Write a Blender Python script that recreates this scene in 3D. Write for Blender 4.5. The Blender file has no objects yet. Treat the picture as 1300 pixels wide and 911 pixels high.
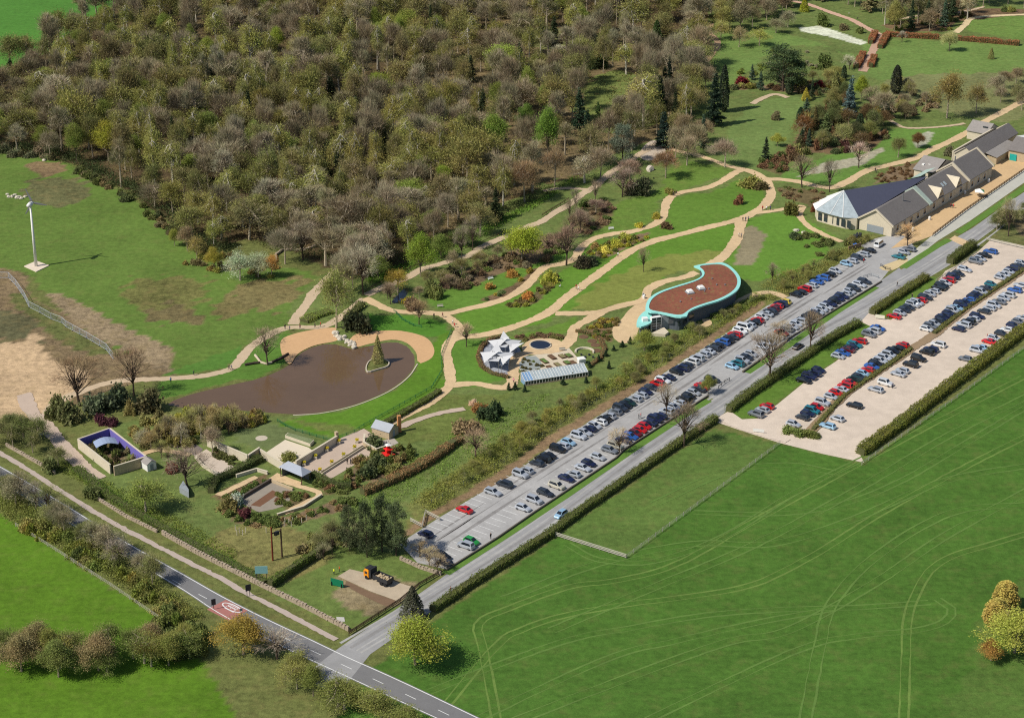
import bpy, bmesh, math, random
import numpy as np
from mathutils import Vector, Matrix
random.seed(7)
rng = np.random.default_rng(7)
SC = bpy.context.scene
COL = SC.collection

# ------------------------------------------------------------ camera, sky, sun, exposure
FPX, TILT, CAMH, CX, CY = 2600.0, math.radians(23.0), 238.0, 650.0, 410.0   # photograph is 1300 x 911
cam = bpy.data.cameras.new('camera')
cam_o = bpy.data.objects.new('camera', cam)
COL.objects.link(cam_o)
cam_o.location = (0, 0, CAMH)
cam_o.rotation_euler = (math.radians(90) - TILT, 0, 0)
cam.sensor_fit = 'HORIZONTAL'
cam.sensor_width = 36.0
cam.lens = FPX / 1300.0 * 36.0
cam.shift_y = -(911 / 2.0 - CY) / 1300.0
cam.clip_start = 1.0
cam.clip_end = 20000.0
SC.camera = cam_o

SUN_TRAVEL = Vector((17.0, 8.3, -21.0)).normalized()
world = bpy.data.worlds.new('World')
SC.world = world
world.use_nodes = True
wn = world.node_tree
sky = wn.nodes.new('ShaderNodeTexSky')
sky.sky_type = 'NISHITA'
sky.sun_disc = False
sky.sun_elevation = math.asin(-SUN_TRAVEL.z)
sky.sun_rotation = math.atan2(-SUN_TRAVEL.x, -SUN_TRAVEL.y) % (2 * math.pi)
sky.altitude = 200
wn.links.new(sky.outputs[0], wn.nodes['Background'].inputs[0])
wn.nodes['Background'].inputs[1].default_value = 0.085
sun = bpy.data.lights.new('sun', 'SUN')
sun.energy = 4.2
sun.angle = math.radians(0.5)
sun.color = (1.0, 0.95, 0.86)
sun_o = bpy.data.objects.new('sun', sun)
sun_o.rotation_euler = SUN_TRAVEL.to_track_quat('-Z', 'Y').to_euler()
sun_o.location = (-300, 200, 400)
COL.objects.link(sun_o)
SC.cycles.use_denoising = False
SC.cycles.filter_width = 1.15
SC.view_settings.view_transform = 'Standard'
SC.view_settings.look = 'None'
SC.view_settings.exposure = 0.2
SC.view_settings.gamma = 1.0
SC.view_settings.use_curve_mapping = False

# ------------------------------------------------------------ survey helpers: photo point -> place on the ground
CT, ST = math.cos(TILT), math.sin(TILT)
def g(px, py, z=0.0):
    x, y = (px - CX) / FPX, (py - CY) / FPX
    dx, dy, dz = x, CT - y * ST, -ST - y * CT
    k = (CAMH - z) / -dz
    return (dx * k, dy * k)
def gp(px, py, z=0.0):
    a = g(px, py, z)
    return Vector((a[0], a[1], z))
def gl(pts, z=0.0):
    return [g(p[0], p[1], z) for p in pts]
def proj(x, y, z=0.0):
    Z = y * CT - (z - CAMH) * ST
    Y = y * ST + (z - CAMH) * CT
    return (CX + FPX * x / Z, CY - FPX * Y / Z)
def height_at(px, py, top):
    x, y = g(px, py)
    lo, hi = 0.0, 60.0
    for _ in range(40):
        m = (lo + hi) / 2
        if proj(x, y, m)[1] > top: lo = m
        else: hi = m
    return lo

def catmull(pts, step=1.5, closed=False):
    P = [np.array(p, float) for p in pts]
    n = len(P)
    out = []
    rngi = range(n) if closed else range(n - 1)
    for i in rngi:
        p1, p2 = P[i], P[(i + 1) % n]
        p0 = P[i - 1] if (closed or i > 0) else 2 * p1 - p2
        p3 = P[(i + 2) % n] if (closed or i + 2 < n) else 2 * p2 - p1
        k = max(1, int(np.linalg.norm(p2 - p1) / step))
        for j in range(k):
            t = j / k
            out.append(0.5 * ((2 * p1) + (-p0 + p2) * t + (2 * p0 - 5 * p1 + 4 * p2 - p3) * t * t + (-p0 + 3 * p1 - 3 * p2 + p3) * t ** 3))
    if not closed:
        out.append(P[-1])
    return np.array(out)
def polyline(pts, step=2.0):
    out = []
    P = [np.array(p, float) for p in pts]
    for a, b in zip(P[:-1], P[1:]):
        k = max(1, int(np.linalg.norm(b - a) / step))
        for j in range(k):
            out.append(a + (b - a) * j / k)
    out.append(P[-1])
    return np.array(out)
def normals2(c, closed=False):
    if closed:
        t = np.roll(c, -1, 0) - np.roll(c, 1, 0)
    else:
        t = np.gradient(c, axis=0)
    t /= np.linalg.norm(t, axis=1)[:, None] + 1e-9
    return np.stack([-t[:, 1], t[:, 0]], 1)
def inside(poly, x, y):
    poly = np.asarray(poly)
    r = np.zeros(np.shape(x), bool)
    n = len(poly)
    for i in range(n):
        x1, y1 = poly[i]; x2, y2 = poly[(i + 1) % n]
        if y1 == y2: continue
        c = ((y1 > y) != (y2 > y)) & (x < (x2 - x1) * (y - y1) / (y2 - y1) + x1)
        r ^= c
    return r
def seg_dist(poly, x, y, closed=True):
    poly = np.asarray(poly)
    best = np.full(np.shape(x), 1e9)
    n = len(poly)
    for i in range(n if closed else n - 1):
        a = poly[i]; b = poly[(i + 1) % n]
        d = b - a; L = max(d @ d, 1e-9)
        t = np.clip(((x - a[0]) * d[0] + (y - a[1]) * d[1]) / L, 0, 1)
        best = np.minimum(best, np.hypot(x - a[0] - t * d[0], y - a[1] - t * d[1]))
    return best
def in_poly(poly, n, seed):
    r = np.random.default_rng(seed)
    poly = np.asarray(poly)
    lo, hi = poly.min(0), poly.max(0)
    out = np.zeros((0, 2))
    while len(out) < n:
        q = r.uniform(lo, hi, (n * 3, 2))
        out = np.concatenate([out, q[inside(poly, q[:, 0], q[:, 1])]])
    return out[:n]

# ------------------------------------------------------------ mesh helpers
class MB:
    """collects faces in world or local coordinates, then links them as one mesh object"""
    def __init__(self):
        self.v = []; self.f = []; self.m = []
    def face(self, pts, mi=0):
        b = len(self.v)
        self.v += [tuple(p) for p in pts]
        self.f.append(tuple(range(b, b + len(pts)))); self.m.append(mi)
    def box(self, c, s, rz=0.0, mi=0, taper=1.0, bottom=True):
        cx, cy, cz = c; sx, sy, sz = s[0] / 2, s[1] / 2, s[2] / 2
        co, si = math.cos(rz), math.sin(rz)
        b = len(self.v)
        for z, k in ((-sz, 1.0), (sz, taper)):
            for x, y in ((-sx, -sy), (sx, -sy), (sx, sy), (-sx, sy)):
                x *= k; y *= k
                self.v.append((cx + x * co - y * si, cy + x * si + y * co, cz + z))
        fs = [(4, 5, 6, 7), (0, 1, 5, 4), (1, 2, 6, 5), (2, 3, 7, 6), (3, 0, 4, 7)]
        if bottom: fs.append((3, 2, 1, 0))
        for q in fs:
            self.f.append(tuple(b + i for i in q)); self.m.append(mi)
    def prism(self, poly, z0, z1, mi=0, top=True, bottom=False, top_mi=None):
        poly = [tuple(p) for p in poly]
        a = sum(poly[i][0] * poly[(i + 1) % len(poly)][1] - poly[(i + 1) % len(poly)][0] * poly[i][1] for i in range(len(poly)))
        if a < 0: poly = poly[::-1]
        n = len(poly); b = len(self.v)
        self.v += [(p[0], p[1], z0) for p in poly] + [(p[0], p[1], z1) for p in poly]
        for i in range(n):
            j = (i + 1) % n
            self.f.append((b + i, b + j, b + n + j, b + n + i)); self.m.append(mi)
        if top:
            self.f.append(tuple(b + n + i for i in range(n))); self.m.append(mi if top_mi is None else top_mi)
        if bottom:
            self.f.append(tuple(b + n - 1 - i for i in range(n))); self.m.append(mi)
    def sheet(self, poly, z, mi=0):
        poly = [tuple(p) for p in poly]
        a = sum(poly[i][0] * poly[(i + 1) % len(poly)][1] - poly[(i + 1) % len(poly)][0] * poly[i][1] for i in range(len(poly)))
        if a < 0: poly = poly[::-1]
        self.face([(p[0], p[1], z) for p in poly], mi)
    def ribbon(self, c, w, z, mi=0):
        """flat strip along a 2-D centre line; w a number or one value per point"""
        c = np.asarray(c); n = normals2(c); w = np.broadcast_to(np.asarray(w, float), (len(c),))
        l = c + n * w[:, None] / 2; r = c - n * w[:, None] / 2
        b = len(self.v)
        for p, q in zip(l, r):
            self.v += [(p[0], p[1], z), (q[0], q[1], z)]
        for i in range(len(c) - 1):
            k = b + 2 * i
            self.f.append((k, k + 1, k + 3, k + 2)); self.m.append(mi)
    def wall(self, c, w, z0, z1, mi=0, jit=0.0, seed=1):
        """solid wall of width w along a centre line"""
        c = np.asarray(c, float); n = normals2(c); r = np.random.default_rng(seed)
        b = len(self.v); k = len(c)
        for i in range(k):
            h = z1 + r.uniform(-jit, jit); ww = w / 2 * (1 + r.uniform(-jit, jit))
            p, q = c[i] + n[i] * ww, c[i] - n[i] * ww
            self.v += [(p[0], p[1], z0), (p[0], p[1], h), (q[0], q[1], h), (q[0], q[1], z0)]
        for i in range(k - 1):
            a = b + 4 * i
            for u, v in ((0, 1), (1, 2), (2, 3)):
                self.f.append((a + u, a + u + 4, a + v + 4, a + v)); self.m.append(mi)
        self.f.append((b, b + 1, b + 2, b + 3)); self.m.append(mi)
        a = b + 4 * (k - 1)
        self.f.append((a + 3, a + 2, a + 1, a)); self.m.append(mi)
    def tube(self, p, q, r0, r1=None, n=6, mi=0, caps=True):
        p, q = Vector(p), Vector(q)
        r1 = r0 if r1 is None else r1
        d = (q - p).normalized() if (q - p).length > 1e-6 else Vector((0, 0, 1))
        u = d.orthogonal().normalized(); w = d.cross(u)
        b = len(self.v)
        for c, r in ((p, r0), (q, r1)):
            for i in range(n):
                a = 2 * math.pi * i / n
                self.v.append(tuple(c + (u * math.cos(a) + w * math.sin(a)) * r))
        for i in range(n):
            j = (i + 1) % n
            self.f.append((b + i, b + j, b + n + j, b + n + i)); self.m.append(mi)
        if caps:
            self.f.append(tuple(b + n + i for i in range(n))); self.m.append(mi)
            self.f.append(tuple(b + n - 1 - i for i in range(n))); self.m.append(mi)
    def lathe(self, c, prof, n=10, mi=0):
        b = len(self.v)
        for r, z in prof:
            for i in range(n):
                a = 2 * math.pi * i / n
                self.v.append((c[0] + r * math.cos(a), c[1] + r * math.sin(a), c[2] + z))
        for k in range(len(prof) - 1):
            for i in range(n):
                j = (i + 1) % n
                self.f.append((b + k * n + i, b + k * n + j, b + (k + 1) * n + j, b + (k + 1) * n + i)); self.m.append(mi)
        self.f.append(tuple(b + (len(prof) - 1) * n + i for i in range(n))); self.m.append(mi)
    def mesh(self, name, mats, off=(0, 0, 0), smooth=False):
        me = bpy.data.meshes.new(name)
        ox, oy, oz = off
        me.from_pydata([(x - ox, y - oy, z - oz) for x, y, z in self.v], [], self.f)
        for m in (mats if isinstance(mats, (list, tuple)) else [mats]):
            me.materials.append(m)
        if len(set(self.m)) > 1 or (self.m and self.m[0]):
            me.polygons.foreach_set('material_index', self.m)
        if smooth:
            me.polygons.foreach_set('use_smooth', [True] * len(self.f))
        me.update()
        return me
    def build(self, name, mats, parent=None, smooth=False, loc=None):
        off = (0, 0, 0)
        if parent is not None and loc is None:
            off = Vector(); q = parent
            while q is not None: off += q.location; q = q.parent
            off = tuple(off)
        elif loc is not None and parent is None:
            off = loc
        me = self.mesh(name, mats, off, smooth)
        return link(name, me, parent, loc if parent is None and loc is not None else (0, 0, 0))
def link(name, data, parent=None, loc=(0, 0, 0)):
    o = bpy.data.objects.new(name, data)
    COL.objects.link(o)
    o.location = loc
    if parent is not None: o.parent = parent
    return o
def tag(o, label=None, cat=None, group=None, kind=None):
    if label: o['label'] = label
    if cat: o['category'] = cat
    if group: o['group'] = group
    if cat and not kind: kind = 'thing'
    if kind: o['kind'] = kind
    return o
def thing(name, label, cat, loc=(0, 0, 0), group=None):
    o = bpy.data.objects.new(name, None)
    o.empty_display_size = 0.5
    COL.objects.link(o)
    o.location = loc
    return tag(o, label, cat, group)
def quick_mesh(name, V, Q, mi, mats):
    """numpy arrays -> mesh; Q is (n,3) or (n,4)"""
    me = bpy.data.meshes.new(name)
    groups = Q if isinstance(Q, list) else [Q]
    mis = mi if isinstance(mi, list) else [mi]
    me.vertices.add(len(V)); me.vertices.foreach_set('co', np.asarray(V, np.float32).ravel())
    loops = np.concatenate([q.ravel() for q in groups]).astype(np.int32)
    me.loops.add(len(loops)); me.loops.foreach_set('vertex_index', loops)
    starts = []; s = 0; mm = []
    for q, m in zip(groups, mis):
        starts.append(s + np.arange(len(q)) * q.shape[1]); s += q.size
        mm.append(np.broadcast_to(np.asarray(m), (len(q),)))
    starts = np.concatenate(starts).astype(np.int32)
    me.polygons.add(len(starts)); me.polygons.foreach_set('loop_start', starts)
    for m in mats: me.materials.append(m)
    me.polygons.foreach_set('material_index', np.concatenate(mm).astype(np.int32))
    me.update(calc_edges=True)
    return me
def ordinal(n):
    return f"{n}{'th' if 10 <= n % 100 <= 20 else {1: 'st', 2: 'nd', 3: 'rd'}.get(n % 10, 'th')}"

# ------------------------------------------------------------ materials
def lin(r, gg, b, k=1.0):
    f = lambda c: (c / 255 / 12.92) if c / 255 <= 0.04045 else ((c / 255 + 0.055) / 1.055) ** 2.4
    return tuple(min(0.95, f(c) * k) for c in (r, gg, b))
def node_mat(name):
    m = bpy.data.materials.new(name)
    m.use_nodes = True
    nt = m.node_tree
    return m, nt, nt.nodes['Principled BSDF']
def noise(nt, scale, detail=3, coord=None, rough=0.6):
    t = nt.nodes.new('ShaderNodeTexNoise')
    t.inputs['Scale'].default_value = scale
    t.inputs['Detail'].default_value = detail
    t.inputs['Roughness'].default_value = rough
    if coord is None:
        coord = nt.nodes.new('ShaderNodeNewGeometry').outputs['Position']
    nt.links.new(coord, t.inputs['Vector'])
    return t.outputs['Fac']
def mathn(nt, op, a, b=None, c=None):
    n = nt.nodes.new('ShaderNodeMath'); n.operation = op
    for i, v in enumerate((a, b, c)):
        if v is None: continue
        if isinstance(v, (int, float)): n.inputs[i].default_value = v
        else: nt.links.new(v, n.inputs[i])
    return n.outputs[0]
def scale_col(nt, col, fac):
    n = nt.nodes.new('ShaderNodeVectorMath'); n.operation = 'SCALE'
    if isinstance(col, tuple): n.inputs[0].default_value = col[:3]
    else: nt.links.new(col, n.inputs[0])
    nt.links.new(fac, n.inputs['Scale'])
    return n.outputs[0]
def vary(nt, amp, scales):
    """product of (1 + amp*(noise-.5)*2) over scales"""
    out = None
    pos = nt.nodes.new('ShaderNodeNewGeometry').outputs['Position']
    for s, a in scales:
        f = mathn(nt, 'MULTIPLY_ADD', noise(nt, s, 4, pos), 2 * a * amp, 1 - a * amp)
        out = f if out is None else mathn(nt, 'MULTIPLY', out, f)
    return out
MATS = {}
def mat(name, rgb, rough=0.8, amp=0.25, scales=((0.15, 0.5), (0.9, 0.6), (5.0, 0.8)), metallic=0.0, bump=0.0, k=0.85, spec=0.3):
    if name in MATS: return MATS[name]
    m, nt, p = node_mat(name)
    c = lin(*rgb, k=k)
    nt.links.new(scale_col(nt, c, vary(nt, amp, scales)), p.inputs['Base Color'])
    p.inputs['Roughness'].default_value = rough
    p.inputs['Metallic'].default_value = metallic
    p.inputs['Specular IOR Level'].default_value = spec
    if bump:
        b = nt.nodes.new('ShaderNodeBump'); b.inputs['Strength'].default_value = bump; b.inputs['Distance'].default_value = 0.1
        nt.links.new(noise(nt, 6.0), b.inputs['Height']); nt.links.new(b.outputs[0], p.inputs['Normal'])
    MATS[name] = m
    return m
def leaf_mat(name, transl=0.25, rough=0.7, amp=0.9):
    """foliage tinted by the object's own colour, varied leaf clump by leaf clump"""
    if name in MATS: return MATS[name]
    m, nt, p = node_mat(name)
    oi = nt.nodes.new('ShaderNodeObjectInfo')
    gpos = nt.nodes.new('ShaderNodeNewGeometry')
    a = mathn(nt, 'MULTIPLY_ADD', noise(nt, 0.45, 2, gpos.outputs['Position']), 0.9 * amp, 1 - 0.45 * amp)
    b = mathn(nt, 'MULTIPLY_ADD', gpos.outputs['Random Per Island'], 0.6, 0.7)
    ff = mathn(nt, 'MULTIPLY', a, b)
    tint = nt.nodes.new('ShaderNodeVectorMath'); tint.operation = 'MULTIPLY'
    mixv = nt.nodes.new('ShaderNodeMix'); mixv.data_type = 'RGBA'
    h1 = noise(nt, .16, 3, gpos.outputs['Position']); h2 = mathn(nt, 'MULTIPLY_ADD', gpos.outputs['Random Per Island'], .5, -.25)
    nt.links.new(mathn(nt, 'ADD', mathn(nt, 'MULTIPLY_ADD', h1, 2.4, -.7), h2), mixv.inputs[0])
    mixv.inputs[6].default_value = (1.09, .97, .96, 1); mixv.inputs[7].default_value = (.93, 1.05, .90, 1)
    nt.links.new(oi.outputs['Color'], tint.inputs[0]); nt.links.new(mixv.outputs[2], tint.inputs[1])
    c = scale_col(nt, tint.outputs[0], ff)
    nt.links.new(c, p.inputs['Base Color'])
    p.inputs['Roughness'].default_value = rough
    p.inputs['Specular IOR Level'].default_value = 0.15
    tr = nt.nodes.new('ShaderNodeBsdfTranslucent')
    nt.links.new(c, tr.inputs['Color'])
    mx = nt.nodes.new('ShaderNodeMixShader'); mx.inputs[0].default_value = transl
    nt.links.new(p.outputs[0], mx.inputs[1]); nt.links.new(tr.outputs[0], mx.inputs[2])
    nt.links.new(mx.outputs[0], nt.nodes['Material Output'].inputs['Surface'])
    MATS[name] = m
    return m
def obj_mat(name, rough=0.4, metallic=0.0, coat=0.0, amp=0.1):
    if name in MATS: return MATS[name]
    m, nt, p = node_mat(name)
    oi = nt.nodes.new('ShaderNodeObjectInfo')
    nt.links.new(scale_col(nt, oi.outputs['Color'], vary(nt, amp, ((1.5, 1.0),))), p.inputs['Base Color'])
    p.inputs['Roughness'].default_value = rough
    p.inputs['Metallic'].default_value = metallic
    p.inputs['Coat Weight'].default_value = coat
    MATS[name] = m
    return m
# ------------------------------------------------------------ ground: one sheet; every patch keeps its own turf, soil or litter colour
POND = catmull(gl([(210, 512), (240, 499), (290, 487), (330, 478), (362, 464), (376, 450), (392, 440), (420, 434), (447, 441), (470, 437), (497, 432), (515, 436), (526, 447), (529, 462), (518, 478), (497, 494), (470, 507), (440, 517), (405, 524), (372, 526), (335, 523), (290, 520), (245, 519)]), 2.0, True)
ISLE = catmull(gl([(465, 466), (470, 458), (482, 455), (493, 459), (492, 465), (480, 469), (467, 472)]), 1.0, True)
WOOD = gl([(-160, 112), (-10, 98), (60, 68), (95, 40), (150, 2), (250, -45), (930, -45), (904, 20), (893, 70), (886, 130), (868, 176), (840, 186), (795, 196), (735, 225), (690, 250), (620, 285), (560, 320), (470, 352), (420, 345), (380, 318), (330, 305), (262, 318), (190, 262), (100, 210), (0, 190), (-160, 200)])
PATCH = [  # (photo outline, displayed colour, roughness of the sward 0-1, edge wander in metres)
    ([(-300, -80), (170, -80), (140, 8), (95, 38), (60, 66), (0, 95), (-300, 150)], (72, 132, 44), .15, 2),
    ('WOOD', (92, 78, 56), .8, 3),
    ([(560, 60), (640, 30), (760, 40), (860, 60), (870, 160), (800, 190), (700, 235), (620, 270), (560, 300), (520, 240), (540, 140)], (122, 106, 76), .8, 6),
    ([(650, 40), (700, 34), (760, 48), (740, 66), (680, 60)], (108, 122, 64), .7, 4),
    ([(728, 122), (765, 92), (805, 96), (830, 120), (835, 150), (800, 168), (750, 164)], (104, 128, 58), .5, 4),
    ([(600, 275), (650, 250), (720, 230), (735, 240), (690, 262), (620, 292)], (96, 122, 56), .6, 4),
    ([(-300, 195), (0, 195), (90, 212), (190, 265), (262, 325), (340, 340), (402, 352), (372, 415), (318, 436), (200, 474), (140, 440), (60, 372), (0, 342), (-300, 330)], (88, 124, 46), .32, 2),
    ([(35, 232), (62, 222), (100, 224), (118, 240), (108, 256), (70, 258), (38, 250)], (104, 104, 68), .8, 4),
    ([(40, 205), (70, 203), (88, 214), (60, 222), (42, 214)], (128, 108, 80), .8, 3),
    ([(170, 352), (240, 350), (270, 372), (250, 395), (200, 400), (165, 380)], (104, 116, 56), .8, 6),
    ([(190, 396), (215, 388), (245, 390), (262, 404), (225, 416), (190, 412)], (102, 104, 60), .9, 5),
    ([(270, 384), (300, 378), (322, 392), (300, 402), (272, 400)], (120, 112, 70), .9, 3),
    ([(300, 365), (340, 355), (385, 352), (380, 375), (330, 392), (305, 388)], (118, 120, 68), .8, 5),
    ([(-300, 330), (0, 342), (45, 378), (120, 425), (205, 462), (215, 478), (120, 500), (70, 520), (-300, 560)], (130, 112, 84), .9, 2),
    ([(60, 372), (120, 392), (180, 428), (225, 452), (205, 470), (150, 445), (90, 405)], (148, 130, 102), .9, 2.5),
    ([(20, 372), (60, 392), (130, 438), (150, 455), (110, 448), (50, 412), (15, 388)], (92, 110, 52), .8, 2),
    ([(-300, 385), (0, 395), (45, 420), (62, 435), (30, 430), (-300, 420)], (90, 100, 60), .8, 3),
    ([(-300, 440), (0, 436), (40, 424), (62, 446), (72, 462), (110, 470), (95, 500), (60, 525), (20, 545), (-300, 560)], (196, 168, 132), .5, 1.5),
    # garden ground between wood and car park
    ([(372, 415), (402, 352), (470, 352), (560, 320), (620, 285), (690, 250), (735, 225), (790, 190), (850, 165), (880, 100), (900, 20), (930, -60), (1500, -60), (1500, 130), (1300, 200), (1120, 300), (1000, 385), (850, 470), (690, 575), (520, 680), (440, 790), (300, 720), (200, 660), (110, 600), (150, 540), (350, 530), (540, 470)], (95, 122, 56), .5, 2),
    ([(200, 482), (255, 479), (294, 470), (308, 455), (322, 440), (345, 426), (372, 420), (360, 440), (368, 456), (330, 478), (240, 498), (205, 505)], (80, 126, 42), .2, 1),
    ([(196, 478), (240, 462), (300, 442), (312, 436), (300, 452), (286, 466), (240, 474)], (78, 128, 44), .2, 1),
    ([(352, 540), (372, 528), (440, 519), (497, 497), (522, 478), (534, 460), (545, 445), (555, 425), (572, 416), (566, 440), (560, 470), (564, 490), (520, 516), (470, 545), (430, 556), (400, 552)], (82, 130, 32), .2, 1),
    ([(452, 420), (470, 400), (520, 400), (566, 408), (570, 420), (552, 426), (520, 424), (480, 422)], (74, 130, 36), .15, 1),
    ([(300, 546), (340, 536), (375, 542), (400, 554), (380, 566), (345, 572), (300, 562)], (98, 122, 66), .25, 1),
    ([(562, 445), (580, 432), (625, 430), (655, 440), (650, 480), (600, 490), (572, 482)], (84, 132, 42), .2, 1),
    ([(545, 385), (580, 360), (640, 345), (690, 320), (720, 322), (680, 355), (640, 380), (590, 392)], (88, 134, 44), .2, 1.5),
    ([(600, 392), (660, 372), (720, 340), (770, 320), (900, 280), (940, 285), (935, 310), (900, 330), (850, 345), (810, 380), (720, 395), (690, 410), (640, 420), (595, 425), (580, 400)], (88, 136, 40), .2, 1),
    ([(725, 392), (760, 362), (830, 330), (920, 318), (905, 335), (850, 350), (815, 378), (780, 388)], (118, 138, 58), .25, 2),
    ([(700, 415), (735, 402), (725, 420), (700, 430), (640, 428)], (92, 134, 44), .2, 1),
    ([(740, 330), (745, 308), (790, 300), (845, 280), (850, 255), (905, 242), (950, 225), (968, 240), (965, 260), (930, 280), (850, 300), (800, 315)], (88, 132, 42), .2, 1.5),
    ([(745, 300), (820, 285), (838, 260), (850, 246), (930, 218), (880, 205), (850, 215), (830, 245), (790, 255), (750, 290)], (92, 130, 46), .35, 2),
    ([(920, 320), (945, 278), (985, 270), (1020, 275), (1060, 300), (1050, 325), (1010, 345), (960, 358), (930, 350)], (90, 138, 44), .15, 1),
    ([(938, 290), (955, 286), (972, 296), (962, 325), (955, 336), (934, 336), (936, 318)], (142, 132, 104), .3, .6),
    ([(915, 200), (930, 160), (965, 130), (1010, 122), (1030, 135), (1010, 160), (990, 190), (975, 215), (940, 212)], (100, 132, 62), .3, 1.5),
    ([(985, 230), (1000, 215), (1060, 195), (1100, 190), (1130, 165), (1220, 160), (1235, 168), (1180, 190), (1120, 208), (1060, 234)], (92, 136, 52), .2, 1),
    ([(1012, 226), (1045, 206), (1085, 200), (1120, 188), (1124, 192), (1095, 208), (1050, 218)], (160, 166, 132), .4, .8),
    ([(1158, 180), (1170, 170), (1180, 166), (1186, 170), (1178, 182), (1162, 188)], (158, 170, 136), .4, .6),
    ([(890, 60), (930, 40), (990, 40), (1090, 70), (1110, 50), (1300, 58), (1420, 60), (1420, 100), (1240, 108), (1140, 105), (1090, 92), (1060, 62), (1000, 60), (960, 80), (930, 110), (905, 80)], (100, 136, 60), .32, 2),
    ([(1014, 35), (1040, 33), (1080, 46), (1102, 54), (1094, 58), (1050, 46), (1016, 40)], (212, 214, 190), .5, .5),
    ([(1130, 100), (1300, 95), (1300, 150), (1240, 150), (1150, 130)], (112, 128, 72), .5, 2),
    ([(1225, 20), (1420, 22), (1420, 52), (1290, 50), (1232, 40)], (98, 136, 56), .4, 1),
    # bark strip and bank beside the car park
    ([(520, 640), (640, 555), (760, 500), (860, 432), (990, 372), (1060, 325), (1110, 296), (1118, 306), (1000, 386), (850, 470), (690, 578), (515, 690)], (104, 120, 56), .8, 1),
    ([(513, 684), (557, 656), (648, 603), (712, 557), (786, 511), (850, 470), (974, 386), (966, 381), (845, 462), (780, 502), (705, 548), (640, 594), (540, 655), (512, 676)], (140, 116, 88), .7, .5),
    ([(350, 530), (470, 560), (560, 560), (600, 545), (650, 500), (600, 500), (560, 500), (520, 520), (480, 545)], (98, 122, 52), .5, 1),
    ([(380, 720), (425, 690), (520, 700), (560, 728), (500, 780), (440, 800), (400, 780), (350, 745)], (92, 122, 52), .45, 1),
    ([(425, 735), (440, 725), (530, 745), (505, 770), (470, 772), (430, 760)], (140, 126, 96), .8, 2),
    ([(260, 690), (330, 660), (400, 680), (420, 700), (350, 740), (300, 720)], (128, 124, 74), .8, 2),
    # fields and verges
    ([(-300, 640), (0, 652), (60, 690), (140, 745), (215, 792), (250, 830), (300, 911), (-100, 1050), (-300, 1050)], (80, 126, 26), .3, .6),
    ([(556, 785), (905, 545), (990, 562), (1096, 590), (1300, 440), (1500, 330), (1600, 1100), (300, 1100), (470, 850)], (66, 112, 34), .34, .5),
    ([(706, 680), (905, 545), (990, 563), (795, 708)], (82, 118, 46), .4, .5),
    ([(1240, 830), (1262, 770), (1285, 735), (1400, 700), (1400, 911), (1220, 911)], (74, 113, 40), .4, 3),
    ([(924, 528), (1060, 430), (1092, 409), (1106, 412), (1100, 424), (1062, 457), (1020, 485), (985, 512), (960, 530), (940, 532)], (84, 126, 40), .25, .4),
    ([(1102, 397), (1170, 352), (1190, 352), (1188, 362), (1140, 398), (1120, 402)], (88, 126, 44), .25, .4),
    ([(1240, 296), (1300, 255), (1420, 170), (1420, 330), (1300, 312), (1262, 303)], (96, 112, 56), .7, 1),
    ([(1285, 282), (1420, 200), (1420, 330), (1300, 302)], (122, 108, 80), .8, 1),
]
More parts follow.
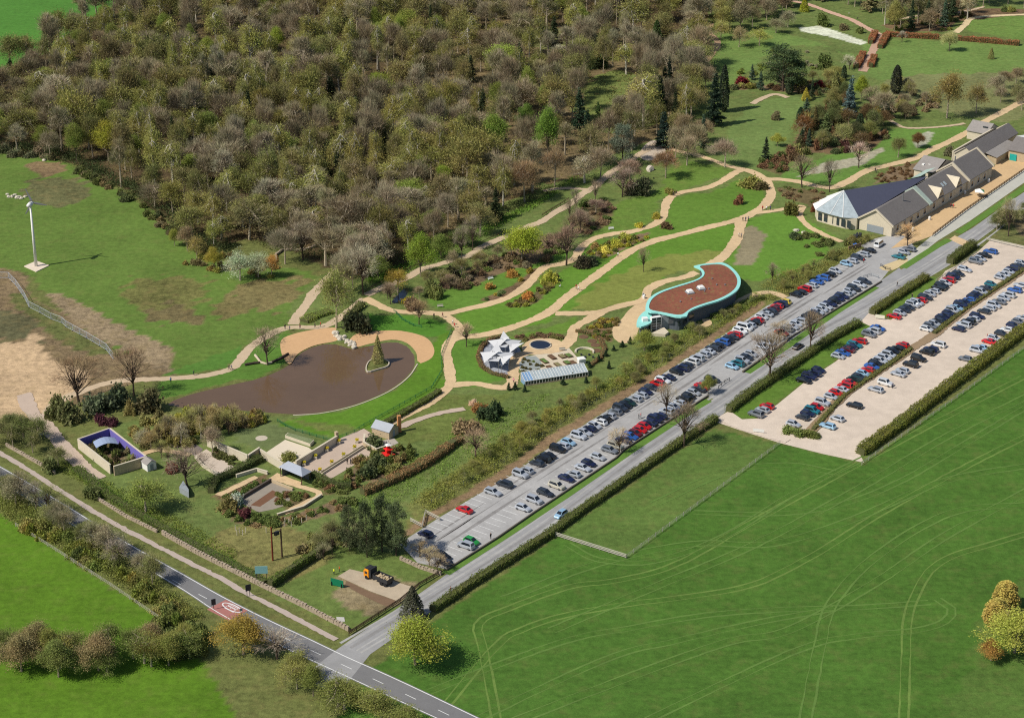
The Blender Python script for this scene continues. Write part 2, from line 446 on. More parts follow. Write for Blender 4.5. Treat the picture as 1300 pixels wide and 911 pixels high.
BEDS = [
 ('the bed above the curved apron', [(742, 418), (770, 404), (790, 402), (778, 420), (772, 435), (752, 428)], 26, (1.2, 2.6), (.5, 1.2), [(104, 96, 56), (92, 104, 52), (120, 104, 66), (150, 138, 58)]),
 ('the heather bed by the woodland path', [(724, 282), (740, 262), (770, 252), (782, 265), (770, 285), (740, 300)], 26, (2, 4.5), (.7, 1.6), [(116, 88, 76), (124, 100, 76), (88, 100, 56), (132, 112, 88)]),
 ('the shrub bank under the woodland path', [(555, 362), (600, 338), (650, 320), (690, 300), (720, 300), (700, 330), (640, 345), (590, 366)], 44, (2, 5), (.8, 2.4), [(120, 96, 78), (112, 96, 66), (96, 108, 56), (134, 116, 92)]),
 ('the bed between path and lawn', [(610, 382), (650, 362), (680, 340), (690, 345), (670, 366), (640, 384)], 26, (1.6, 3.4), (.6, 1.6), [(130, 122, 58), (104, 114, 60), (150, 130, 58), (92, 110, 66)]),
 ('the bed below the fork', [(640, 388), (668, 378), (690, 362), (705, 350), (712, 356), (690, 374), (670, 388)], 20, (1.4, 3), (.5, 1.4), [(112, 104, 60), (130, 128, 58), (104, 92, 62)]),
 ('the long yellow bed', [(748, 322), (775, 308), (800, 300), (825, 295), (820, 304), (795, 314), (765, 328)], 28, (1.6, 3), (.6, 1.6), [(150, 148, 60), (118, 104, 66), (104, 110, 58), (168, 160, 58)]),
 ('the shrub island', [(1000, 205), (1010, 180), (1020, 150), (1060, 140), (1080, 160), (1110, 165), (1128, 168), (1110, 190), (1060, 195), (1030, 195)], 46, (2.5, 5.5), (1.5, 4.8), [(98, 92, 56), (80, 92, 54), (122, 92, 64), (120, 122, 64), (110, 70, 64), (140, 130, 70)]),
 ('the bed by the path junction', [(965, 205), (990, 195), (1010, 200), (990, 222), (970, 216)], 20, (2, 4), (.8, 2), [(124, 78, 74), (90, 100, 56), (132, 110, 66), (100, 92, 60)]),
 ('the border behind the big pine', [(930, 115), (960, 112), (1010, 118), (1040, 122), (1060, 112), (1030, 105), (985, 110), (945, 104)], 30, (2, 4.5), (1, 2.6), [(96, 100, 60), (124, 92, 64), (80, 92, 60), (140, 132, 66), (116, 110, 76)]),
 ('the upper flower garden', [(910, 95), (960, 85), (975, 66), (1000, 62), (1040, 70), (1030, 95), (970, 100)], 22, (2, 4), (.8, 2), [(122, 128, 62), (140, 136, 110), (104, 118, 58)]),
 ('the terraces below the blue spruce', [(1080, 150), (1120, 140), (1150, 120), (1200, 130), (1150, 150), (1110, 155)], 28, (2, 4.5), (1, 3), [(128, 116, 86), (110, 112, 66), (140, 120, 96), (112, 88, 66)]),
 ('the border behind the slate hall', [(1130, 214), (1170, 206), (1180, 212), (1150, 228), (1110, 232)], 24, (1.2, 2.6), (.5, 1.2), [(110, 88, 68), (96, 84, 62), (130, 96, 66)]),
 ('the garden above the beech hedge', [(1120, 32), (1230, 10), (1300, 12), (1300, 18), (1215, 28), (1200, 40), (1135, 40)], 30, (2, 5), (1, 3), [(112, 116, 60), (124, 96, 66), (100, 112, 56), (140, 140, 64)]),
 ('the bed beside the dark slate hall', [(985, 238), (1030, 240), (1052, 250), (1030, 262), (1000, 252)], 16, (1.4, 2.8), (.5, 1.3), [(116, 100, 72), (100, 108, 60), (128, 104, 80)]),
 ('the walled garden planting', [(106, 568), (138, 558), (172, 586), (145, 597)], 30, (1.2, 2.8), (.8, 2.4), [(70, 80, 46), (92, 100, 54), (110, 112, 60), (80, 70, 50), (136, 128, 96)]),
 ('the bed left of the sunken paving', [(268, 630), (300, 612), (338, 603), (342, 608), (302, 634), (285, 642)], 26, (1.2, 2.6), (.5, 1.3), [(96, 108, 58), (112, 116, 62), (80, 94, 50)]),
 ('the bed inside the angled cream path', [(350, 626), (372, 624), (394, 630), (366, 644), (352, 640)], 22, (1.2, 2.4), (.5, 1.2), [(96, 108, 58), (112, 116, 62), (120, 92, 68)]),
 ('the beds below the sunken garden', [(285, 650), (330, 656), (362, 656), (400, 645), (440, 632), (455, 640), (410, 655), (360, 668), (300, 664)], 40, (1.4, 3.4), (.5, 1.6), [(96, 108, 58), (112, 116, 62), (130, 108, 78), (84, 96, 52)]),
 ('the dark bed by the stone yard', [(264, 574), (280, 570), (302, 586), (290, 591)], 16, (1, 2.2), (.6, 1.4), [(70, 78, 46), (84, 92, 54), (110, 110, 66)]),
 ('the planting behind the pavilion', [(398, 608), (430, 612), (460, 610), (440, 626), (410, 626)], 24, (1.2, 2.8), (.6, 1.6), [(96, 108, 58), (112, 116, 62), (120, 92, 68), (80, 94, 50), (136, 136, 84)]),
 ('the planting behind the red pagoda', [(455, 585), (480, 575), (520, 570), (520, 590), (480, 610), (440, 615)], 30, (1.6, 3.6), (.8, 2.4), [(96, 104, 56), (122, 122, 60), (84, 92, 52), (136, 118, 80)]),
 ('the pond edge thicket', [(220, 530), (250, 524), (330, 528), (345, 534), (300, 545), (230, 552)], 46, (2, 4.5), (1.2, 3), [(136, 132, 62), (122, 118, 60), (150, 146, 60), (130, 108, 78)]),
 ('the copse below the rhododendrons', [(160, 545), (200, 530), (230, 552), (250, 565), (205, 575), (170, 560)], 32, (2, 4.5), (1, 3.2), [(140, 130, 76), (128, 120, 70), (112, 108, 60), (150, 136, 92)]),
 ('the dry bank above the hedge', [(380, 700), (400, 680), (430, 670), (450, 690), (430, 700), (395, 715)], 14, (2.5, 5), (1.2, 3), [(138, 130, 92), (122, 120, 72), (110, 112, 62)]),
 ('the rough grass in front of the willows', [(230, 335), (280, 348), (345, 352), (360, 345), (330, 330), (260, 322)], 20, (2, 4), (1, 2.6), [(150, 130, 80), (134, 134, 70), (120, 112, 76)]),
 ('the meadow edge of the wood', [(100, 214), (190, 268), (260, 322), (240, 315), (170, 262), (95, 218)], 26, (2.5, 5), (1.2, 3), [(96, 100, 56), (112, 100, 70), (84, 92, 54)]),
 ('the wood corner by the field', [(0, 195), (70, 206), (90, 200), (60, 190), (0, 185)], 12, (3, 6), (1.5, 4), [(110, 112, 80), (96, 92, 66), (124, 110, 84)]),
 ('the lawn edge beside the lower car park bank', [(1000, 300), (1050, 330), (1070, 318), (1075, 305), (1060, 300), (1030, 296)], 22, (1.8, 3.6), (.8, 2), [(96, 106, 58), (112, 112, 66), (84, 94, 56)]),
 ('the end of the slate circle path', [(655, 428), (700, 424), (718, 426), (715, 432), (690, 428), (664, 433)], 18, (1.2, 2.4), (.5, 1.1), [(124, 100, 80), (112, 92, 70), (110, 110, 64)]),
 ('the herb spiral beside the glasshouse', [(660, 456), (688, 454), (686, 472), (664, 474)], 10, (.9, 1.8), (.4, .9), [(96, 90, 54), (110, 116, 60), (84, 80, 52)]),
 ('the foot of the lower field hedge', [(30, 672), (70, 696), (150, 746), (230, 800), (240, 790), (160, 730), (80, 676)], 40, (2.5, 5), (1.4, 3.4), [(110, 120, 52), (124, 124, 56), (96, 106, 52), (136, 128, 66)]),
 ('the thicket below the road patch', [(205, 782), (245, 803), (265, 815), (258, 832), (195, 832)], 26, (2.5, 5.5), (1.6, 4), [(106, 116, 54), (120, 124, 58), (92, 104, 50)]),
]
SOIL_BEDS = ('curved apron', 'heather', 'shrub bank under', 'between path and lawn', 'below the fork', 'long yellow', 'shrub island', 'path junction', 'behind the big pine', 'slate hall', 'beech hedge', 'walled garden', 'left of the sunken', 'angled cream', 'stone yard', 'herb spiral', 'slate circle', 'sunken garden', 'pavilion', 'pagoda')
for i_, q_ in enumerate(BEDS):
    if any(k_ in q_[0] for k_ in SOIL_BEDS): PATCH.append((q_[1], ((118, 96, 72), (108, 96, 66), (126, 106, 82))[i_ % 3], .7, .9))
step = 1.25
xs = np.concatenate([[-8000, -3000, -1200, -600, -380], np.arange(-280, 280.1, step), [380, 600, 1200, 3000, 8000]])
ys = np.concatenate([[-3000, -800, 0, 200, 300], np.arange(336, 1000.1, step), [1060, 1200, 1600, 3000, 9000]])
GX, GY = np.meshgrid(xs, ys)
gx, gy = GX.ravel(), GY.ravel()
def wob(x, y, s, ph):
    return (np.sin(x * .21 * s + ph) + np.sin(y * .17 * s + 1.7 * ph) + np.sin((x + y) * .43 * s + 2.3 * ph) + np.sin((x - y) * .71 * s + ph * 3.1)) / 4
colr = np.empty((len(gx), 4), np.float32)
colr[:] = (*lin(106, 112, 62, .85), .6)
cov = np.zeros(len(gx), bool)
for i, (out, rgb, ro, fz) in enumerate(PATCH):
    if rgb[1] > rgb[0] and rgb[1] > rgb[2] + 25: rgb = (rgb[0] + 9, rgb[1] - 3, rgb[2] + 8)   # spring turf is yellower than it first seems
    w = np.array(WOOD if out == 'WOOD' else gl(out))
    if out != 'WOOD': w = catmull(w, 3.0, True) if fz >= 1.5 else w
    m = fz + 1
    sel = np.where((gx > w[:, 0].min() - m) & (gx < w[:, 0].max() + m) & (gy > w[:, 1].min() - m) & (gy < w[:, 1].max() + m))[0]
    x = gx[sel] + fz * wob(gx[sel], gy[sel], 1.0, i + .3); y = gy[sel] + fz * 1.5 * wob(gy[sel], gx[sel], 1.1, i + 4.1)
    ok = inside(w, x, y)
    colr[sel[ok]] = (*lin(*rgb, k=.85), ro)
gz = np.zeros(len(gx))
sel = np.where((gx > POND[:, 0].min() - 3) & (gx < POND[:, 0].max() + 3) & (gy > POND[:, 1].min() - 3) & (gy < POND[:, 1].max() + 3))[0]
inp = inside(POND, gx[sel], gy[sel]); dp = seg_dist(POND[::2], gx[sel], gy[sel])
ini = inside(ISLE, gx[sel], gy[sel]); di = seg_dist(ISLE, gx[sel], gy[sel])
gz[sel] = np.where(inp, -np.clip(dp * .35, 0, .9), 0)
gz[sel] = np.maximum(gz[sel], np.where(ini, np.minimum(.35, di * .3), -np.clip(di * .5, 0, 5)) - .05) * inp
nx, ny = len(xs), len(ys)
idx = np.arange(nx * ny).reshape(ny, nx)
Q = np.stack([idx[:-1, :-1], idx[:-1, 1:], idx[1:, 1:], idx[1:, :-1]], -1).reshape(-1, 4)

gm, nt, p = node_mat('ground_turf')
at = nt.nodes.new('ShaderNodeAttribute'); at.attribute_name = 'turf'
pos = nt.nodes.new('ShaderNodeNewGeometry').outputs['Position']
n1 = noise(nt, .06, 5, pos); n2 = noise(nt, .55, 5, pos, .7); n3 = noise(nt, 3.2, 4, pos, .7)
amp = mathn(nt, 'MULTIPLY_ADD', at.outputs['Alpha'], 1.2, .34)
def sway(n, k):
    return mathn(nt, 'MULTIPLY', mathn(nt, 'MULTIPLY', mathn(nt, 'SUBTRACT', n, .5), amp), k)
mp = nt.nodes.new('ShaderNodeMapping'); mp.inputs['Rotation'].default_value = (0, 0, -.99); mp.inputs['Scale'].default_value = (.05, .9, 1)
nt.links.new(pos, mp.inputs['Vector']); grain = noise(nt, 1.0, 4, mp.outputs[0], .7)     # mowing grain along the drive
v = mathn(nt, 'ADD', mathn(nt, 'ADD', mathn(nt, 'ADD', sway(n1, 1.0), sway(n2, 1.7)), sway(n3, 1.2)), mathn(nt, 'MULTIPLY_ADD', mathn(nt, 'SUBTRACT', grain, .5), .30, 1.0))
base = scale_col(nt, at.outputs['Color'], mathn(nt, 'MAXIMUM', v, .25))
mx = nt.nodes.new('ShaderNodeMix'); mx.data_type = 'RGBA'
f = mathn(nt, 'MULTIPLY', mathn(nt, 'SMOOTH_MAX', mathn(nt, 'MULTIPLY', mathn(nt, 'SUBTRACT', noise(nt, .22, 5, pos, .65), .5), 2.2), 0.0, .1), mathn(nt, 'MULTIPLY_ADD', at.outputs['Alpha'], 1.3, -.12))
nt.links.new(mathn(nt, 'MAXIMUM', mathn(nt, 'MINIMUM', f, .6), 0.0), mx.inputs[0]); nt.links.new(base, mx.inputs[6]); mx.inputs[7].default_value = (*lin(146, 128, 84, .85), 1)
nt.links.new(mx.outputs[2], p.inputs['Base Color'])
p.inputs['Roughness'].default_value = .95; p.inputs['Specular IOR Level'].default_value = .1
bp = nt.nodes.new('ShaderNodeBump'); bp.inputs['Distance'].default_value = .35
nt.links.new(mathn(nt, 'MULTIPLY_ADD', at.outputs['Alpha'], .8, .15), bp.inputs['Strength'])
nt.links.new(mathn(nt, 'ADD', n2, mathn(nt, 'MULTIPLY', n3, .6)), bp.inputs['Height'])
nt.links.new(bp.outputs[0], p.inputs['Normal'])
gme = quick_mesh('ground', np.stack([gx, gy, gz], 1), Q, 0, [gm])
ca = gme.color_attributes.new('turf', 'FLOAT_COLOR', 'POINT')
ca.data.foreach_set('color', colr.ravel())
ground = tag(link('ground', gme), 'grass fields, lawns and wood floor of the estate', None, None, 'structure')

# ------------------------------------------------------------ water
wm, nt, p = node_mat('pond_water')
nt.links.new(scale_col(nt, lin(108, 86, 66, .8), vary(nt, .3, ((.05, .6), (.3, .3)))), p.inputs['Base Color'])
p.inputs['Roughness'].default_value = .035
p.inputs['IOR'].default_value = 1.33
bp = nt.nodes.new('ShaderNodeBump'); bp.inputs['Strength'].default_value = .06; bp.inputs['Distance'].default_value = .05
nt.links.new(noise(nt, 2.2), bp.inputs['Height']); nt.links.new(bp.outputs[0], p.inputs['Normal'])
cen = POND.mean(0)
b = MB(); b.sheet(POND + normals2(POND, True) * -.3, -.2)
o = tag(b.build('pond_water', wm), 'brown pond water', None, None, 'structure')
# sandy beach along the far shore, kerb of the island, pale kerb along the lawn shore
SAND = mat('sand', (206, 166, 122), .95, .2, bump=.2)
b = MB(); b.sheet(catmull(gl([(357, 432), (372, 424), (400, 418), (426, 416), (424, 424), (428, 432), (404, 437), (390, 442), (377, 450), (368, 462), (358, 450)]), 1.5, True), .012)
tag(b.build('path', SAND), 'sandy beach on the far side of the pond, beside the rocks', None, None, 'structure')
b = MB(); b.sheet(catmull(gl([(442, 436), (452, 424), (480, 420), (510, 420), (540, 428), (551, 442), (548, 454), (534, 461), (530, 458), (528, 447), (516, 435), (497, 431), (470, 436), (450, 441)]), 1.5, True), .016)
tag(b.build('path', SAND), 'curved sandy beach at the right end of the pond', None, None, 'structure')
STONE_P = mat('pale_kerb', (196, 184, 164), .8, .2)
c = catmull(gl([(530, 462), (519, 478), (498, 494.5), (470, 508), (440, 518), (405, 525), (372, 527)]), 2)
b = MB(); b.wall(c, .35, -.5, .12)
tag(b.build('kerb', STONE_P), 'pale kerb edging the lawn shore of the pond', None, None, 'structure')
b = MB(); c = np.concatenate([ISLE, ISLE[:1]]); b.wall(c, .3, -.6, .3)
tag(b.build('kerb', STONE_P), 'pale kerb ring round the pond island', None, None, 'structure')

# ------------------------------------------------------------ car park, gravel, roads
TARMAC = mat('tarmac_car_park', (168, 166, 163), .9, .34, ((.05, .6), (.22, .8), (1.1, .5), (4, .6)))
DRIVE = mat('tarmac_drive', (152, 151, 150), .9, .28, ((.05, .8), (.3, .8), (4, .6)))
ROADM = mat('tarmac_road', (120, 119, 119), .9, .2, ((.05, .6), (.4, .6), (4, .8)))
GRAVEL = mat('gravel_car_park', (208, 192, 174), .95, .3, ((.04, .6), (.3, .7), (3, .9)))
PAINT = mat('road_paint', (226, 226, 222), .8, .3, ((.8, .6), (5, .8)))
PALEKERB = mat('concrete_kerb', (190, 186, 178), .9, .2)
CP_TOP = [(507, 690), (514, 685), (557, 657), (611, 625), (648, 604), (669, 588.5), (712, 557.7), (786, 511.5), (846, 471.5), (894, 442), (974, 388), (1003, 376), (1034, 354.6), (1092, 317.7), (1111, 307)]
CP_BOT = [(1150, 300), (1160, 312), (1141.5, 327), (1118.5, 356), (1060, 392), (1003, 427), (991, 437), (941.5, 471), (930, 484), (905, 500), (898.5, 501), (792, 569), (781.5, 580), (678, 648.5), (632, 681), (566, 722), (530, 714)]
b = MB(); b.sheet(gl(CP_TOP + CP_BOT), .020)
CARPARK = tag(b.build('car_park_surface', TARMAC), 'grey tarmac car park between the bank and the drive', None, None, 'structure')
L_E = [(380, 862), (425, 826), (443, 813), (535, 751.5), (565, 730), (700.7, 640), (807, 569), (843, 547), (905, 507), (930, 491), (950, 475), (998, 443), (1060, 400), (1118.5, 364), (1143, 343), (1207.7, 305), (1234, 290), (1272, 263), (1300, 244), (1400, 180)]
R_E = [(1400, 205), (1300, 262), (1257, 292), (1237, 309), (1203, 338), (1174, 353), (1103, 397), (1092, 409), (1086, 413), (1058, 427), (986, 476), (949, 500), (912, 530), (863, 562), (735, 650), (647, 709), (546, 777), (470, 830), (430, 880)]
b = MB(); b.sheet(gl(L_E + R_E), .028)
DRV = tag(b.build('road', DRIVE), 'straight grey drive past the car parks', None, None, 'structure')
dc = (np.array(gl([(445, 822), (540, 764), (683, 672), (825, 567), (930, 497), (1022, 430), (1110, 382), (1190, 335), (1253, 292), (1300, 254)])))
dc = catmull(dc, 4); dn = normals2(dc)
for o_, w_, kk in ((-3.0, .7, 0), (-1.5, .6, 0), (1.4, .6, 0), (3.0, .7, 0), (0, .8, 1)):
    b = MB(); b.ribbon(dc + dn * (o_ + .25 * np.sin(np.arange(len(dc)) * .2 + o_))[:, None], w_ * (1 + .3 * np.sin(np.arange(len(dc)) * .5 + o_)), .032 + .001 * o_)
    b.build('worn_wheel_path', mat('worn_tarmac', (166, 164, 160), .9, .4, ((.15, .9), (1, .6))) if not kk else mat('oil_stained_tarmac', (140, 138, 136), .9, .4, ((.15, .9), (1, .6))), DRV)
b = MB(); b.sheet(gl([(905, 500), (941.5, 471), (952, 474), (930, 494), (908, 507), (896, 503)]), .024)
b.sheet(gl([(1118.5, 356), (1141.5, 340), (1146, 344), (1119, 366), (1105, 372)]), .024)
tag(b.build('road', DRIVE), 'entrances from the drive into the tarmac car park', None, None, 'structure')
b = MB(); b.sheet(gl([(905, 534), (912, 529), (926, 521), (942, 532), (962, 531), (987, 513), (1020, 486), (1062, 458), (1100, 425), (1105, 414), (1090, 407), (1100, 396), (1118, 403), (1131, 406), (1185, 364), (1200, 344), (1228, 330), (1243, 318), (1258, 304), (1300, 312), (1400, 338), (1300, 414), (1214, 478), (1138, 536), (1090, 573), (1097, 587), (1045, 576), (990, 562), (940, 546)]), .016)
GRAVELPARK = tag(b.build('gravel_car_park_surface', GRAVEL), 'pale gravel car park between the drive and the big field', None, None, 'structure')
U_E = catmull(gl([(-120, 533), (-60, 562), (0, 591), (80, 638), (160, 687), (237, 730), (281, 755), (338, 784), (396, 811), (440, 832), (520, 868), (660, 935)]), 4)
D_E = catmull(gl([(-120, 556), (-60, 585), (0, 614), (80, 660), (160, 707), (233, 750), (274, 777), (330, 807), (385, 834), (450, 864), (560, 915), (640, 950)]), 4)
b = MB(); b.sheet(list(map(tuple, U_E)) + list(map(tuple, D_E[::-1])), .024)
ROAD = tag(b.build('road', ROADM), 'dark public road running under the roadside trees', None, None, 'structure')
def ribbon_part(name, c, w, z, m, parent):
    b = MB(); b.ribbon(c, w, z); return b.build(name, m, parent)
U2 = U_E + normals2(U_E) * 0
n_ = normals2(U_E)
sgn = 1 if ((D_E[len(D_E) // 2] - U_E[len(U_E) // 2]) @ n_[len(U_E) // 2]) > 0 else -1
ribbon_part('edge_line', U_E + n_ * sgn * .35, .22, .034, PAINT, ROAD)
nd = normals2(D_E)
ribbon_part('edge_line', D_E - nd * sgn * .35, .2, .034, PAINT, ROAD)
cen = catmull(U_E[::6] + n_[::6] * sgn * 3.3, 1.0)
i = 0
while i + 4 < len(cen):
    ribbon_part('centre_line', cen[i:i + 4], .15, .034, PAINT, ROAD); i += 9
# red patch with the painted speed roundel
rp = gl([(277, 768), (294, 761), (319, 777), (300, 783), (283, 782)])
RED = mat('red_road_surface', (168, 112, 104), .9, .2)
a0, a1 = np.array(g(289, 759.5)), np.array(g(317, 773.5)); dv = (a1 - a0); LL = np.linalg.norm(dv); dv /= LL; nv = np.array([dv[1], -dv[0]])
if nv @ (np.array(g(275, 777)) - a0) < 0: nv = -nv
b = MB(); b.sheet([a0 + nv * .6, a0 + dv * LL + nv * .6, a0 + dv * LL + nv * 6.2, a0 + nv * 6.2], .030)
b.build('red_surface_patch', RED, ROAD)
oc = a0 + dv * LL * .5 + nv * 2.0
t = np.linspace(0, 2 * math.pi, 33)
ring = np.stack([oc[0] + dv[0] * 2.9 * np.cos(t) + nv[0] * 1.05 * np.sin(t), oc[1] + dv[1] * 2.9 * np.cos(t) + nv[1] * 1.05 * np.sin(t)], 1)
ribbon_part('roundel_ring', ring, .28, .038, PAINT, ROAD)
def stroke(pts, parent=ROAD):
    q = np.array([oc + dv * x * 1.0 + nv * y for x, y in pts]); ribbon_part('roundel_digit', polyline(q, .3), .16, .039, PAINT, parent)
stroke([(-1.4, .62), (-1.4, .1), (1.4, .1), (1.4, .62)]); stroke([(0, .1), (0, .5)])
stroke([(-1.4, -.62), (-1.4, -.12), (1.4, -.12), (1.4, -.62), (-1.4, -.62)])

# bay lines of the tarmac car park
rowdir = (np.array(g(1000, 372)) - np.array(g(545, 650))); rowdir /= np.linalg.norm(rowdir)
across = np.array([rowdir[1], -rowdir[0]])
lb = MB(); lb.box((0, 0, .002), (4.6, .12, .004)); LINE_ME = lb.mesh('bay_line', PAINT)
ang = math.atan2(across[1], across[0])
def bay_row(p0, p1, inward, skip=()):
    a, c = np.array(g(*p0)), np.array(g(*p1)); n = int(np.linalg.norm(c - a) / 2.45)
    for i in range(n + 1):
        q = a + (c - a) * i / n
        qx, qy = proj(*q)
        if any(lo < qx < hi for lo, hi in skip): continue
        q = q + inward * 2.5
        o = link('bay_line', LINE_ME, CARPARK, (q[0], q[1], .026)); o.rotation_euler.z = ang
bay_row((527, 677), (972, 389), across)
bay_row((1036, 354), (1105, 311), across)
bay_row((563, 716), (905, 492), -across, ((898, 945),))
bay_row((943, 468), (1103, 362), -across)

STAIN = mat('tyre_stain', (136, 133, 130), .9, .5, ((.1, .9), (.5, .9), (3, .6)))
for px, offs in (([(545, 690), (700, 590), (860, 488), (990, 402), (1100, 334)], (-2.0, -.6, .9, 2.1)),):
    c = catmull(gl(px), 3); n = normals2(c); rr = np.random.default_rng(3)
    for o_ in offs:
        i = 0
        while i < len(c) - 6:
            L_ = int(rr.integers(5, 16)); q = c[i:i + L_]
            if len(q) > 3: ribbon_part('tyre_stain', q + n[i:i + L_] * (o_ + rr.normal(0, .5)), np.maximum(.05, rr.uniform(.3, 1.3) * np.sin(np.linspace(.05, 3.09, len(q)))), .0225 + .0004 * (i % 7), STAIN, CARPARK)
            i += L_ + int(rr.integers(0, 8))
# wheel tracks worn into the big field
TRACK = mat('worn_grass', (102, 127, 56), .95, .42, ((.12, .9), (.6, .9), (3, .8)))
TRACK2 = mat('faint_worn_grass', (92, 122, 52), .95, .35, ((.12, .9), (.6, .9), (3, .8)))
for ti, c in enumerate(([(612, 818), (606, 800), (614, 785), (650, 770), (720, 745), (790, 735), (860, 715), (950, 665), (1050, 610), (1180, 540), (1300, 478)],
          [(628, 822), (660, 800), (720, 780), (800, 766), (880, 756), (960, 740), (1040, 700), (1120, 650), (1230, 590), (1310, 550)],
          [(690, 822), (800, 797), (900, 780), (1000, 773), (1100, 770), (1180, 764)],
          [(1150, 830), (1152, 790), (1160, 760), (1180, 725), (1210, 705), (1260, 690), (1310, 675)],
          [(880, 650), (980, 652), (1060, 642), (1140, 612), (1230, 560), (1310, 512)],
          [(760, 840), (850, 815), (960, 790), (1060, 772)],
          [(1000, 830), (1080, 808), (1160, 800), (1200, 788), (1208, 772), (1190, 760)],
          [(720, 690), (760, 710), (830, 712), (920, 680), (1010, 625), (1110, 575)],
          [(640, 760), (760, 715), (880, 690), (980, 690), (1080, 660), (1200, 610), (1310, 590)], [(900, 822), (1000, 800), (1110, 740), (1200, 680), (1310, 620)], [(700, 800), (830, 745), (960, 690), (1090, 620), (1200, 555), (1310, 500)], [(1040, 822), (1060, 760), (1120, 700), (1210, 650), (1310, 640)], [(830, 640), (920, 600), (1000, 590), (1060, 600)])):
    if c[0][1] >= 815: c = [(c[0][0] + (c[0][0] - c[1][0]) * 140 / max(8, c[0][1] - c[1][1]) * .5, c[0][1] + 120)] + list(c)   # the wheelings run on out of view
    w = catmull(gl(c), 2.5); n = normals2(w)
    for s in (-.95, .95):
        ribbon_part('wheel_track', w + n * s * (1 if ti < 8 else 1.3) + np.random.default_rng(len(w)).normal(0, .05, w.shape), .38 * (1 + .5 * np.sin(np.arange(len(w)) * .37 + s)), .006 + .0012 * (2 * ti + (s > 0)), TRACK if ti in (0, 1, 3) else TRACK2, ground)

# ------------------------------------------------------------ garden paths
PATHM = mat('path_hoggin', (208, 180, 140), .95, .38, ((.06, .6), (.5, .6), (3, .8)))
PATHG = mat('path_gravel', (190, 170, 152), .95, .2, ((.06, .6), (.5, .6), (4, .9)))
PATHB = mat('path_woodland', (196, 174, 144), .95, .25, ((.06, .6), (.5, .6), (4, .9)))
PATHS = []
PATH_PTS = []
def path(label, pts, w, m=PATHM):
    c = catmull(gl(pts), 1.0)
    k = .040 + .004 * len(PATHS)
    b = MB(); rr = np.random.default_rng(len(PATHS)); ww = w * (1 + .08 * np.sin(np.arange(len(c)) * .35) + rr.uniform(-.1, .1, len(c))); b.ribbon(c + rr.normal(0, .1, c.shape), ww, k)
    o = tag(b.build('path', m), label, None, None, 'structure')
    PATHS.append(o); PATH_PTS.append(c)
    return o
path('pale path round the left end of the pond', [(48, 552), (56, 530), (70, 512), (108, 495), (149, 484), (210, 480.5), (257, 477), (291, 469), (305, 457), (318, 441), (338, 427), (365, 416), (406, 415), (424, 408), (445, 393), (463, 379)], 2.9, PATHB)
path('path from the pond up into the wood', [(372, 412), (380, 398), (390, 385), (400, 370), (418, 352), (440, 335)], 3.2, PATHB)
path('long curving path above the pond to the visitor centre', [(463, 378), (478, 386), (497, 394), (517, 396), (538, 397), (563, 398), (578, 396), (597, 391), (620, 386), (646, 377), (661, 368), (674, 357), (683, 346), (695, 338), (717, 334), (731, 326), (738, 314), (754, 303), (777, 297), (798, 294.6), (814, 291), (831, 285), (841.5, 275), (845, 260), (852, 250), (866, 244), (885, 241), (901.5, 237), (918.5, 229), (934, 219), (945, 215)], 3.0)
path('path passing the round shrub beds to the slate roofed building', [(945, 215), (958.5, 220), (972, 227), (989, 227.7), (1015, 231), (1040, 237), (1058, 238), (1075, 231), (1094, 220), (1109, 214), (1127, 210), (1161.5, 201), (1184.6, 189), (1203, 181), (1228.5, 168), (1255, 152), (1300, 128)], 3.4)
path('narrow path from the junction toward the rock garden', [(945, 215), (934, 213), (921.5, 210), (906, 204), (881.5, 196), (861.5, 192), (840, 186)], 2.6)
path('broad path winding down the lawn to the pond junction', [(972, 227), (977, 238), (978.5, 248), (971, 260), (955, 271), (943, 277), (928, 281.5), (897, 289), (866, 297), (835, 304.6), (815, 312), (798, 320), (777, 335), (754, 352), (735, 366), (717, 379), (704, 391), (686, 402), (661.5, 411.5), (637, 419.5), (608, 426), (585, 428), (573, 432)], 3.4)
path('path from the lawn junction to the curved roof building', [(943, 277), (940, 285), (937, 300), (928, 315), (915, 328), (900, 337)], 3.6)
path('short path running to the visitor centre hedge', [(955, 271), (981.5, 267.7), (997, 265), (1018, 262), (1015, 273), (1025, 286), (1046, 298), (1069, 307)], 2.4)
path('path round the front of the curved roof building', [(704, 398), (731, 398), (754, 397), (766, 395), (785, 389), (798, 386), (818, 380), (823, 368), (841, 358), (868, 352), (884, 346)], 3.2)
path('path from the curved roof building to the round pool', [(766, 395), (745, 407), (729, 417), (723.5, 432), (710, 443.5), (688, 447), (668, 448), (655, 455), (652, 472), (650, 486), (641, 492), (623.5, 490.6), (604, 487), (583, 488), (570, 489)], 3.2)
path('path down the side of the pond lawn to the terraces', [(560, 398), (574, 407), (583, 418), (574, 431), (567, 443), (569, 461), (572, 480), (568, 493), (545, 511), (515, 527), (495, 537)], 3.0)
path('boarded woodland path above the shrub bank', [(464.6, 375), (486, 364.6), (501.5, 359), (520, 351), (535, 342), (560, 335), (578.5, 329), (597, 324), (609, 315), (624.6, 307.7), (640, 301), (675, 286), (688, 281), (706, 269), (724.6, 258.5), (740, 246), (755, 237), (771, 223), (783, 214), (812, 196), (835, 182)], 3.0, PATHB)
path('short grassy path joining the woodland path', [(690, 243), (705, 240), (721.5, 239), (749, 241)], 2.4, PATHB)
path('pink path along the top of the flower garden', [(985, -6), (1005, 1), (1026, 6), (1057, 17), (1080, 25), (1097, 34), (1116, 44)], 3.2, mat('path_pink', (200, 164, 140), .95, .2))
path('straight brick path between clipped beech hedges', [(1118.5, 44), (1095, 91)], 3.6, mat('path_brick', (186, 152, 128), .95, .3))
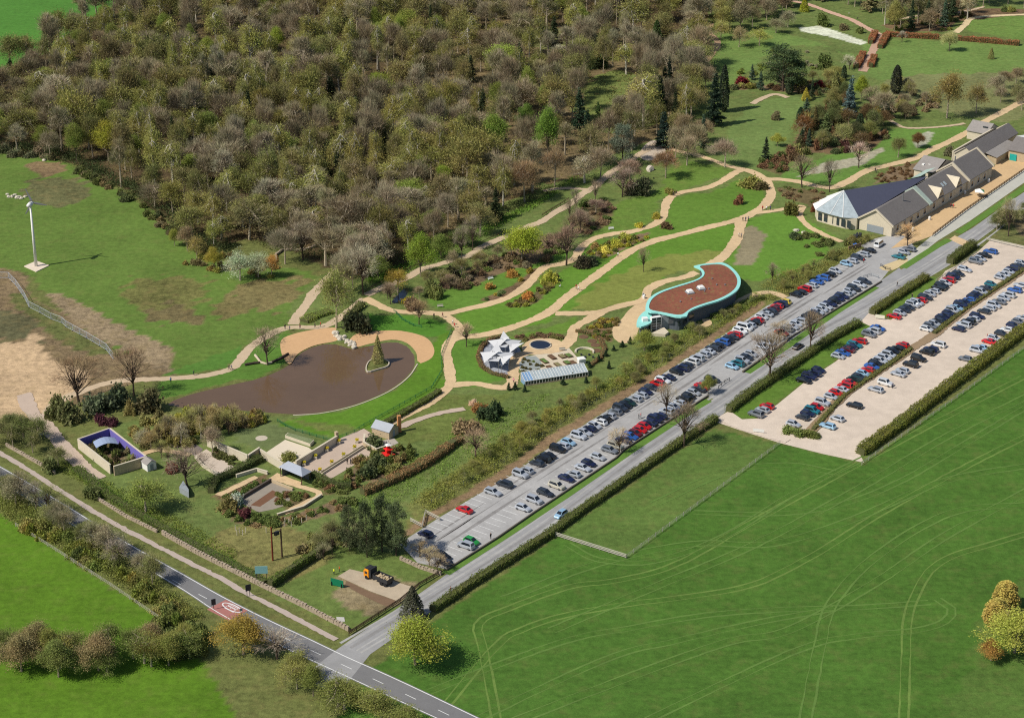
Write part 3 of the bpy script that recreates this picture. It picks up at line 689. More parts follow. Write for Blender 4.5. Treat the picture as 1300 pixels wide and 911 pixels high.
path('sandy path at the top edge of the lawns', [(1420, 16), (1298, 19), (1272, 20), (1247, 21.5), (1231, 25), (1225, 32), (1213, 42)], 3.0, mat('path_sandy', (214, 192, 150), .95, .2))
path('thin path behind the beech hedge', [(1140, 25), (1175, 19), (1217, 16), (1250, 9)], 2.0, PATHB)
path('bending brown path at the edge of the wood', [(902, 30), (900, 41.5), (911, 54), (905, 67), (895, 79)], 3.0, mat('path_brown', (176, 146, 116), .95, .2))
path('thin pale path round the shrub island', [(1097, 148), (1124.6, 151), (1138.5, 158), (1150, 162.5), (1178, 162.5), (1205, 160), (1225, 157)], 1.8, PATHB)
path('stepped stone path between the conifers', [(955, 132), (970, 124), (985, 120), (1000, 124)], 2.6, PATHB)
path('gravel drive to the painted walled garden', [(30, 500), (40, 522), (62, 545), (85, 572), (108, 594), (126, 608)], 4.2, PATHG)
path('pavement beside the public road', [(-100, 524), (0, 575), (84.6, 628), (145.5, 665), (216.6, 702), (270.7, 729.5), (321.5, 757), (372, 783), (426, 812)], 1.5, mat('path_pavement', (182, 166, 154), .9, .15))
path('pale loop path by the terraces', [(495, 548), (512, 540), (530, 533), (560, 524), (590, 519)], 2.2, PATHG)
path('lane across the corner of the gravel car park', [(912, 530), (935, 540), (960, 549), (1000, 560)], 2.6, GRAVEL)
path('strip of bare soil between the gravel car park rows', [(1028, 549), (1072, 501.5), (1138.5, 456), (1158, 442), (1184, 426), (1228, 391), (1300, 343), (1400, 275)], 3.0, mat('soil_strip', (148, 126, 98), .95, .35))
path('sandy path along the back of the curved roof building', [(884, 402), (905, 398), (925, 390), (945, 380), (962, 373), (980, 372), (998, 378)], 3.0)
path('sandy tree ring behind the curved roof building', [(884, 402), (876, 408), (884, 414), (898, 412), (896, 405)], 2.6)
# plazas
def area(label, pts, z, m, name='pavement', smooth=True):
    w = gl(pts); w = catmull(w, 1.5, True) if smooth else w
    b = MB(); b.sheet(w, z); return tag(b.build(name, m), label, None, None, 'structure')
area('sandy apron at the front of the curved roof building', [(790, 404), (800, 392), (822, 378), (830, 392), (822, 405), (812, 415), (806, 430), (792, 436), (780, 430), (778, 416)], .032, PATHM)
area('sandy ring round the oval pool', [(662, 441), (672, 432), (690, 429), (710, 432), (716, 440), (704, 447), (684, 449), (668, 447)], .034, PATHM)
area('sandy forecourt along the visitor centre', [(1111, 307), (1129, 300), (1152, 287), (1190, 262), (1240, 225), (1285, 196), (1420, 110), (1420, 150), (1300, 216), (1260, 243), (1225, 268), (1182, 300), (1150, 312), (1128, 316)], .036, mat('forecourt_paving', (206, 174, 130), .95, .3), smooth=False)
area('tarmac strip by the stacked bins and van', [(1092, 312), (1111, 303), (1135, 297), (1150, 300), (1128, 318), (1112, 322)], .038, TARMAC, smooth=False)
area('gravel island with a dead hedge at the car park exit', [(1116, 340), (1132, 333), (1150, 327), (1152, 332), (1140, 340), (1128, 344)], .040, mat('island_gravel', (205, 184, 140), .95, .3))
area('pale strip below the forecourt railing', [(1182, 300), (1225, 268), (1300, 216), (1420, 130), (1420, 160), (1300, 232), (1232, 280), (1190, 306), (1160, 330), (1145, 340), (1141, 334)], .022, mat('bank_gravel', (186, 184, 172), .95, .3), smooth=False)
area('sandy crossing over the drive', [(1205, 304), (1212, 299), (1240, 311), (1233, 317)], .044, PATHM, smooth=False)
area('paved school garden beside the glasshouse', [(655, 464), (672, 452), (690, 448), (722, 441), (740, 462), (700, 470), (668, 477)], .046, mat('school_paving', (206, 192, 166), .95, .2), smooth=False)
area('grey slate floor under the shade sails', [(624, 431), (613, 443), (610, 457), (616, 467), (627, 473), (645, 479), (649, 472), (650, 457), (654, 451), (661, 446), (656, 438), (643, 430)], .048, mat('slate_floor', (160, 164, 172), .8, .25))
area('grey gravel swirl bed beside the glasshouse', [(660, 455), (668, 452), (680, 452), (688, 462), (684, 470), (668, 474), (660, 468)], .052, mat('grey_gravel', (150, 156, 152), .95, .2))
area('concrete hardstanding under the dumper truck', [(429, 731), (444, 722), (470, 728), (528, 746), (520, 758), (503, 762), (470, 750)], .030, mat('hardstanding', (182, 166, 142), .95, .3, ((.1, .6), (.6, .8), (4, .8))), smooth=False)
area('bare soil trench beside the hardstanding', [(440, 737), (470, 751), (503, 763), (494, 770), (462, 756), (438, 742)], .034, mat('bare_soil', (122, 98, 76), .95, .35))
area('gravel terrace of the walled gardens', [(376, 596), (400, 580), (434, 555), (462, 544), (488, 560), (470, 578), (416, 610), (402, 603)], .032, PATHG, smooth=False)
area('pale stone court behind the terrace wall', [(338, 574), (362, 558), (392, 568), (398, 573), (378, 588), (358, 590)], .036, mat('court_stone', (218, 204, 180), .9, .12), smooth=False)
area('dark gravel square beside the cream wall', [(223, 560), (240, 558), (258, 570), (250, 580), (234, 572)], .034, mat('dark_gravel', (124, 112, 106), .95, .2), smooth=False)
area('pale stone yard beside the dark gravel square', [(248, 578), (262, 570), (298, 593), (292, 602), (276, 602), (258, 592)], .038, mat('yard_stone', (200, 184, 166), .9, .15), smooth=False)
path('cream path from the walled garden to the stone yard', [(180, 577), (200, 571), (222, 574), (242, 578)], 2.0, PATHM)
tq = np.linspace(0, 6.283, 20)[:-1]; cq = g(332, 556)
b = MB(); b.sheet([(cq[0] + 1.6 * math.cos(a), cq[1] + 1.6 * math.sin(a)) for a in tq], .03); tag(b.build('pavement', STONE_P), 'pale stone disc on the small lawn', None, None, 'structure')
area('cream paving in front of the pavilion', [(343, 606), (352, 600), (372, 608), (384, 612), (378, 618)], .030, PATHM, smooth=False)
area('grey paving at the right end of the terrace', [(462, 566), (480, 560), (500, 556), (506, 562), (480, 574)], .044, mat('terrace_grey', (176, 166, 154), .95, .25), smooth=False)
area('grey paving of the sunken garden', [(302, 636), (345, 612), (372, 622), (366, 640), (348, 646), (328, 650)], .034, mat('sunken_paving', (150, 140, 126), .95, .25), smooth=False)
area('soil bed sunk in the grey paving', [(318, 641), (346, 622), (355, 626), (330, 643)], .042, mat('bed_soil', (118, 84, 62), .95, .3), smooth=False)
path('cream path beside the sunken garden', [(276, 629), (300, 618), (326, 605)], 1.8, PATHM)
path('cream angled path enclosing the sunken garden', [(343, 606), (375, 616), (405, 627), (385, 640), (360, 652)], 1.8, PATHM)
area('pale rocky paving at the end of the woodland path', [(818, 185), (832, 178), (845, 190), (838, 200), (822, 204), (812, 198)], .030, mat('rock_paving', (196, 180, 160), .95, .25))
pool_m, nt, p = node_mat('pool_water'); p.inputs['Base Color'].default_value = (.012, .016, .03, 1); p.inputs['Roughness'].default_value = .06
b = MB(); c = np.array(g(686, 438)); rx = g(699.5, 438)[0] - g(672.5, 438)[0]
pool = np.stack([c[0] + rx / 2 * np.cos(t), c[1] + rx / 2 * 1.05 * np.sin(t)], 1)[:-1]
b.sheet(pool, .10); o = b.build('pool_water', pool_m); tag(o, 'dark round garden pool with a stone rim', None, None, 'structure')
b = MB(); b.wall(np.concatenate([pool, pool[:2]]), .35, 0, .22); b.build('pool_rim', STONE_P, o)
# small stream by the wood path
b = MB(); b.sheet(catmull(gl([(497, 384), (505, 374), (514, 366), (520, 366), (515, 376), (506, 384)]), 1, True), .02)
tag(b.build('stream_water', pool_m), 'small dark stream below the woodland path', None, None, 'structure')
# ------------------------------------------------------------ buildings
SLATE = mat('slate_grey', (122, 116, 112), .75, .3, ((.15, .5), (1.2, .7), (6, .9)))
SLATE_L = mat('slate_light', (148, 142, 136), .75, .3, ((.15, .5), (1.2, .7), (6, .9)))
SLATE_D = mat('slate_blue', (74, 76, 92), .55, .2, ((.15, .5), (1.2, .5), (6, .6)))
CREAM = mat('cream_stone', (210, 198, 174), .9, .25, ((.3, .5), (2, .8), (8, .8)))
STONE = mat('buff_stone', (190, 170, 138), .9, .3, ((.3, .5), (2, .8), (8, .8)))
COPING = mat('pale_coping', (208, 196, 172), .9, .2)
WHITE = mat('white_paint', (236, 234, 228), .6, .1)
TEAL = mat('teal_fascia', (156, 222, 212), .5, .1, ((.2, .5), (2, .5)))
DARKWALL = mat('dark_cladding', (92, 98, 106), .6, .25)
GREYCLAD = mat('grey_cladding', (150, 156, 160), .6, .2)
METAL = mat('grey_metal', (150, 152, 156), .4, .1, metallic=.6)
DARKM = mat('dark_metal', (52, 54, 58), .5, .2)
WOODM = mat('weathered_wood', (150, 124, 96), .9, .35)
WOODD = mat('dark_wood', (86, 66, 50), .9, .35)
def glass_mat(name, rgb, rough=.08):
    m, nt, p = node_mat(name)
    nt.links.new(scale_col(nt, lin(*rgb), vary(nt, .5, ((.7, .8), (3, .5)))), p.inputs['Base Color'])
    p.inputs['Roughness'].default_value = rough; p.inputs['Specular IOR Level'].default_value = .7
    MATS[name] = m
    return m
GLASS = glass_mat('dark_glass', (46, 54, 62))
GLASS_B = glass_mat('blue_glass', (120, 150, 180))
GLASS_P = glass_mat('pale_glass', (160, 170, 172), .2)

def sn(s, n, z=0.0):
    return (s * .6 + n * .8, s * .8 - n * .6, z)
def gable_roof(b, s0, s1, n0, n1, ze, zr, th=.18, over=.5, hip0=0.0, hip1=0.0, mi0=0, mi1=0, axis='s', rn=None):
    """two slopes with real thickness; the ridge runs along s (or along n)"""
    P = (lambda s, n, z: sn(s, n, z)) if axis == 's' else (lambda s, n, z: sn(n, s, z))
    nm = (n0 + n1) / 2 if rn is None else rn
    k0 = (zr - ze) / (nm - n0); k1 = (zr - ze) / (n1 - nm)
    for (na, kk, sg, mi) in ((n0 - over, k0, -1, mi0), (n1 + over, k1, 1, mi1)):
        zo = ze - over * kk
        top = [P(s0 - over * (hip0 == 0) - (over if hip0 else 0), na, zo + th), P(s1 + over, na, zo + th), P(s1 + over - hip1, nm, zr + th), P(s0 - over + hip0, nm, zr + th)]
        low = [(x, y, z - th) for x, y, z in top]
        if sg > 0: pass
        q = [top, low[::-1]] + [[top[i], low[i], low[(i + 1) % 4], top[(i + 1) % 4]] for i in range(4)]
        for f in q: b.face(f, mi)
    for s, h, sg in ((s0 - over, hip0, -1), (s1 + over, hip1, 1)):
        if h:
            b.face([P(s, n0 - over, ze - over * k0 + th), P(s, n1 + over, ze - over * k1 + th), P(s - sg * h, nm, zr + th)], mi0)
def gable_walls(b, s0, s1, n0, n1, ze, zr, mi=0, axis='s', g0=True, g1=True, rn=None):
    P = (lambda s, n, z: sn(s, n, z)) if axis == 's' else (lambda s, n, z: sn(n, s, z))
    nm = (n0 + n1) / 2 if rn is None else rn
    for n in (n0, n1): b.face([P(s0, n, 0), P(s1, n, 0), P(s1, n, ze), P(s0, n, ze)], mi)
    for s, gg in ((s0, g0), (s1, g1)):
        b.face([P(s, n0, 0), P(s, n1, 0), P(s, n1, ze), P(s, nm, zr), P(s, n0, ze)] if gg else [P(s, n0, 0), P(s, n1, 0), P(s, n1, ze), P(s, n0, ze)], mi)
def wall_window(parent, s0, s1, n, z0, z1, out, name='window', m=None):
    """window on a wall that runs along s at n; out = +1 / -1 side"""
    b = MB(); e = .06 * out
    b.face([sn(s0, n + e, z0), sn(s1, n + e, z0), sn(s1, n + e, z1), sn(s0, n + e, z1)])
    o = b.build(name, m or GLASS, parent)
    f = MB(); w = .12
    for (a, c, za, zb) in ((s0 - w, s1 + w, z1, z1 + w), (s0 - w, s1 + w, z0 - w, z0), (s0 - w, s0, z0, z1), (s1, s1 + w, z0, z1)):
        q = sn((a + c) / 2, n + .07 * out, (za + zb) / 2)
        f.box(q, (c - a, .12, zb - za), math.atan2(.8, .6))
    f.build('window_frame', WHITE, o)
    return o
def roof_light(parent, s, n, z, slope, w=.9, h=1.3, m=None):
    """skylight lying on a slope that falls towards +n"""
    b = MB(); dz = slope * h / 2
    pts = [sn(s - w / 2, n - h / 2, z + dz + .28), sn(s + w / 2, n - h / 2, z + dz + .28), sn(s + w / 2, n + h / 2, z - dz + .28), sn(s - w / 2, n + h / 2, z - dz + .28)]
    b.face(pts); b.face([(x, y, zz - .25) for x, y, zz in pts][::-1])
    for i in range(4):
        p, q = pts[i], pts[(i + 1) % 4]; b.face([p, (p[0], p[1], p[2] - .25), (q[0], q[1], q[2] - .25), q])
    return b.build('roof_light', m or GLASS_P, parent)

# --- visitor centre: long slate range along the forecourt
A = thing('visitor_centre', 'long slate roofed stone range with cream gables along the sandy forecourt', 'building', sn(610, -286))
b = MB()
gable_walls(b, 582, 609, -292, -280, 4, 8); gable_walls(b, 609, 638.5, -292, -280, 4, 8.1, g0=False); gable_walls(b, 638.5, 658, -292.5, -279.5, 4.4, 9.3)
b.build('wall', CREAM, A)
b = MB(); gable_roof(b, 582, 609, -292, -280, 4, 8, hip1=.0); r1 = b.build('roof', SLATE, A)
b = MB(); gable_roof(b, 610, 638, -292, -280, 4, 8.1, over=.45); r2 = b.build('roof', SLATE, A)
b = MB(); gable_roof(b, 639.3, 657.4, -292.5, -279.5, 4.4, 9.3, over=.5); r3 = b.build('roof', SLATE, A)
def coping(s, n0, nm, n1, ze, zr, w=.7, m=COPING, parent=A):
    b = MB()
    for na in (n0, n1):
        a0 = [sn(s - w / 2, na, ze), sn(s + w / 2, na, ze), sn(s + w / 2, nm, zr), sn(s - w / 2, nm, zr)]
        lo = [(x, y, z - .6) for x, y, z in a0]
        b.face(a0); b.face(lo[::-1])
        for i in range(4): b.face([a0[i], lo[i], lo[(i + 1) % 4], a0[(i + 1) % 4]])
    return b.build('gable_coping', m, parent)
coping(609.4, -292.8, -286, -279.2, 3.95, 8.75, 2.2, mat('lead_flashing', (176, 190, 176), .7, .2))
coping(638.6, -293.2, -286, -278.8, 4.3, 9.6); coping(658.2, -293.2, -286, -278.8, 4.5, 9.95); coping(581.6, -292.8, -286, -279.2, 3.95, 8.6, .5)
for s in (617, 631):   # triangular dormers on the forecourt slope
    b = MB()
    b.face([sn(s - 2.2, -279.6, 4.3), sn(s + 2.2, -279.6, 4.3), sn(s, -279.6, 7.2)])
    b.face([sn(s - 2.4, -279.4, 4.1), sn(s, -279.4, 7.4), sn(s, -284.6, 7.4)]); b.face([sn(s + 2.4, -279.4, 4.1), sn(s, -279.4, 7.4), sn(s, -284.6, 7.4)])
    d = b.build('dormer', CREAM, A)
    q = MB(); q.face([sn(s - .8, -279.5, 4.7), sn(s + .8, -279.5, 4.7), sn(s + .8, -279.5, 5.6), sn(s - .8, -279.5, 5.6)]); q.build('dormer_window', GLASS, d)
for s in (586, 591, 596, 601, 606, 613, 620, 626, 634, 642, 647, 652): wall_window(A, s - .9, s + .9, -280 if s < 640 else -279.5, 1.0, 3.0, 1)
for s, n in ((624, -282.5), (626, -282.5), (644, -283), (648, -282.4), (650, -284)): roof_light(A, s, n, 8.1 - (n + 286) * .667, .667)
for s, n in ((598, -284.5), (645, -288)):
    b = MB(); b.tube(sn(s, n, 6.5), sn(s, n, 9.6), .22, .2, 8); b.build('flue_pipe', METAL, A)
b = MB(); b.face([sn(581.9, -289, .1), sn(581.9, -283, .1), sn(581.9, -283, 2.6), sn(581.9, -289, 2.6)]); b.build('gable_door', GREYCLAD, A)

# --- dark slate hall with a glazed hipped end
Hh = thing('slate_hall', 'dark blue slate hall with a pointed glazed pavilion end', 'building', sn(600, -302))
b = MB(); b.prism([sn(*p)[:2] for p in ((580.6, -307), (579.8, -301), (579.6, -296), (581, -292.4), (621, -292.4), (621, -298), (594, -310.2), (585, -310.2))], 0, 4.0, top=False); b.build('wall', CREAM, Hh)
P0 = (593, -304, 8.6)
b = MB(); e = 4.0
def tri(pts): b.face(pts)
b.face([sn(592, -303.5, 8.4), sn(581.5, -291.7, 4.02), sn(623, -287.5, 8.3)]); b.face([sn(592, -303.5, 8.4), sn(623, -287.5, 8.3), sn(623, -298.6, 4), sn(594, -311, 4)]); b.face([sn(623, -287.5, 8.3), sn(623, -292.4, 4), sn(623, -298.6, 4)])
b.build('roof', SLATE_D, Hh)
hip = [((584.5, -311), (580, -307.5)), ((580, -307.5), (579, -301.5)), ((579, -301.5), (578.8, -296.5)), ((578.8, -296.5), (581.5, -291.7))]
hip2 = [((594, -311), (589, -311)), ((589, -311), (584.5, -311))]
for i, (p, q) in enumerate(hip2 + hip):
    b = MB(); b.face([sn(p[0], p[1], 4.0), sn(q[0], q[1], 4.0), sn(592, -303.5, 8.4)])
    b.build('roof_panel', WHITE if i in (1, 2) else GLASS_P, Hh)
    f = MB(); f.tube(sn(p[0], p[1], 4.05), sn(592, -303.5, 8.45), .14, .1, 5); f.build('roof_rib', WHITE, Hh)
for k in range(6):
    n = -306.6 + k * 2.3; sA, sB = 580.6 - (n + 307) * .09, 580.6 - (n + 308.4) * .09
    b = MB(); b.face([sn(sA - .12, n, .6), sn(sB - .3, n + 1.5, .6), sn(sB - .3, n + 1.5, 3.3), sn(sA - .12, n, 3.3)]); b.build('window', GLASS, Hh)
for k in range(4):
    s = 585.5 + k * 2.1
    b = MB(); b.face([sn(s, -310.3, .6), sn(s + 1.4, -310.3, .6), sn(s + 1.4, -310.3, 3.3), sn(s, -310.3, 3.3)]); b.build('window', GLASS, Hh)

# --- cross wing behind
B2 = thing('cross_wing', 'light grey slate wing behind the forecourt range, facing the gardens', 'building', sn(648, -296))
b = MB(); gable_walls(b, -301, -292.6, 640, 656, 3.6, 6.4, axis='n'); b.build('wall', CREAM, B2)
b = MB(); gable_roof(b, -301, -293.4, 640, 656, 3.6, 6.4, axis='n', over=.4); b.build('roof', SLATE_L, B2)
for s, n in ((643, -299), (644, -297)):
    q = sn(s, n, 4.9); b = MB(); b.box(q, (.9, .9, .5), .9); b.build('roof_light', WHITE, B2)
b = MB(); b.face([sn(627, -296, 4.6), sn(639, -296, 4.6), sn(639, -292.3, 6.2), sn(627, -292.3, 6.2)]); b.face([sn(627, -296, 0), sn(639, -296, 0), sn(639, -296, 4.6), sn(627, -296, 4.6)]); b.build('glazed_link', mat('green_glass', (172, 196, 182), .3, .2), B2)

# --- further range
B3 = thing('plant_shop', 'dark slate building with a long pale parapet beyond the forecourt range', 'building', sn(682, -291))
b = MB(); gable_walls(b, 664, 700, -297.5, -288.6, 4, 7); b.build('wall', CREAM, B3)
b = MB(); gable_roof(b, 664, 700, -296.6, -288.6, 4, 7, over=.3, rn=-292.6); b.build('roof', SLATE, B3)
b = MB(); b.wall([sn(664, -297.6)[:2], sn(680, -297.6)[:2], sn(698, -297.6)[:2]], .6, 0, 4.6); b.build('parapet', COPING, B3)
b = MB(); gable_walls(b, 672, 690, -288.5, -284, 2.8, 2.9, g0=False, g1=False); b.build('porch_wall', STONE, B3)
b = MB(); q = [sn(671.5, -283.6, 2.9), sn(690.5, -283.6, 2.9), sn(690.5, -288.4, 3.9), sn(671.5, -288.4, 3.9)]; b.face(q); b.face([(x, y, z - .2) for x, y, z in q][::-1])
for i in range(4): b.face([q[i], (*q[i][:2], q[i][2] - .2), (*q[(i + 1) % 4][:2], q[(i + 1) % 4][2] - .2), q[(i + 1) % 4]])
b.build('porch_roof', SLATE_L, B3)
b = MB(); gable_walls(b, -306, -297.9, 694, 704, 3.4, 6, axis='n'); b.build('wall', CREAM, B3)
b = MB(); gable_roof(b, -306, -298.2, 694, 704, 3.4, 6, axis='n', over=.4); b.build('roof', SLATE_L, B3)
for n in (-300.4, -299.4): 
    b = MB(); b.box(sn(696.5, n, 5.0), (.8, .9, .4), .9); b.build('roof_light', GLASS, B3)
for s in (668, 674, 686, 692): wall_window(B3, s - .8, s + .8, -297.9, 1.2, 3.2, -1)
B4 = thing('glazed_shop', 'building with grey front slope, white far roof and teal doorway', 'building', sn(688, -270))
b = MB(); gable_walls(b, -283, -250, 680, 702, 4, 7, axis='n', rn=687); b.build('wall', STONE, B4)
b = MB(); gable_roof(b, -283, -250, 680, 702, 4, 7, axis='n', rn=687, mi0=0, mi1=1); b.build('roof', [SLATE, WHITE], B4)
b = MB(); b.box(sn(679.8, -281, 1.3), (.15, 2.6, 2.4), math.atan2(.8, .6)); b.build('door', mat('teal_door', (40, 170, 160), .5), B4)

# --- railing along the forecourt edge and parasol kiosk
rl = thing('forecourt_railing', 'long dark railing between the sandy forecourt and the pale bank', 'railing', gp(1225, 268))
pts = polyline(gl([(1184, 300), (1225, 268.5), (1262, 243), (1300, 217), (1340, 190)]), 2.2)
for p in pts:
    b = MB(); b.box((p[0], p[1], .55), (.14, .14, 1.1)); b.build('post', WOODD, rl)
for z in (.45, .75, 1.05):
    b = MB(); b.wall(pts, .1, z - .06, z + .06); b.build('rail', WOODD, rl)
q = gp(1243, 250); ps = thing('parasol_kiosk', 'white and green square parasol stall on the sandy forecourt', 'parasol', q)
b = MB(); b.tube(q, q + Vector((0, 0, 2.6)), .06); b.build('pole', WHITE, ps)
for k in range(4):
    a = math.pi / 2 * k + .6; r = 2.3; a2 = a + math.pi / 2
    b = MB(); b.face([q + Vector((r * math.cos(a), r * math.sin(a), 2.1)), q + Vector((r * math.cos(a2), r * math.sin(a2), 2.1)), q + Vector((0, 0, 3.1))])
    b.build('canopy_panel', WHITE if k != 3 else mat('green_cloth', (70, 140, 90)), ps)
b = MB(); b.box(q + Vector((0, 0, .5)), (1.6, .9, 1.0), .6); b.build('counter', STONE, ps)

# ------------------------------------------------------------ curved teal building
def d_(X, Y): return (760 + X / 5.2, 310 + Y / 5.2)
ZR = 5.0
outl = catmull([g(*d_(*p), ZR) for p in [(628, 143), (655, 136), (700, 128), (760, 124), (815, 120), (870, 145), (920, 195), (938, 240), (925, 290), (880, 330), (800, 370), (700, 400), (620, 430), (590, 452), (582, 474), (545, 480), (510, 477), (440, 460), (390, 450), (345, 448), (312, 436), (314, 392), (340, 350), (400, 312), (500, 277), (600, 247), (655, 226), (684, 200), (672, 165)]], 1.0, True)
cw = 0.5 * np.sum(outl[:, 0] * np.roll(outl[:, 1], -1) - np.roll(outl[:, 0], -1) * outl[:, 1])
if cw < 0: outl = outl[::-1]
def inset(poly, d):
    n = normals2(poly, True); q = poly + n * d
    for _ in range(6): q = (np.roll(q, 1, 0) + 2 * q + np.roll(q, -1, 0)) / 4
    return q
CB = thing('curved_roof_building', 'curvy building with a rust brown planted roof and turquoise edge', 'building', (outl[:, 0].mean(), outl[:, 1].mean(), 0))
wl = inset(outl, 1.1); inn = inset(outl, .95)
b = MB(); b.prism(wl, 0, ZR - .35, top=False); b.build('wall', DARKWALL, CB)
b = MB(); n = len(outl)
for i in range(n):
    j = (i + 1) % n
    o0, o1, i0, i1 = outl[i], outl[j], inn[i], inn[j]
    b.face([(*o0, ZR), (*o1, ZR), (*i1, ZR + .05), (*i0, ZR + .05)])
    b.face([(*o0, ZR - .45), (*o1, ZR - .45), (*o1, ZR), (*o0, ZR)])
    b.face([(*i0, ZR + .05), (*i1, ZR + .05), (*i1, ZR - .2), (*i0, ZR - .2)])
    w0, w1 = wl[i], wl[j]
    b.face([(*o1, ZR - .45), (*o0, ZR - .45), (*w0, ZR - .4), (*w1, ZR - .4)])
b.build('roof_edge', TEAL, CB)
sedum, nt, p = node_mat('sedum_roof')
pos = nt.nodes.new('ShaderNodeNewGeometry').outputs['Position']
mx = nt.nodes.new('ShaderNodeMix'); mx.data_type = 'RGBA'
nt.links.new(mathn(nt, 'MULTIPLY', mathn(nt, 'MAXIMUM', mathn(nt, 'SUBTRACT', noise(nt, .8, 5, pos), .52), 0.0), 3.0), mx.inputs[0])
mx.inputs[6].default_value = (*lin(132, 76, 54, .85), 1); mx.inputs[7].default_value = (*lin(120, 124, 66, .85), 1)
nt.links.new(scale_col(nt, mx.outputs[2], vary(nt, .5, ((.12, .7), (.6, .7), (2, .8), (8, .6)))), p.inputs['Base Color']); p.inputs['Roughness'].default_value = 1
b = MB(); b.sheet(inn, ZR - .1); b.build('planted_roof', sedum, CB)
for X, Y in ((602, 318), (676, 292)):
    q = gp(*d_(X, Y), ZR); b = MB(); b.box(q + Vector((0, 0, .35)), (1.9, 2.2, .9), .35, taper=.8); o = b.build('skylight', WHITE, CB)
    f = MB(); f.box(q + Vector((0, 0, .1)), (2.2, 2.5, .4), .35); f.build('skylight_kerb', GREYCLAD, o)
for X, Y in ((750, 228), (780, 268), (540, 380), (612, 362), (835, 268), (728, 295), (700, 310)):
    q = gp(*d_(X, Y), ZR); b = MB(); b.lathe(q + Vector((0, 0, -.1)), [(.25, 0), (.25, .35), (.1, .45)], 8); b.build('roof_vent', METAL, CB)
# glazed end wall with mullions, set just in front of the curved wall
p0, p1 = np.array(g(*d_(348, 580))), np.array(g(*d_(412, 570)))
dv = p1 - p0; LN = np.linalg.norm(dv); dv /= LN; az = math.atan2(dv[1], dv[0]); nn = np.array([dv[1], -dv[0]])
b = MB(); b.box((*(p0 + dv * LN / 2 + -nn * .6), 2.25), (LN, 1.2, 4.5), az); gb = b.build('glazed_bay', WHITE, CB)
for r in range(5):
    for cI in range(2):
        x = (cI + .5) * LN / 2; q = p0 + dv * x + nn * .03
        b = MB(); b.box((*q, .5 + r * .86), (LN / 2 - .3, .06, .7), az); b.build('pane', GLASS, gb)
p2, p3 = np.array(g(*d_(418, 562))), np.array(g(*d_(552, 552)))
d2 = p3 - p2; L2 = np.linalg.norm(d2); d2 /= L2; a2 = math.atan2(d2[1], d2[0])
b = MB(); b.box((*(p2 + d2 * L2 / 2 + np.array([-d2[1], d2[0]]) * .9), 2.2), (L2, 1.8, 4.4), a2); b.build('end_wall', GREYCLAD, CB)
b = MB(); b.prism(gl([d_(345, 606), d_(430, 565), d_(462, 596), d_(440, 612)]), 0, .9); b.build('ramp_wall', CREAM, CB)
# lower round canopy at the entrance
lc = catmull([g(*d_(*p), 3.4) for p in [(345, 455), (312, 440), (275, 468), (254, 505), (252, 540), (280, 545), (330, 528), (352, 505)]], .8, True)
b = MB(); b.prism(lc, 3.0, 3.5, bottom=True); b.build('entrance_canopy', TEAL, CB)
b = MB(); b.prism(inset(lc if np.sum(lc[:, 0] * np.roll(lc[:, 1], -1) - np.roll(lc[:, 0], -1) * lc[:, 1]) > 0 else lc[::-1], .8), 0, 3.0); b.build('entrance_wall', DARKWALL, CB)
q = gp(*d_(305, 505), 3.5); b = MB(); b.box(q + Vector((0, 0, .5)), (1.6, 1.6, 1.0), .2); o = b.build('roof_box', WHITE, CB)
for k in range(9):   # dark window strips along the shaded car park side
    i = int(len(wl) * (.34 + .022 * k)) % len(wl); a, c = wl[i], wl[(i + 2) % len(wl)]
    dd = c - a; q = (a + c) / 2
    b = MB(); b.box((*q, 2.2), (np.linalg.norm(dd) * 1.0, .16, 1.6), math.atan2(dd[1], dd[0])); b.build('window', GLASS, CB)

# ------------------------------------------------------------ lean-to glasshouse
GH = thing('glasshouse', 'long low lean-to glasshouse with silver glazed roof below the paved beds', 'glasshouse', gp(706, 484))
f0, f1 = np.array(g(666.7, 490.3)), np.array(g(746.5, 478)); u = (f1 - f0); LG = np.linalg.norm(u); u /= LG; bk = np.array([-u[1], u[0]]); az = math.atan2(u[1], u[0])
b = MB(); b.box((*(f0 + u * LG / 2 + bk * 3.55), 1.3), (LG, .3, 2.6), az); b.build('back_wall', CREAM, GH)
NP = 22
for k in range(NP):
    a, c = f0 + u * LG * k / NP, f0 + u * LG * (k + 1) / NP
    a2_, c2_ = a + u * .05, c - u * .05
    b = MB(); b.face([(*a2_, 1.5), (*c2_, 1.5), (*(c2_ + bk * 3.4), 2.75), (*(a2_ + bk * 3.4), 2.75)])
    b.build('roof_pane', GLASS_P if k > 2 else GLASS_B, GH)
    b = MB(); b.face([(*a2_, .35), (*c2_, .35), (*c2_, 1.45), (*a2_, 1.45)]); b.build('front_pane', GLASS, GH)
b = MB()
for k in range(NP + 1):
    a = f0 + u * LG * k / NP; b.tube((*a, 1.5), (*(a + bk * 3.4), 2.8), .06, n=4); b.tube((*a, 0), (*a, 1.5), .05, n=4)
b.tube((*f0, 1.5), (*f1, 1.5), .08, n=4); b.tube((*(f0 + bk * 3.4), 2.8), (*(f1 + bk * 3.4), 2.8), .1, n=4)
b.build('glazing_bars', WHITE, GH)
b = MB(); b.box((*(f0 + u * LG / 2 + bk * .05), .18), (LG, .2, .36), az); b.build('sill_wall', STONE, GH)
for e_ in (f0, f1):
    b = MB(); b.face([(*e_, 0), (*(e_ + bk * 3.4), 0), (*(e_ + bk * 3.4), 2.75), (*e_, 1.5)]); b.build('end_wall', GLASS_B, GH)
q = gp(738, 461); hs = thing('white_store', 'small white store box at the far end of the glasshouse', 'shed', q)
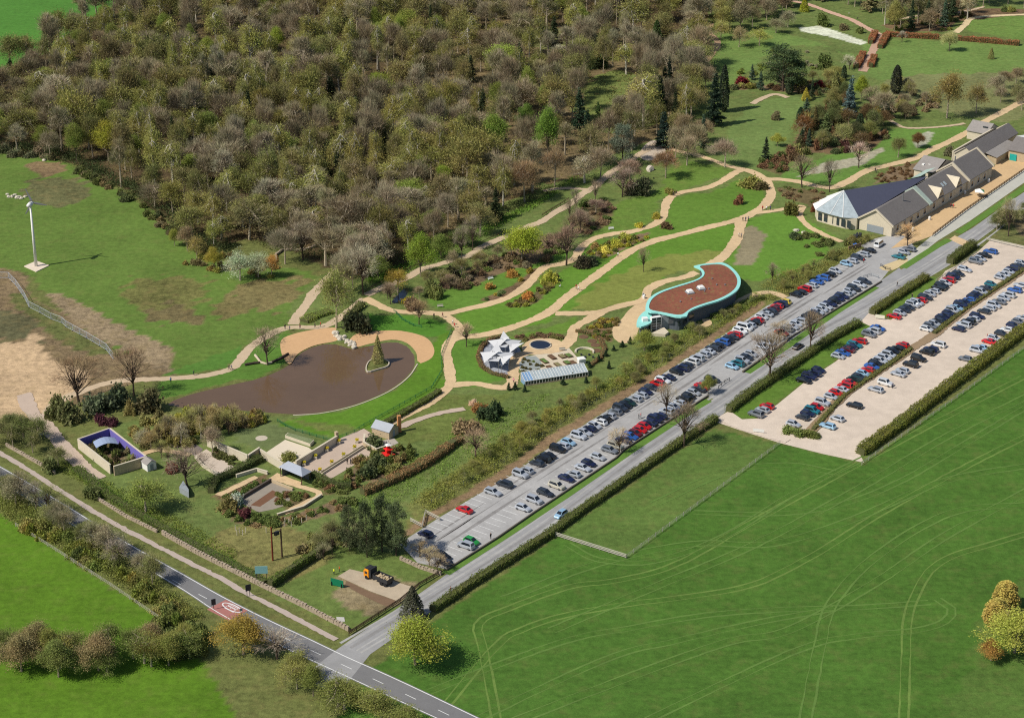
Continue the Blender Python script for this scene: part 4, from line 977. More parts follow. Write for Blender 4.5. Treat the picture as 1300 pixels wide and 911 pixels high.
b = MB(); b.box(q + Vector((0, 0, .8)), (2, 1.6, 1.6), az); b.build('body', WHITE, hs); b = MB(); b.box(q + Vector((0, 0, 1.7)), (2.3, 1.9, .25), az, taper=.7); b.build('lid', WHITE, hs)

# ------------------------------------------------------------ shade sails
SAIL = mat('sail_cloth', (206, 206, 206), .7, .12)
def sails(label, spots, base):
    t = thing('shade_sails', label, 'shade sails', gp(*base))
    for (cx_, cy_, r, rot, hi) in spots:
        c = gp(cx_, cy_); 
        cor = []
        for k in range(3):
            a = rot + k * 2.094; z = hi if k == 0 else 2.2
            cor.append(c + Vector((r * math.cos(a), r * math.sin(a) * 1.25, z)))
        N = 8; b = MB(); grid = {}
        for i in range(N + 1):
            for j in range(N + 1 - i):
                w = [i / N, j / N, 1 - (i + j) / N]
                p = cor[0] * w[0] + cor[1] * w[1] + cor[2] * w[2]
                cc = (cor[0] + cor[1] + cor[2]) / 3
                ed = min(w) ; pull = .28 * (1 - 3 * ed) * (1 - max(w))   # scalloped edges
                p = p + (cc - p) * pull; grid[i, j] = len(b.v); b.v.append(tuple(p))
        for i in range(N):
            for j in range(N - i):
                b.f.append((grid[i, j], grid[i + 1, j], grid[i, j + 1])); b.m.append(0)
                if i + j < N - 1: b.f.append((grid[i + 1, j], grid[i + 1, j + 1], grid[i, j + 1])); b.m.append(0)
        b.build('sail', SAIL, t, smooth=True)
        for p in cor:
            m_ = MB(); m_.tube((p.x, p.y, 0), p + Vector((0, 0, .15)), .07, .05, 6); m_.build('mast', METAL, t)
    return t
sails('white triangular shade sails at the back of the slate circle', [(632, 446, 3.6, .4, 3.9), (641, 443, 3.6, 1.7, 3.8), (650, 446, 3.6, 2.8, 3.6), (638, 450, 3.2, -1.3, 3.9), (652, 451, 3.0, .1, 3.8)], (641, 447))
sails('white triangular shade sails at the front of the slate circle', [(620, 462, 3.6, .2, 3.9), (630, 458, 3.6, 1.5, 3.8), (641, 462, 3.6, 2.9, 3.6), (628, 468, 3.2, -1.2, 3.9), (640, 467, 3.0, .3, 3.8)], (630, 463))

# ------------------------------------------------------------ painted walled garden
def wall_run(parent, name, a, c, h, th, m, caps=True, m2=None):
    a, c = np.array(a), np.array(c)
    b = MB(); b.wall([a, (a + c) / 2, c], th, 0, h); o = b.build(name, m, parent)
    if caps:
        k = MB(); k.wall([a, (a + c) / 2, c], th + .12, h, h + .12); k.build('coping', COPING, o)
    return o
WG = thing('walled_garden', 'square walled garden with cream outer walls and violet painted inner walls', 'walled garden', gp(142, 578))
W, N, E_, S = [np.array(g(*p)) for p in ((100, 569), (140, 555), (186, 591), (144, 604))]
S2 = S + (W - S) * .07; S3 = S + (E_ - S) * .03
VIOLET = mat('violet_paint', (116, 106, 180), .8, .15); 
def two_face_wall(a, c, inside_pt, h=2.6):
    a, c = np.array(a), np.array(c); d = (c - a) / np.linalg.norm(c - a); n = np.array([-d[1], d[0]])
    if (np.array(inside_pt) - a) @ n < 0: n = -n
    wall_run(WG, 'wall', a - n * .12, c - n * .12, h, .3, CREAM)
    wall_run(WG, 'painted_wall', a + n * .14 + d * .1, c + n * .14 - d * .1, h - .02, .1, VIOLET, False)
mid = (W + N + E_ + S) / 4
two_face_wall(W, N, mid); two_face_wall(N, E_, mid)
wall_run(WG, 'wall', W, S2, 2.6, .35, CREAM); wall_run(WG, 'wall', S3, E_, 2.6, .35, STONE)
q = gp(134, 573); pg = thing('curved_canopy', 'blue grey curved canopy roof inside the violet walled garden', 'canopy', q)
a, c = np.array(g(121, 575)), np.array(g(149, 570)); d = (c - a) / np.linalg.norm(c - a); n = np.array([-d[1], d[0]])
b = MB()
L = np.linalg.norm(c - a)
for k in range(6):
    x0, x1 = L * k / 6, L * (k + 1) / 6
    z = lambda x: 2.4 + .8 * math.sin(math.pi * x / L)
    b.face([(*(a + d * x0 - n * 2), z(x0)), (*(a + d * x1 - n * 2), z(x1)), (*(a + d * x1 + n * 2), z(x1)), (*(a + d * x0 + n * 2), z(x0))])
    b.face([(*(a + d * x0 + n * 2), z(x0) - .1), (*(a + d * x1 + n * 2), z(x1) - .1), (*(a + d * x1 - n * 2), z(x1) - .1), (*(a + d * x0 - n * 2), z(x0) - .1)])
b.build('roof', mat('blue_grey_roof', (150, 164, 190), .6, .1), pg)
for e in (a, c):
    for s_ in (-1.8, 1.8):
        b = MB(); b.tube((*(e + n * s_), 0), (*(e + n * s_), 2.5), .08); b.build('post', DARKM, pg)
def shed(px, py, w, l, h, rz, wallm, roofm, label, name='garden_shed'):
    q = gp(px, py); t = thing(name, label, 'shed', q)
    b = MB(); b.box(q + Vector((0, 0, h / 2)), (w, l, h), rz); b.build('wall', wallm, t)
    R = Matrix.Rotation(rz, 4, 'Z'); z1 = h + w * .32
    r = MB()
    for sg in (-1, 1):
        pts = [Vector((sg * (w / 2 + .2), -l / 2 - .2, h - .1)), Vector((sg * (w / 2 + .2), l / 2 + .2, h - .1)), Vector((0, l / 2 + .2, z1)), Vector((0, -l / 2 - .2, z1))]
        pts = [q + (R @ p) for p in pts]; r.face(pts); r.face([p - Vector((0, 0, .12)) for p in pts][::-1])
    r.build('roof', roofm, t)
    gbl = MB()
    for sy in (-1, 1):
        gbl.face([q + (R @ Vector(p)) for p in ((-w / 2, sy * l / 2, h), (w / 2, sy * l / 2, h), (0, sy * l / 2, z1 - .05))])
    gbl.build('gable', wallm, t)
    dr = MB(); dr.box(q + (R @ Vector((0, -l / 2 - .03, h * .45))), (.9, .06, h * .8), rz); dr.build('door', GREYCLAD, t)
    return t
shed(189, 594, 2.6, 3.2, 2.1, .7, WHITE, SLATE_L, 'small white shed outside the violet walled garden')

# ------------------------------------------------------------ terraces, walls and pavilion
TW = thing('terrace_wall', 'cream stone wall zigzagging between the dark gravel square and the lawn', 'wall', gp(300, 575))
for a, c, h, m in (((263.5, 566), (315, 588), 2.3, CREAM), ((315, 588), (330, 578), 2.3, STONE)):
    wall_run(TW, 'wall_section', g(*a), g(*c), h, .4, m)
TW2 = thing('terrace_wall', 'long pale wall between the stone court and the gravel terrace', 'wall', gp(390, 585))
wall_run(TW2, 'wall_section', g(329, 578), g(360, 597), 2.0, .4, CREAM); wall_run(TW2, 'wall_section', g(376, 594), g(428, 562), 2.0, .4, CREAM)
b = MB(); b.box(gp(427.5, 560) + Vector((0, 0, 1.4)), (.7, .9, 2.8), .6); b.build('end_pier', STONE, TW2)
pl = thing('raised_planter', 'raised planting trough along the back of the stone court', 'planter', gp(380, 556))
tp = gl([(362, 556), (366, 552.5), (399, 562), (394, 567)])
b = MB(); b.prism(tp, 0, .9); b.build('box', CREAM, pl); b = MB(); b.sheet([np.array(p) * .96 + np.mean(tp, 0) * .04 for p in tp], .94); b.build('planting', mat('sedum_green', (122, 132, 92), .95, .5, ((.8, .8), (4, 1))), pl)
wl_ = thing('low_trough_wall', 'long low stone trough wall down the middle of the gravel terrace', 'wall', gp(435, 585))
a, c = g(408, 602), g(461, 568)
b = MB(); b.wall(polyline([a, c], 3), .9, 0, .6); b.build('trough', CREAM, wl_); b = MB(); b.wall(polyline([a, c], 3), .5, .6, .66); b.build('soil', mat('bed_soil2', (90, 80, 56), .95, .4), wl_)
for lab_, px_, h_, m_ in (('low cream wall along the front of the stone yard', [(248, 581), (258, 593), (276, 604), (293, 604)], .7, CREAM), ('low wall round the planted corner of the gravel terrace', [(463, 556), (462, 566), (478, 575), (490, 571)], 1.2, STONE), ('low retaining wall below the cream angled path', [(352, 655), (385, 645), (408, 630)], .6, STONE), ('low stone wall behind the sunken garden hedge', [(300, 606), (326, 598), (340, 602)], .8, CREAM)):
    t_ = thing('garden_wall', lab_, 'wall', gp(*px_[0])); b = MB(); b.wall(polyline(gl(px_), 2), .4, 0, h_, jit=.04); b.build('wall_section', m_, t_); b = MB(); b.wall(polyline(gl(px_), 2), .52, h_ + .03, h_ + .14); b.build('coping', COPING, t_)
# pavilion: hipped slate blue roof on posts
q = gp(376, 603); PV = thing('garden_pavilion', 'open pavilion with a pale blue grey hipped roof beside the sunken garden', 'pavilion', q)
ev = [Vector((*g(353.5, 592.3 , 2.6), 2.6)), Vector((*g(367, 585.8, 2.6), 2.6)), Vector((*g(396, 598, 2.6), 2.6)), Vector((*g(383.5, 605, 2.6), 2.6))]
rd = [ev[0] * .5 + ev[1] * .5, ev[2] * .5 + ev[3] * .5]; rdv = (rd[1] - rd[0])
r0, r1 = rd[0] + rdv * .2 + Vector((0, 0, 1.5)), rd[1] - rdv * .25 + Vector((0, 0, 1.5))
b = MB(); b.face([ev[0], ev[3], r1, r0]); b.face([ev[2], ev[1], r0, r1]); b.face([ev[1], ev[0], r0]); b.face([ev[3], ev[2], r1]); b.face(ev[::1])
b.build('roof', mat('slate_pale_blue', (158, 164, 176), .6, .15), PV)
cm = sum(ev, Vector()) / 4
for e in ev:
    e2 = e + (cm - e) * .12; b = MB(); b.tube((e2.x, e2.y, 0), (e2.x, e2.y, 2.6), .13); b.build('post', WOODD, PV)
b = MB(); bk_ = [cm + (e - cm) * .8 for e in ev]; b.face([(bk_[0].x, bk_[0].y, 0), (bk_[1].x, bk_[1].y, 0), (bk_[1].x, bk_[1].y, 2.6), (bk_[0].x, bk_[0].y, 2.6)]); b.face([(bk_[1].x, bk_[1].y, 0), (bk_[2].x, bk_[2].y, 0), (bk_[2].x, bk_[2].y, 2.6), (bk_[1].x, bk_[1].y, 2.6)]); b.build('back_wall', DARKWALL, PV)
# small slate roofed shelter with brick pier
q = gp(489, 552); sh_ = shed(489, 551, 4.2, 5.6, 2.3, 1.0, STONE, mat('slate_pale_grey', (168, 172, 178), .6, .15), 'small grey roofed stone shelter at the top of the gravel terrace', 'garden_shelter')
b = MB(); b.box(gp(507, 548) + Vector((0, 0, 2.4)), (.9, .9, 4.8), .4); o = tag(b.build('brick_pier', mat('brick_orange', (188, 132, 84), .9, .3)), 'tall orange brick pier beside the grey roofed shelter', 'pier')
# red pagoda
q = gp(493, 581); pgd = thing('red_pagoda', 'bright red tiered wooden pagoda beside the gravel terrace', 'pagoda', q)
REDP = mat('red_lacquer', (214, 30, 24), .5, .15)
z = 0
for k, (w, h) in enumerate(((1.9, 1.3), (1.4, 1.0), (.95, .8))):
    b = MB(); b.box(q + Vector((0, 0, z + h / 2)), (w * .75, w * .75, h), .5); b.build('tier', REDP, pgd)
    b = MB(); b.box(q + Vector((0, 0, z + h + .15)), (w * 1.45, w * 1.45, .3), .5, taper=.45); b.build('tier_roof', REDP if k < 2 else WHITE, pgd); z += h + .3
b = MB(); b.tube(q + Vector((0, 0, z)), q + Vector((0, 0, z + .9)), .1, .03); b.build('finial', WHITE, pgd)
for sg in (-1, 1):
    b = MB(); b.tube(q + Vector((sg * 1.3, -.5, 0)), q + Vector((sg * .5, 0, 1.2)), .12); b.build('brace', REDP, pgd)
# flower planters
POTM = mat('pot_stone', (206, 196, 176), .9, .2)
pot = MB(); pot.box((0, 0, .35), (.8, .8, .7), 0, taper=1.15); POT_ME = pot.mesh('pot', POTM)
# ------------------------------------------------------------ cars
PAINTM = obj_mat('car_paint', .28, .35, .6, .06)
TYRE = mat('tyre', (34, 34, 36), .9, .1)
CGLASS = glass_mat('car_glass', (30, 36, 44), .05)
def car_meshes(kind):
    """body loft along x (front = +x) plus glass panels and a wheel"""
    L, Wd, Hr, ws0, ws1, rr, rb, zb, zh = {
        'hatchback': (4.0, 1.70, 1.48, 1.05, .25, -1.45, -1.85, .95, .80),
        'saloon':    (4.5, 1.74, 1.44, 1.00, .20, -1.00, -1.60, .93, .78),
        'estate':    (4.6, 1.76, 1.50, 1.05, .25, -1.85, -2.15, .95, .80),
        'people carrier': (4.5, 1.80, 1.72, 1.35, .55, -1.80, -2.10, 1.02, .92),
        'off-roader': (4.5, 1.86, 1.78, .95, .45, -1.90, -2.10, 1.10, 1.02),
        'van':       (4.9, 1.90, 1.95, 1.75, 1.05, -2.25, -2.35, 1.10, 1.0)}[kind]
    h = L / 2; w = Wd / 2
    # stations: x, top z, half width
    st = [(-h, .78, w * .86), (-h + .10, zb - .02, w * .94), (rb, zb + .02, w * .98), (-.6, zb, w), (ws0, zb - .03, w), (h - .35, zh - .04, w * .96), (h - .08, zh - .16, w * .88), (h, .55, w * .80)]
    b = MB(); rings = []
    for x, zt, hw in st:
        r = [(x, -hw * .92, .24), (x, -hw, .42), (x, -hw, zt - .16), (x, -hw * .93, zt), (x, hw * .93, zt), (x, hw, zt - .16), (x, hw, .42), (x, hw * .92, .24)]
        rings.append(len(b.v)); b.v += r
    for a, c in zip(rings[:-1], rings[1:]):
        for i in range(8):
            j = (i + 1) % 8; b.f.append((a + i, c + i, c + j, a + j)); b.m.append(0)
    b.f.append(tuple(rings[0] + i for i in range(8))); b.m.append(0)
    b.f.append(tuple(rings[-1] + 7 - i for i in range(8))); b.m.append(0)
    # cabin
    bw, tw = w * .92, w * .72
    A = [(ws0, bw, zb - .03), (rb, bw, zb + .02), (rr, tw, Hr - .03), (ws1, tw, Hr)]
    Lf = [(x, y, z) for x, y, z in A]; Rt = [(x, -y, z) for x, y, z in A]
    b.face(Lf); b.face(Rt[::-1]); b.face([Lf[0], Lf[3], Rt[3], Rt[0]]); b.face([Lf[2], Lf[1], Rt[1], Rt[2]]); b.face([Lf[3], Lf[2], Rt[2], Rt[3]])
    body = b.mesh('body', PAINTM)
    def quad(pts, sx, sy, off):
        P = [Vector(p) for p in pts]; c = sum(P, Vector()) / 4; n = (P[1] - P[0]).cross(P[2] - P[0]).normalized()
        if n.dot(c - Vector((0, 0, .8))) < 0: n = -n
        out = [c + (p - c) * sx + n * off for p in P]
        m = MB(); m.face(out); return m
    ws = quad([Lf[0], Lf[3], Rt[3], Rt[0]], .88, 1, .012).mesh('windscreen', CGLASS)
    rw = quad([Lf[2], Lf[1], Rt[1], Rt[2]], .84, 1, .012).mesh('rear_window', CGLASS)
    def side(s):
        P = [Vector((x, y * s, z)) for x, y, z in A]; c = sum(P, Vector()) / 4
        n = Vector((0, s * (Hr - zb), bw - tw)).normalized()
        m = MB(); m.face([c + (p - c) * .82 + n * .012 for p in P]); return m.mesh('side_window', CGLASS)
    wh = MB(); wh.tube((0, -.1, 0), (0, .1, 0), .31, n=10); wh.tube((0, -.11, 0), (0, .11, 0), .18, n=8, mi=1)
    whm = wh.mesh('wheel', [TYRE, METAL])
    return dict(body=body, ws=ws, rw=rw, sl=side(1), sr=side(-1), wheel=whm, wx=h * .62, wy=w - .08)
CARM = {k: car_meshes(k) for k in ('hatchback', 'saloon', 'estate', 'people carrier', 'off-roader', 'van')}
CARCOL = {'W': ('white', (232, 232, 230)), 'S': ('silver', (188, 192, 198)), 'G': ('grey', (124, 128, 134)), 'K': ('black', (24, 25, 28)), 'N': ('navy', (30, 38, 74)),
          'B': ('blue', (52, 100, 176)), 'T': ('teal', (40, 122, 136)), 'L': ('pale blue', (160, 196, 220)), 'R': ('red', (206, 26, 28)), 'M': ('maroon', (104, 24, 30)),
          'Y': ('yellow', (232, 204, 70)), 'E': ('green', (44, 150, 66)), 'D': ('dark slate', (52, 58, 68)), 'F': ('dark green', (28, 58, 52)), 'C': ('beige', (196, 190, 172)), 'O': ('orange red', (190, 84, 60))}
def make_car(kind, code, loc, rz, label, group, r):
    t = thing('parked_car' if group else 'car', label, 'van' if kind == 'van' else 'car', (loc[0], loc[1], loc[2]), group)
    t.rotation_euler.z = rz
    M = CARM[kind]; c = lin(*CARCOL[code][1])
    f = r.uniform(.85, 1.1)
    bo = link('body', M['body'], t); bo.color = (*[min(.9, x * f) for x in c], 1)
    link('windscreen', M['ws'], t); link('rear_window', M['rw'], t); link('side_window', M['sl'], t); link('side_window', M['sr'], t)
    for sx in (-1, 1):
        for sy in (-1, 1): link('wheel', M['wheel'], t, (sx * M['wx'], sy * M['wy'], .31))
    return t
ROWS = {
 'A': ('shrub bank row', 'cars parked beside the shrub bank', .75,
  "540,678N 589,647R 626,625S 640.5,615D 661,602.5S 668,597.5S 681,588D 689,583K 694.5,578K 707,570K 713,566S 721,561.5L 735,554S 741.5,549S 748,544.5N 754,540.5S 761.7,536W 766,531.7K 773,528.3S 780,523G 787,518.5D 792,514.6K 798.5,511.5F 806,506.5S 814,502S 819.5,497.5N 827,492D 834,487R 840,482.6W 847.5,479N 858.5,472K 866,468N 871.5,464D 877,459W 884.3,455S 892.5,450S 898.5,446S 904,442D 910,438.5K 917,434.6B 923.5,431.5K 928,428D 933,424.5R 938,419.7W 944,416W! 951.5,413S 957.7,409.5K 961.5,406.5R 966,402.5W 972,398.5S 977.5,395.4D 982,392M 985.5,388.5R 990.5,386N 996,383Y 1008,373.5K 1016,371K 1021.3,367R 1029.5,362S 1036,357.5B 1044,353B 1053,348.5K 1060,344S 1073,334.6L 1081,331S 1089,327D 1095,322.6S 1103,317.7K"),
 'B': ('drive kerb row', 'cars parked along the drive kerb', .35,
  "559,707K 567,713D 592,693S 598,687E 664,645S 678,635S! 691.7,625.7D 707,617C 718,607N 727,602S 740,594S 746.5,588N 758,580S 774,571.5G 781,566.5C 790,558N 800,554B 807,550.5M 812.5,546R 817,541R 824,537N 831,532.5N 836.5,528N 846,523S 854.5,517S 862,511.7S 868.5,507.7K 874,503K 880,498.5S 886,494D 890,490.5R 895,485.5G 903,481.5D 928,465L 936,462T 943,458.5S 948,454D 953,449.5S 968,440S 975,435.5S 990,422O 997,417.7G 1004,414.5S 1010,411.5S 1015,408.5S 1020,405.5D 1026,402K 1031,398.5D 1037,396.5S 1043,393S 1048,389.5S 1053,385.5N 1058,382K 1063.5,379N 1068.5,376N 1073.5,373S 1078.5,370S 1083.5,366.5D 1090,361S 1096,357D"),
 'C': ('drive hedge row', 'cars parked below the drive hedge', .3,
  "959.7,526G 967.7,520.5S 973,515.5R 1020,483K 1027,478.5N 1032.5,474N 1039,470N 1063,452S 1069.7,448B 1074.7,443.7M 1078,440.5N 1085,437.7T 1091,433R 1103,424.6G 1109,420.5S 1114,416.6B 1133,401R 1141,397S 1147,393.5D 1152.7,390.5D 1158,387S 1163,384.5S 1168.7,381.2R 1174.5,377.5D 1180,373.5S 1185,369.7S 1191.5,365.5K 1195,362.5K 1199,359S 1203,355.5R 1209,351.5N 1216,347.5D 1224.6,342S 1238,332G 1244,328.5S 1249.5,324K 1257,319B"),
 'D': ('row above the soil strip', 'cars parked above the soil strip', .3,
  "1007,538.5S 1018,529.5D 1024.6,525N 1030.8,521.5T 1037,517R 1044,511.5S 1054,503.5S 1060,498.5R 1067,494.3S 1073,490.5R 1078.5,486R 1084,482F 1090,478.5D 1095.5,474.3L 1101,469.5R 1106,465.3B 1111,461.5K 1117,458S 1122.5,454.3S 1128,450.8S 1132.5,446K 1138,441.8K 1145,437.7R 1176.5,418W 1181.5,414G 1186,411S 1190,407.3D 1194.5,403.5N 1199,400.5N 1203.5,397.5N 1207.5,394S 1213.5,391L 1218.7,387.3N 1224.6,384N 1230.5,381B 1234.7,377.2N 1239.5,374N 1245,370.7S 1250.8,365.8D 1257.5,361T 1269,352.3S 1274,348.7S 1280,345S 1285,341.5N 1290.8,337.3D 1295.5,334S"),
 'E': ('row below the soil strip', 'cars parked below the soil strip', .6,
  "1051,541L 1063,531.5S 1084,514.6K 1109.7,494S 1123.8,486.5W 1139.7,474.6S 1145,470.6S 1155.7,462.8K* 1165.5,455.4K* 1176.6,447.4K 1181.5,443.5N 1192,438W 1215.3,417.2N 1221.7,412.3S 1228.6,408.6D 1235,405S 1240,401.2N 1247.7,395D 1255,391.3S 1261.5,387.7S 1268,383G 1274,378.7S 1280,374.8S 1287.5,368B 1294,362S"),
 'F': ('field hedge row', 'cars parked along the field hedge', .5,
  "1225,455.5G 1240,444.7S 1246,441.5L 1254.5,433.4R 1261,429.5S 1270.5,423.5D 1278,418.8W 1285.8,413.5N 1292,408.5G 1298,403.5S"),
 'H': ('exit island row', 'cars parked by the exit island', .5, "1141.5,326T 1146.5,320S 1153,316G"),
}
r = random.Random(11)
for key, (where, group, nose_in, txt) in ROWS.items():
    pts = []; cs = []
    for tok in txt.split():
        sp = None
        if tok[-1] in '!*': sp = tok[-1]; tok = tok[:-1]
        x, y = tok[:-1].split(','); pts.append(g(float(x) + .3, float(y) + 2.0)); cs.append((tok[-1], sp))
    P = np.array(pts); d = rowdir if key in 'ABH' else None
    if d is None:
        u_, s_, vt = np.linalg.svd(P - P.mean(0)); d = vt[0]
        if d[1] < 0: d = -d
    s = P @ d; order = np.argsort(s); s = s[order]
    for _ in range(60):   # parked cars keep door room
        gap = np.diff(s); bad = np.where(gap < 2.2)[0]
        if len(bad) == 0: break
        for i in bad:
            e = (2.22 - (s[i + 1] - s[i])) / 2; s[i] -= e; s[i + 1] += e
    n = np.array([d[1], -d[0]])
    off = (P @ n)[order]
    k = np.ones(9) / 9; pad = np.concatenate([np.full(4, off[:4].mean()), off, np.full(4, off[-4:].mean())]); offs = np.convolve(pad, k, 'valid')
    offs = np.where(np.abs(offs - off) > 1.2, off, .6 * offs + .4 * off)
    cnt = {}
    for i, oi in enumerate(order):
        code, sp = cs[oi]
        kind = r.choices(['hatchback', 'saloon', 'estate', 'people carrier', 'off-roader'], [46, 16, 18, 12, 8])[0]
        if sp == '!': kind = 'van' if code == 'W' else 'people carrier'
        if sp == '*': kind = 'off-roader'
        q = d * s[i] + n * offs[i]
        face = 1 if r.random() < nose_in else -1      # nose towards -n (up the picture) or away
        rz = math.atan2(-n[1] * face, -n[0] * face) + r.gauss(0, .035)
        make_car(kind, code, (q[0], q[1], .03), rz, f"{CARCOL[code][0]} {kind}, {ordinal(i + 1)} from the lower end of the {where}", group, r)
def lone_car(px, py, kind, code, dirpx, label):
    a = np.array(g(px, py)); b_ = np.array(g(*dirpx)); d = b_ - a
    return make_car(kind, code, (a[0], a[1], .035), math.atan2(d[1], d[0]), label, None, r)
lone_car(712, 655, 'hatchback', 'L', (660, 690), 'pale blue hatchback driving down the straight drive')
lone_car(1013, 441.5, 'saloon', 'K', (1080, 396), 'black saloon driving up the drive under the bare tree')
lone_car(1116, 312, 'van', 'W', (1160, 280), 'small white van parked at the gable end of the slate range')

# ------------------------------------------------------------ dumper truck with its load of stone
q = gp(480, 737); TR = thing('dumper_truck', 'orange cabbed dumper truck loaded with broken stone on the hardstanding', 'truck', q)
a, c = np.array(g(463, 731)), np.array(g(496, 745)); d = (c - a) / np.linalg.norm(c - a); az = math.atan2(d[1], d[0])
at_ = lambda x, y, z: Vector((q.x + d[0] * x - d[1] * y, q.y + d[1] * x + d[0] * y, z))
ORANGE = mat('orange_paint', (236, 150, 30), .4, .1)
b = MB(); b.box(at_(.4, 0, .75), (6.6, .9, .3), az); b.build('chassis', DARKM, TR)
b = MB(); b.box(at_(-2.7, 0, 1.35), (1.5, 2.2, 1.5), az); b.box(at_(-2.65, 0, 2.35), (1.3, 2.1, .6), az, taper=.85); cab = b.build('cab', ORANGE, TR)
b = MB(); b.box(at_(-2.65, 0, 2.72), (1.2, 1.9, .12), az); b.build('cab_roof', DARKM, cab)
b = MB(); b.box(at_(-3.44, 0, 1.8), (.06, 1.8, .8), az); b.build('windscreen', CGLASS, cab)
for s in (-1, 1):
    b = MB(); b.box(at_(-2.7, s * 1.11, 1.75), (.8, .05, .65), az); b.build('side_window', CGLASS, cab)
b = MB(); b.box(at_(-1.5, 0, 1.9), (.5, 2.2, 2.1), az); b.build('headboard', DARKM, TR)
bed = MB(); bed.box(at_(1.6, 0, 1.05), (4.4, 2.3, .15), az)
for s in (-1, 1): bed.box(at_(1.6, s * 1.12, 1.5), (4.4, .1, .9), az)
bed.box(at_(3.78, 0, 1.5), (.1, 2.3, .9), az); bed.box(at_(-.55, 0, 1.6), (.1, 2.3, 1.1), az); bed.build('tipper_body', DARKM, TR)
for x in (-2.6, 1.9, 3.0):
    for s in (-1, 1):
        b = MB(); p = at_(x, s * .95, .5); e = Vector((-d[1], d[0], 0)) * .18; b.tube(p - e, p + e, .5, n=12); b.build('wheel', TYRE, TR)
LOADM = mat('broken_stone', (196, 176, 142), .95, .4)
for k in range(60):
    x, y = r.uniform(-.4, 3.6), r.uniform(-.95, .95); sz = r.uniform(.3, .6); z = 1.25 + r.uniform(0, .7) * (1 - abs(x - 1.6) / 3.2)
    b = MB(); b.box(at_(x, y, z), (sz, sz * .8, sz * .7), r.uniform(0, 3), taper=r.uniform(.5, .9)); o = b.build('stone', LOADM, TR)

# ------------------------------------------------------------ people
SKIN = mat('skin', (206, 160, 132), .6, .05); HAIR = mat('hair', (66, 48, 36), .8, .2); TROUS = mat('dark_trousers', (46, 48, 58), .9, .2)
TOPM = obj_mat('clothing', .9)
def figure(pose):
    J = {'pel': (0, 0, .93), 'wai': (0, 0, 1.10), 'che': (0, .01, 1.33), 'nec': (0, .0, 1.50), 'hea': (0, .02, 1.60), 'crn': (0, .0, 1.73),
         'shl': (.17, 0, 1.42), 'ell': (.25, -.02, 1.15), 'wrl': (.26, .06, .92), 'hal': (.26, .09, .82), 'shr': (-.17, 0, 1.42), 'elr': (-.25, -.02, 1.15), 'wrr': (-.26, .06, .92), 'har': (-.26, .09, .82),
         'hil': (.10, 0, .90), 'knl': (.11, .02, .50), 'anl': (.11, -.02, .09), 'tol': (.12, .14, .04), 'hir': (-.10, 0, .90), 'knr': (-.11, .02, .50), 'anr': (-.11, -.02, .09), 'tor': (-.12, .14, .04)}
    if pose == 'walk':
        J.update(knl=(.11, .20, .52), anl=(.11, .26, .12), tol=(.12, .42, .08), knr=(-.11, -.08, .50), anr=(-.11, -.34, .14), tor=(-.12, -.22, .05), ell=(.24, -.12, 1.17), wrl=(.25, -.16, .95), hal=(.25, -.15, .86), elr=(-.24, .08, 1.16), wrr=(-.24, .24, 1.0), har=(-.24, .30, .93))
    if pose == 'sit':
        dz = -.45
        J = {k: (x, y, z + dz) for k, (x, y, z) in J.items()}
        J.update(knl=(.12, .42, .50), anl=(.12, .44, .10), tol=(.12, .60, .05), knr=(-.12, .42, .50), anr=(-.12, .44, .10), tor=(-.12, .60, .05), wrl=(.2, .28, .58), hal=(.18, .36, .55), wrr=(-.2, .28, .58), har=(-.18, .36, .55))
    R = dict(pel=.15, wai=.135, che=.155, nec=.06, hea=.095, crn=.075, shl=.075, ell=.05, wrl=.038, hal=.042, shr=.075, elr=.05, wrr=.038, har=.042, hil=.10, knl=.068, anl=.045, tol=.04, hir=.10, knr=.068, anr=.045, tor=.04)
    keys = list(J); E = [('pel', 'wai'), ('wai', 'che'), ('che', 'nec'), ('nec', 'hea'), ('hea', 'crn'), ('che', 'shl'), ('shl', 'ell'), ('ell', 'wrl'), ('wrl', 'hal'), ('che', 'shr'), ('shr', 'elr'), ('elr', 'wrr'), ('wrr', 'har'), ('pel', 'hil'), ('hil', 'knl'), ('knl', 'anl'), ('anl', 'tol'), ('pel', 'hir'), ('hir', 'knr'), ('knr', 'anr'), ('anr', 'tor')]
    me = bpy.data.meshes.new('figure'); me.from_pydata([J[k] for k in keys], [(keys.index(a), keys.index(b)) for a, b in E], [])
    o = bpy.data.objects.new('figure', me); COL.objects.link(o)
    o.modifiers.new('skin', 'SKIN'); sb = o.modifiers.new('sub', 'SUBSURF'); sb.levels = 1; sb.render_levels = 1
    for i, k in enumerate(keys):
        me.skin_vertices[0].data[i].radius = (R[k], R[k] * (.8 if k in ('pel', 'wai', 'che') else 1)); me.skin_vertices[0].data[i].use_root = (k == 'pel')
    dg = bpy.context.evaluated_depsgraph_get(); out = bpy.data.meshes.new_from_object(o.evaluated_get(dg)); bpy.data.objects.remove(o)
    out.materials.clear()
    for m in (TOPM, TROUS, SKIN, HAIR): out.materials.append(m)
    hz = J['hea'][2]; pz = J['pel'][2] - .02
    for f in out.polygons:
        c = f.center
        if c.z > hz + .07 or (c.z > hz - .05 and c.y < -.03): mi = 3
        elif c.z > hz - .12: mi = 2
        elif (abs(c.x) > .2 and c.z < J['wrl'][2] + .04 and pose != 'sit'): mi = 2
        elif c.z < pz and abs(c.x) < .22: mi = 1
        else: mi = 0
        f.material_index = mi; f.use_smooth = True
    return out
FIG = {p: figure(p) for p in ('stand', 'walk', 'sit')}
